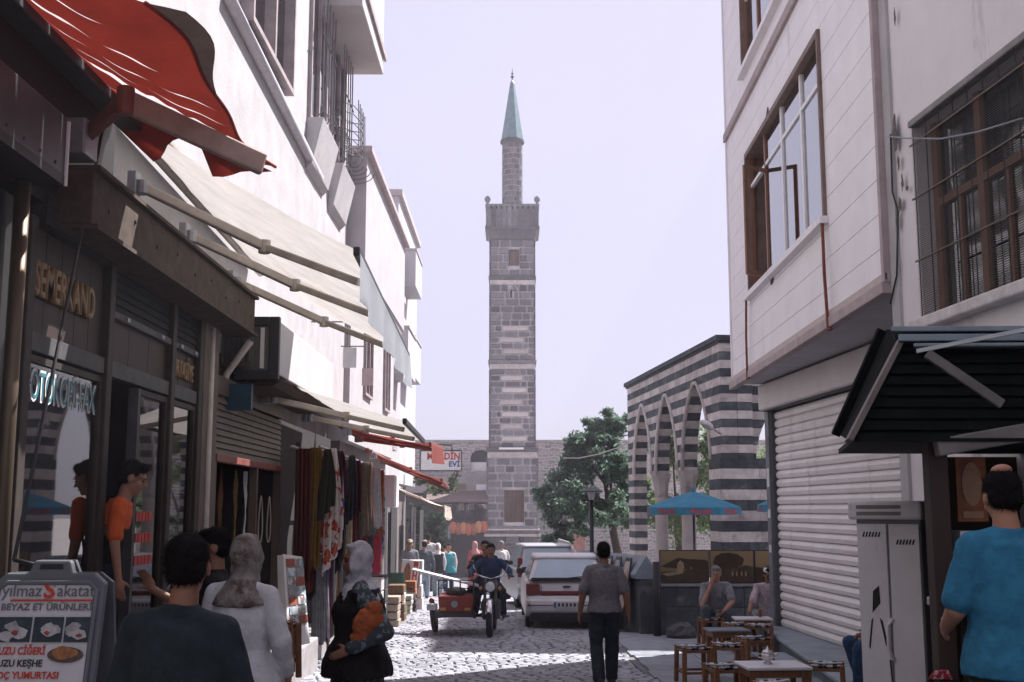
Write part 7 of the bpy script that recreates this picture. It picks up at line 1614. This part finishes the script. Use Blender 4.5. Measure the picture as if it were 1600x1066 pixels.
    if hat == 'wide':
        m_ = MB(); m_.ell(hp(0,-.01,.1), (.09*k,.1*k,.06*k), HM); m_.ell(hp(0,.06,.07), (.09*k,.1*k,.015*k), HM); part(m_, 'hat', M('cloth_beige', (.36,.3,.22)), sm=2)
    if eyes:
        for sx in (-1, 1):
            m_ = MB(); m_.ell(hp(sx*.031,.083,.006), (.013*k,.008*k,.006*k), HM, 8, 5); link('eye', m_.mesh('eye', eye_m, True), o)
            m_ = MB(); m_.ell(hp(sx*.032,.089,.028), (.019*k,.007*k,.0045*k), HM, 8, 5); link('eyebrow', m_.mesh('eyebrow', hair if hair else hair_b, True), o)
        m_ = MB(); m_.ell(hp(0,.0935,-.058), (.02*k,.004*k,.004*k), HM, 8, 5); link('mouth', m_.mesh('mouth', lip, True), o)
    if mustache: m_ = MB(); m_.ell(hp(0,.097,-.044), (.032*k,.009*k,.008*k), HM, 10, 6); link('moustache', m_.mesh('moustache', hair, True), o)
    return o, j, k
def cm_(n, c, **kw): return M('wear_'+n, c, .9, kw.pop('var', .25), 14, .55, 22, spec=.2, **kw)
def gx(u, Y, v=950): return XU(u, v, Y)
# man walking away, grey shirt
walk = dict(anL=(-.09,-.16,.12), knL=(-.1,.04,.5), anR=(.1,.14,.085), knR=(.105,.1,.5), elL=(-.27,-.04,1.13), wrL=(-.3,.06,.89), elR=(.265,-.08,1.13), wrR=(.3,-.04,.88), toeL=(-.1,1,-.25))
Y = 13.7
person('man in grey checked shirt and dark trousers walking away up the street', (gx(944, Y), Y, G(Y)+.015), R(3), 1.63, walk, 1.12, (0, 0), shirt=pattern('shirt_check', (.12,.11,.12), (.16,.15,.16), 60, .5), trousers=cm_('charcoal', (.028,.034,.04)), collar=1, hem=-.12, sk=skin_d, vox=.010)
# woman in vest with orange bag
Y = 8.3
wp, wj, wk = person('woman in dark vest and pale headscarf holding an orange bag, facing left', (gx(560, Y), Y, G(Y)), R(98), 1.63, dict(elL=(-.30,-.20,1.14), wrL=(-.31,.06,1.02), elR=(.24,.06,1.12), wrR=(.2,.18,.9)), 1.16, (8, -3), female=True, scarf=M('scarf_pale', (.4,.39,.42), .85, .3, 16, .3, 60, dirt=((.2,.15,.16), 14, .6)), shirt=pattern('sleeve_print', (.035,.045,.05), (.13,.16,.17), 26, .55), sleeve='long', vest=cm_('vest', (.014,.012,.012), var=.35), skirt=pattern('skirt_print', (.025,.03,.032), (.13,.15,.15), 22, .54), skirt_r=(.22,.23,.26), sk=skin_d, vox=.011, dispn=.03, trousers=None)
m_ = MB(); m_.ell((-.30,-.05,1.13), (.05,.085,.11), Matrix.Rotation(.6,3,'X')); m_.ell((-.31,-.11,1.22), (.045,.06,.05)); m_.ell((-.30,-.12,1.15), (.04,.06,.05)); m_.ell((-.28,-.02,1.03), (.045,.085,.04))
bg_ = link('cloth_bag', remesh(m_, 'cloth_bag', M('bag_orange', (.34,.085,.025), .8, .3, 9, .3, 40), .010, 3, .03, .06)); bg_.matrix_world = wp.matrix_basis @ Matrix.Scale(1, 4); tag(bg_, 'crumpled orange cloth bag under the woman arm', 'bag')
# woman from behind, white blouse
Y = 7.0
person('woman seen from behind in white blouse and patterned headscarf', (gx(380, Y), Y, G(Y)), R(-14), 1.68, dict(elL=(-.25,.0,1.14), wrL=(-.2,.14,1.0), elR=(.27,-.02,1.12), wrR=(.25,.12,.93)), 1.08, (10, 6), female=True, scarf=M('scarf_brown', (.22,.2,.18), .85, .4, 14, .3, 60, dirt=((.07,.035,.03), 9, .47)), shirt=M('blouse_white', (.5,.5,.52), .8, .1, 20, .3, 60), sleeve='long', skirt=cm_('skirt_dark', (.012,.011,.013)), skirt_r=(.2,.22,.27), trousers=None, vox=.011, hem=-.3)
# boy in the black shirt
Y = 7.7
person('youth in black polo with cropped hair looking left', (gx(334, Y), Y, G(Y)), R(100), 1.73, dict(elR=(.24,.16,1.2), wrR=(.2,.42,1.36), elL=(-.23,-.06,1.14)), .95, (4, -6), shirt=cm_('black_polo', (.014,.013,.014)), trousers=cm_('black_jeans', (.012,.012,.015)), collar=1, sk=skin_d, vox=.010, hand_d={'R': (0,.5,.9)})
# man in dark shirt close to the camera
Y = 4.35
person('man in dark blue green shirt seen from behind nearest the camera', (gx(287, Y), Y, G(Y)), R(-12), 1.665, dict(elL=(-.24,-.02,1.13), elR=(.25,.03,1.13), wrR=(.22,.16,.95)), 1.02, (18, -4), collar=1, shirt=M('shirt_petrol', (.012,.02,.025), .9, .25, 14, .5, 22), trousers=cm_('black_jeans', (.012,.012,.015)), hem=-.25, sk=skin_d, vox=.010, eyes=False)
# youth in the doorway
Y = 8.62
person('youth in orange and black shirt leaning out of the shop doorway', (-2.99, Y+.0, .3), R(-72), 1.72, dict(nk=(0,.10,1.45), ch=(0,.03,1.26), hd=(0,.17,1.6), shL=(-.18,.08,1.4), shR=(.18,.08,1.4), elL=(-.22,.02,1.1), wrL=(-.2,.06,.84), elR=(.24,.06,1.12), wrR=(.25,.10,.86)), .92, (-8, -20), shirt=None, trousers=cm_('navy_jeans', (.02,.024,.035)), vox=.010)
dp_, dj, dk = bpy.data.objects['person.005'] if 'person.005' in bpy.data.objects else None, None, None
def two_tone(o, j, k, f, top, bottom, split):
    jj = {n: Vector(v)*k if not n.startswith('toe') else Vector(v) for n, v in {**J0, **j}.items()}
    tl = [(.0,.165,.125),(.35,.147,.112),(.7,.155,.115),(1,.168,.118),(1.45,.165,.105),(1.8,.12,.085),(1.95,.085,.075)]; ex = .02*f*k
    for nm, mat, sel in (('shirt_lower', bottom, [(-.28,.183,.145)]+[(t, a+.02, b+.02) for t, a, b in tl if t <= split]), ('shirt_upper', top, [(split-.02,.19,.142)]+[(t, a+.022, b+.022) for t, a, b in tl if t > split])):
        m_ = MB(); m_.loft(rings(jj, [(t, a*f*k, b*f*k) for t, a, b in sel]))
        if nm == 'shirt_upper':
            for s_ in 'LR': m_.rcone(jj['sh'+s_], .074*f*k, jj['sh'+s_].lerp(jj['el'+s_], .8), .066*f*k)
        link(nm, remesh(m_, nm, mat, .012, 3, .018), o)
door_boy = [o for o in bpy.data.objects if o.get('label', '').startswith('youth in orange')][0]
two_tone(door_boy, dict(nk=(0,.10,1.45), ch=(0,.03,1.26), hd=(0,.17,1.6), shL=(-.18,.08,1.4), shR=(.18,.08,1.4), elL=(-.22,.02,1.1), wrL=(-.2,.06,.84), elR=(.24,.06,1.12), wrR=(.25,.10,.86)), 1.72/1.75, .92, M('shirt_orange', (.62,.10,.02), .8, .12, 14, .2, 90), cm_('black_polo', (.014,.013,.014)), .95)
# man in blue polo at the kiosk
Y = 5.55
person('balding man in blue polo shirt standing at the kiosk counter', (gx(1572, Y)+.02, Y, P(1556, 741, Y).z-1.76), R(6), 1.76, dict(elL=(-.25,.03,1.12), wrL=(-.2,.24,1.02), elR=(.25,.03,1.12), wrR=(.18,.26,1.02)), 1.16, (-8, -12), shirt=M('polo_blue', (.03,.16,.27), .9, .16, 14, .5, 20, spec=.2), trousers=cm_('charcoal', (.028,.034,.04)), collar=1, hem=-.42, sk=skin, vox=.010, belly=.5, eyes=False, bald=True)
# seated men
sit = lambda z: dict(pel=(0,0,z+.1), hipL=(-.1,.02,z+.08), hipR=(.1,.02,z+.08), ch=(0,.06,z+.42), nk=(0,.13,z+.6), hd=(0,.19,z+.76), shL=(-.19,.11,z+.555), shR=(.19,.11,z+.555), knL=(-.17,.42,z+.12), knR=(.17,.42,z+.12), anL=(-.15,.36,.085), anR=(.15,.36,.085))
Y = 19.35; z = .36
s1p = {**sit(z), 'elR': (.24,.38,z+.26), 'wrR': (.09,.29,z+.58), 'elL': (-.25,.3,z+.32), 'wrL': (-.1,.52,z+.18)}
s1p['knR'] = (.2,.45,z+.2)
man1, _, _ = person('grey haired man in grey shirt seated on a stool, chin on his hand', (gx(1121, Y), Y+.1, pg(Y)), R(172), 1.72, s1p, 1.1, (-6, -8), hair=hair_g, shirt=cm_('grey_shirt', (.2,.2,.22)), trousers=cm_('slate', (.08,.095,.105)), collar=1, hem=-.1, vox=.011, curl=.8, hand_d={'R': (-.2,-.1,1)}, palm={'R': (0,-1,0)})
m_ = MB(); wr = Vector(s1p['wrL'])*1.72/1.75; m_.lathe([(.034,-.012),(.034,.012)], wr-(wr-Vector(s1p['elL'])).normalized()*.03, 12, axis=(wr-Vector(s1p['elL']))); wt = link('wrist_watch', m_.mesh('wrist_watch', chrome), man1)
Y = 19.75
s2p = {**sit(.34), 'elL': (-.24,.33,.66), 'wrL': (-.19,.55,.5), 'elR': (.3,.34,.62), 'wrR': (.34,.58,.5), 'knR': (.3,.4,.46)}
person('man with moustache in white skull cap and pale pink shirt seated by the jamb', (gx(1202, Y), Y, pg(Y)), R(168), 1.72, s2p, 1.0, (14, -14), hair=hair_b, hat='cap', mustache=True, shirt=cm_('pink_shirt', (.42,.34,.37)), trousers=cm_('pale_trousers', (.3,.32,.34)), collar=1, hem=-.1, vox=.011, sk=skin_d)
# hidden sitter beside the cabinet: a blue trouser leg and a brown shoe show
Y = 12.2
sp3 = {**sit(.36), 'knL': (-.2,.4,.46), 'anL': (-.18,.42,.085), 'anR': (.16,.3,.085), 'ch': (0,-.06,.72), 'nk': (0,-.08,.9), 'hd': (0,-.05,1.06), 'shL': (-.19,-.08,.85), 'shR': (.19,-.08,.85), 'elL': (-.24,.0,.6), 'wrL': (-.2,.26,.56), 'elR': (.24,.0,.6), 'wrR': (.18,.24,.56)}
person('person in blue jeans and brown shoes sitting behind the utility cabinet', (P(1398, 1050, Y).x, Y, -.2), R(88), 1.7, sp3, 1.0, (0, 0), shirt=cm_('brown_shirt', (.12,.08,.06)), trousers=cm_('blue_jeans', (.025,.06,.12)), shoes=M('shoe_brown', (.09,.03,.018), .4, .2), vox=.014)
# riders
mcl = mc.location; ride = lambda: dict(pel=(0,0,.88), hipL=(-.1,.02,.87), hipR=(.1,.02,.87), ch=(0,.08,1.17), nk=(0,.13,1.37), hd=(0,.17,1.53), shL=(-.19,.11,1.32), shR=(.19,.11,1.32), knL=(-.22,.42,.78), knR=(.24,.4,.74), anL=(-.24,.25,.36), anR=(.3,.22,.36))
rp = {**ride(), 'elL': (-.36,.3,1.15), 'wrL': (-.37,.5,1.08), 'elR': (.37,.3,1.13), 'wrR': (.36,.5,1.08)}
person('rider in dark blue shirt steering the cargo motorcycle', (mcl.x+.0, mcl.y+.98, mcl.z), R(180), 1.7, rp, 1.05, (0, -4), shirt=cm_('denim_shirt', (.02,.045,.10)), trousers=cm_('dark_jeans', (.02,.03,.045)), collar=1, sleeve='long', hem=-.1, sk=skin_d, vox=.012, mustache=True)
rp2 = {**ride(), 'pel': (0,0,.9), 'elL': (-.3,.2,1.1), 'wrL': (-.22,.35,.95), 'elR': (.3,.2,1.1), 'wrR': (.22,.35,.95)}
person('second rider in dark clothes behind the motorcycle driver', (mcl.x-.11, mcl.y+1.42, mcl.z), R(176), 1.75, rp2, 1.0, (-4, 0), shirt=cm_('black_polo', (.014,.013,.014)), trousers=cm_('black_jeans', (.012,.012,.015)), sk=skin_d, vox=.014, mustache=True)
# people in the square
far = [('woman in long red dress and pink headscarf crossing the square', 742, 38.5, 20, dict(scarf=cm_('pink_scarf', (.5,.25,.24)), shirt=cm_('red_dress', (.4,.09,.09)), sleeve='long', skirt=cm_('red_dress', (.4,.09,.09)), female=True), 1.68, {}),
 ('man in white shirt walking behind the motorcycle', 783, 35.5, 30, dict(shirt=cm_('white_shirt', (.55,.54,.54)), trousers=cm_('pale_blue', (.28,.34,.4)), sleeve='long', hair=hair_g), 1.7, dict(elR=(.3,.02,1.14), wrR=(.28,.18,1.0))),
 ('person in grey blue jacket walking past the menu board', 663, 35.0, 10, dict(shirt=cm_('grey_jacket', (.09,.11,.13)), trousers=cm_('pale_blue', (.28,.34,.4)), sleeve='long', hat='wide'), 1.7, walk),
 ('tall person in white shirt behind the grey jacket', 669, 40.5, 0, dict(shirt=cm_('white_shirt', (.55,.54,.54)), trousers=cm_('slate', (.08,.095,.105)), sleeve='long'), 1.95, {}),
 ('woman in black top with white sleeves and white scarf in the square', 684, 36.5, 160, dict(scarf=white_p, vest=cm_('black_polo', (.014,.013,.014)), shirt=cm_('white_shirt', (.55,.54,.54)), sleeve='long', trousers=cm_('pale_blue', (.28,.34,.4)), female=True), 1.62, {}),
 ('woman in turquoise top and white cardigan in the square', 701, 36.8, 170, dict(vest=cm_('turquoise', (.04,.3,.33)), shirt=cm_('white_shirt', (.55,.54,.54)), sleeve='long', trousers=cm_('blue_jeans', (.025,.06,.12)), female=True, hairlen=1), 1.62, {}),
 ('vendor in pale hat and grey shirt at the far left stalls', 640, 33.0, 190, dict(shirt=cm_('grey_shirt', (.2,.2,.22)), trousers=cm_('charcoal', (.028,.034,.04)), hat='wide'), 1.72, {}),
 ('dark haired man in black behind the red dress', 762, 44.0, 15, dict(shirt=cm_('black_polo', (.014,.013,.014)), trousers=cm_('black_jeans', (.012,.012,.015))), 1.75, {}),
 ('person in orange top at the far corner shop', 694, 43.0, 40, dict(shirt=cm_('orange_top', (.35,.14,.08)), trousers=cm_('slate', (.08,.095,.105)), female=True), 1.6, {})]
for (lab, u, Y, a_, kw, H_, ps) in far:
    kw.setdefault('vox', .02); person(lab, (gx(u, Y, 890), Y, G(Y)), R(a_), H_, ps, 1.08, group='people in the square', **kw)

bpy.data.scenes.remove(TMP)
# ================================================================== haze
m_ = MB(); m_.box((-60, -12, -3.2), (60, 75, 27.5)); hz = m_.build('haze', [])
hm = bpy.data.materials.new('haze_air'); hm.use_nodes = True; hn = hm.node_tree; hn.nodes.clear()
pv_ = hn.nodes.new('ShaderNodeVolumePrincipled'); pv_.inputs['Color'].default_value = (.93,.88,1,1); pv_.inputs['Density'].default_value = .0018; pv_.inputs['Anisotropy'].default_value = .2
ho = hn.nodes.new('ShaderNodeOutputMaterial'); hn.links.new(pv_.outputs[0], ho.inputs['Volume']); hz.data.materials.append(hm); stuff(hz)
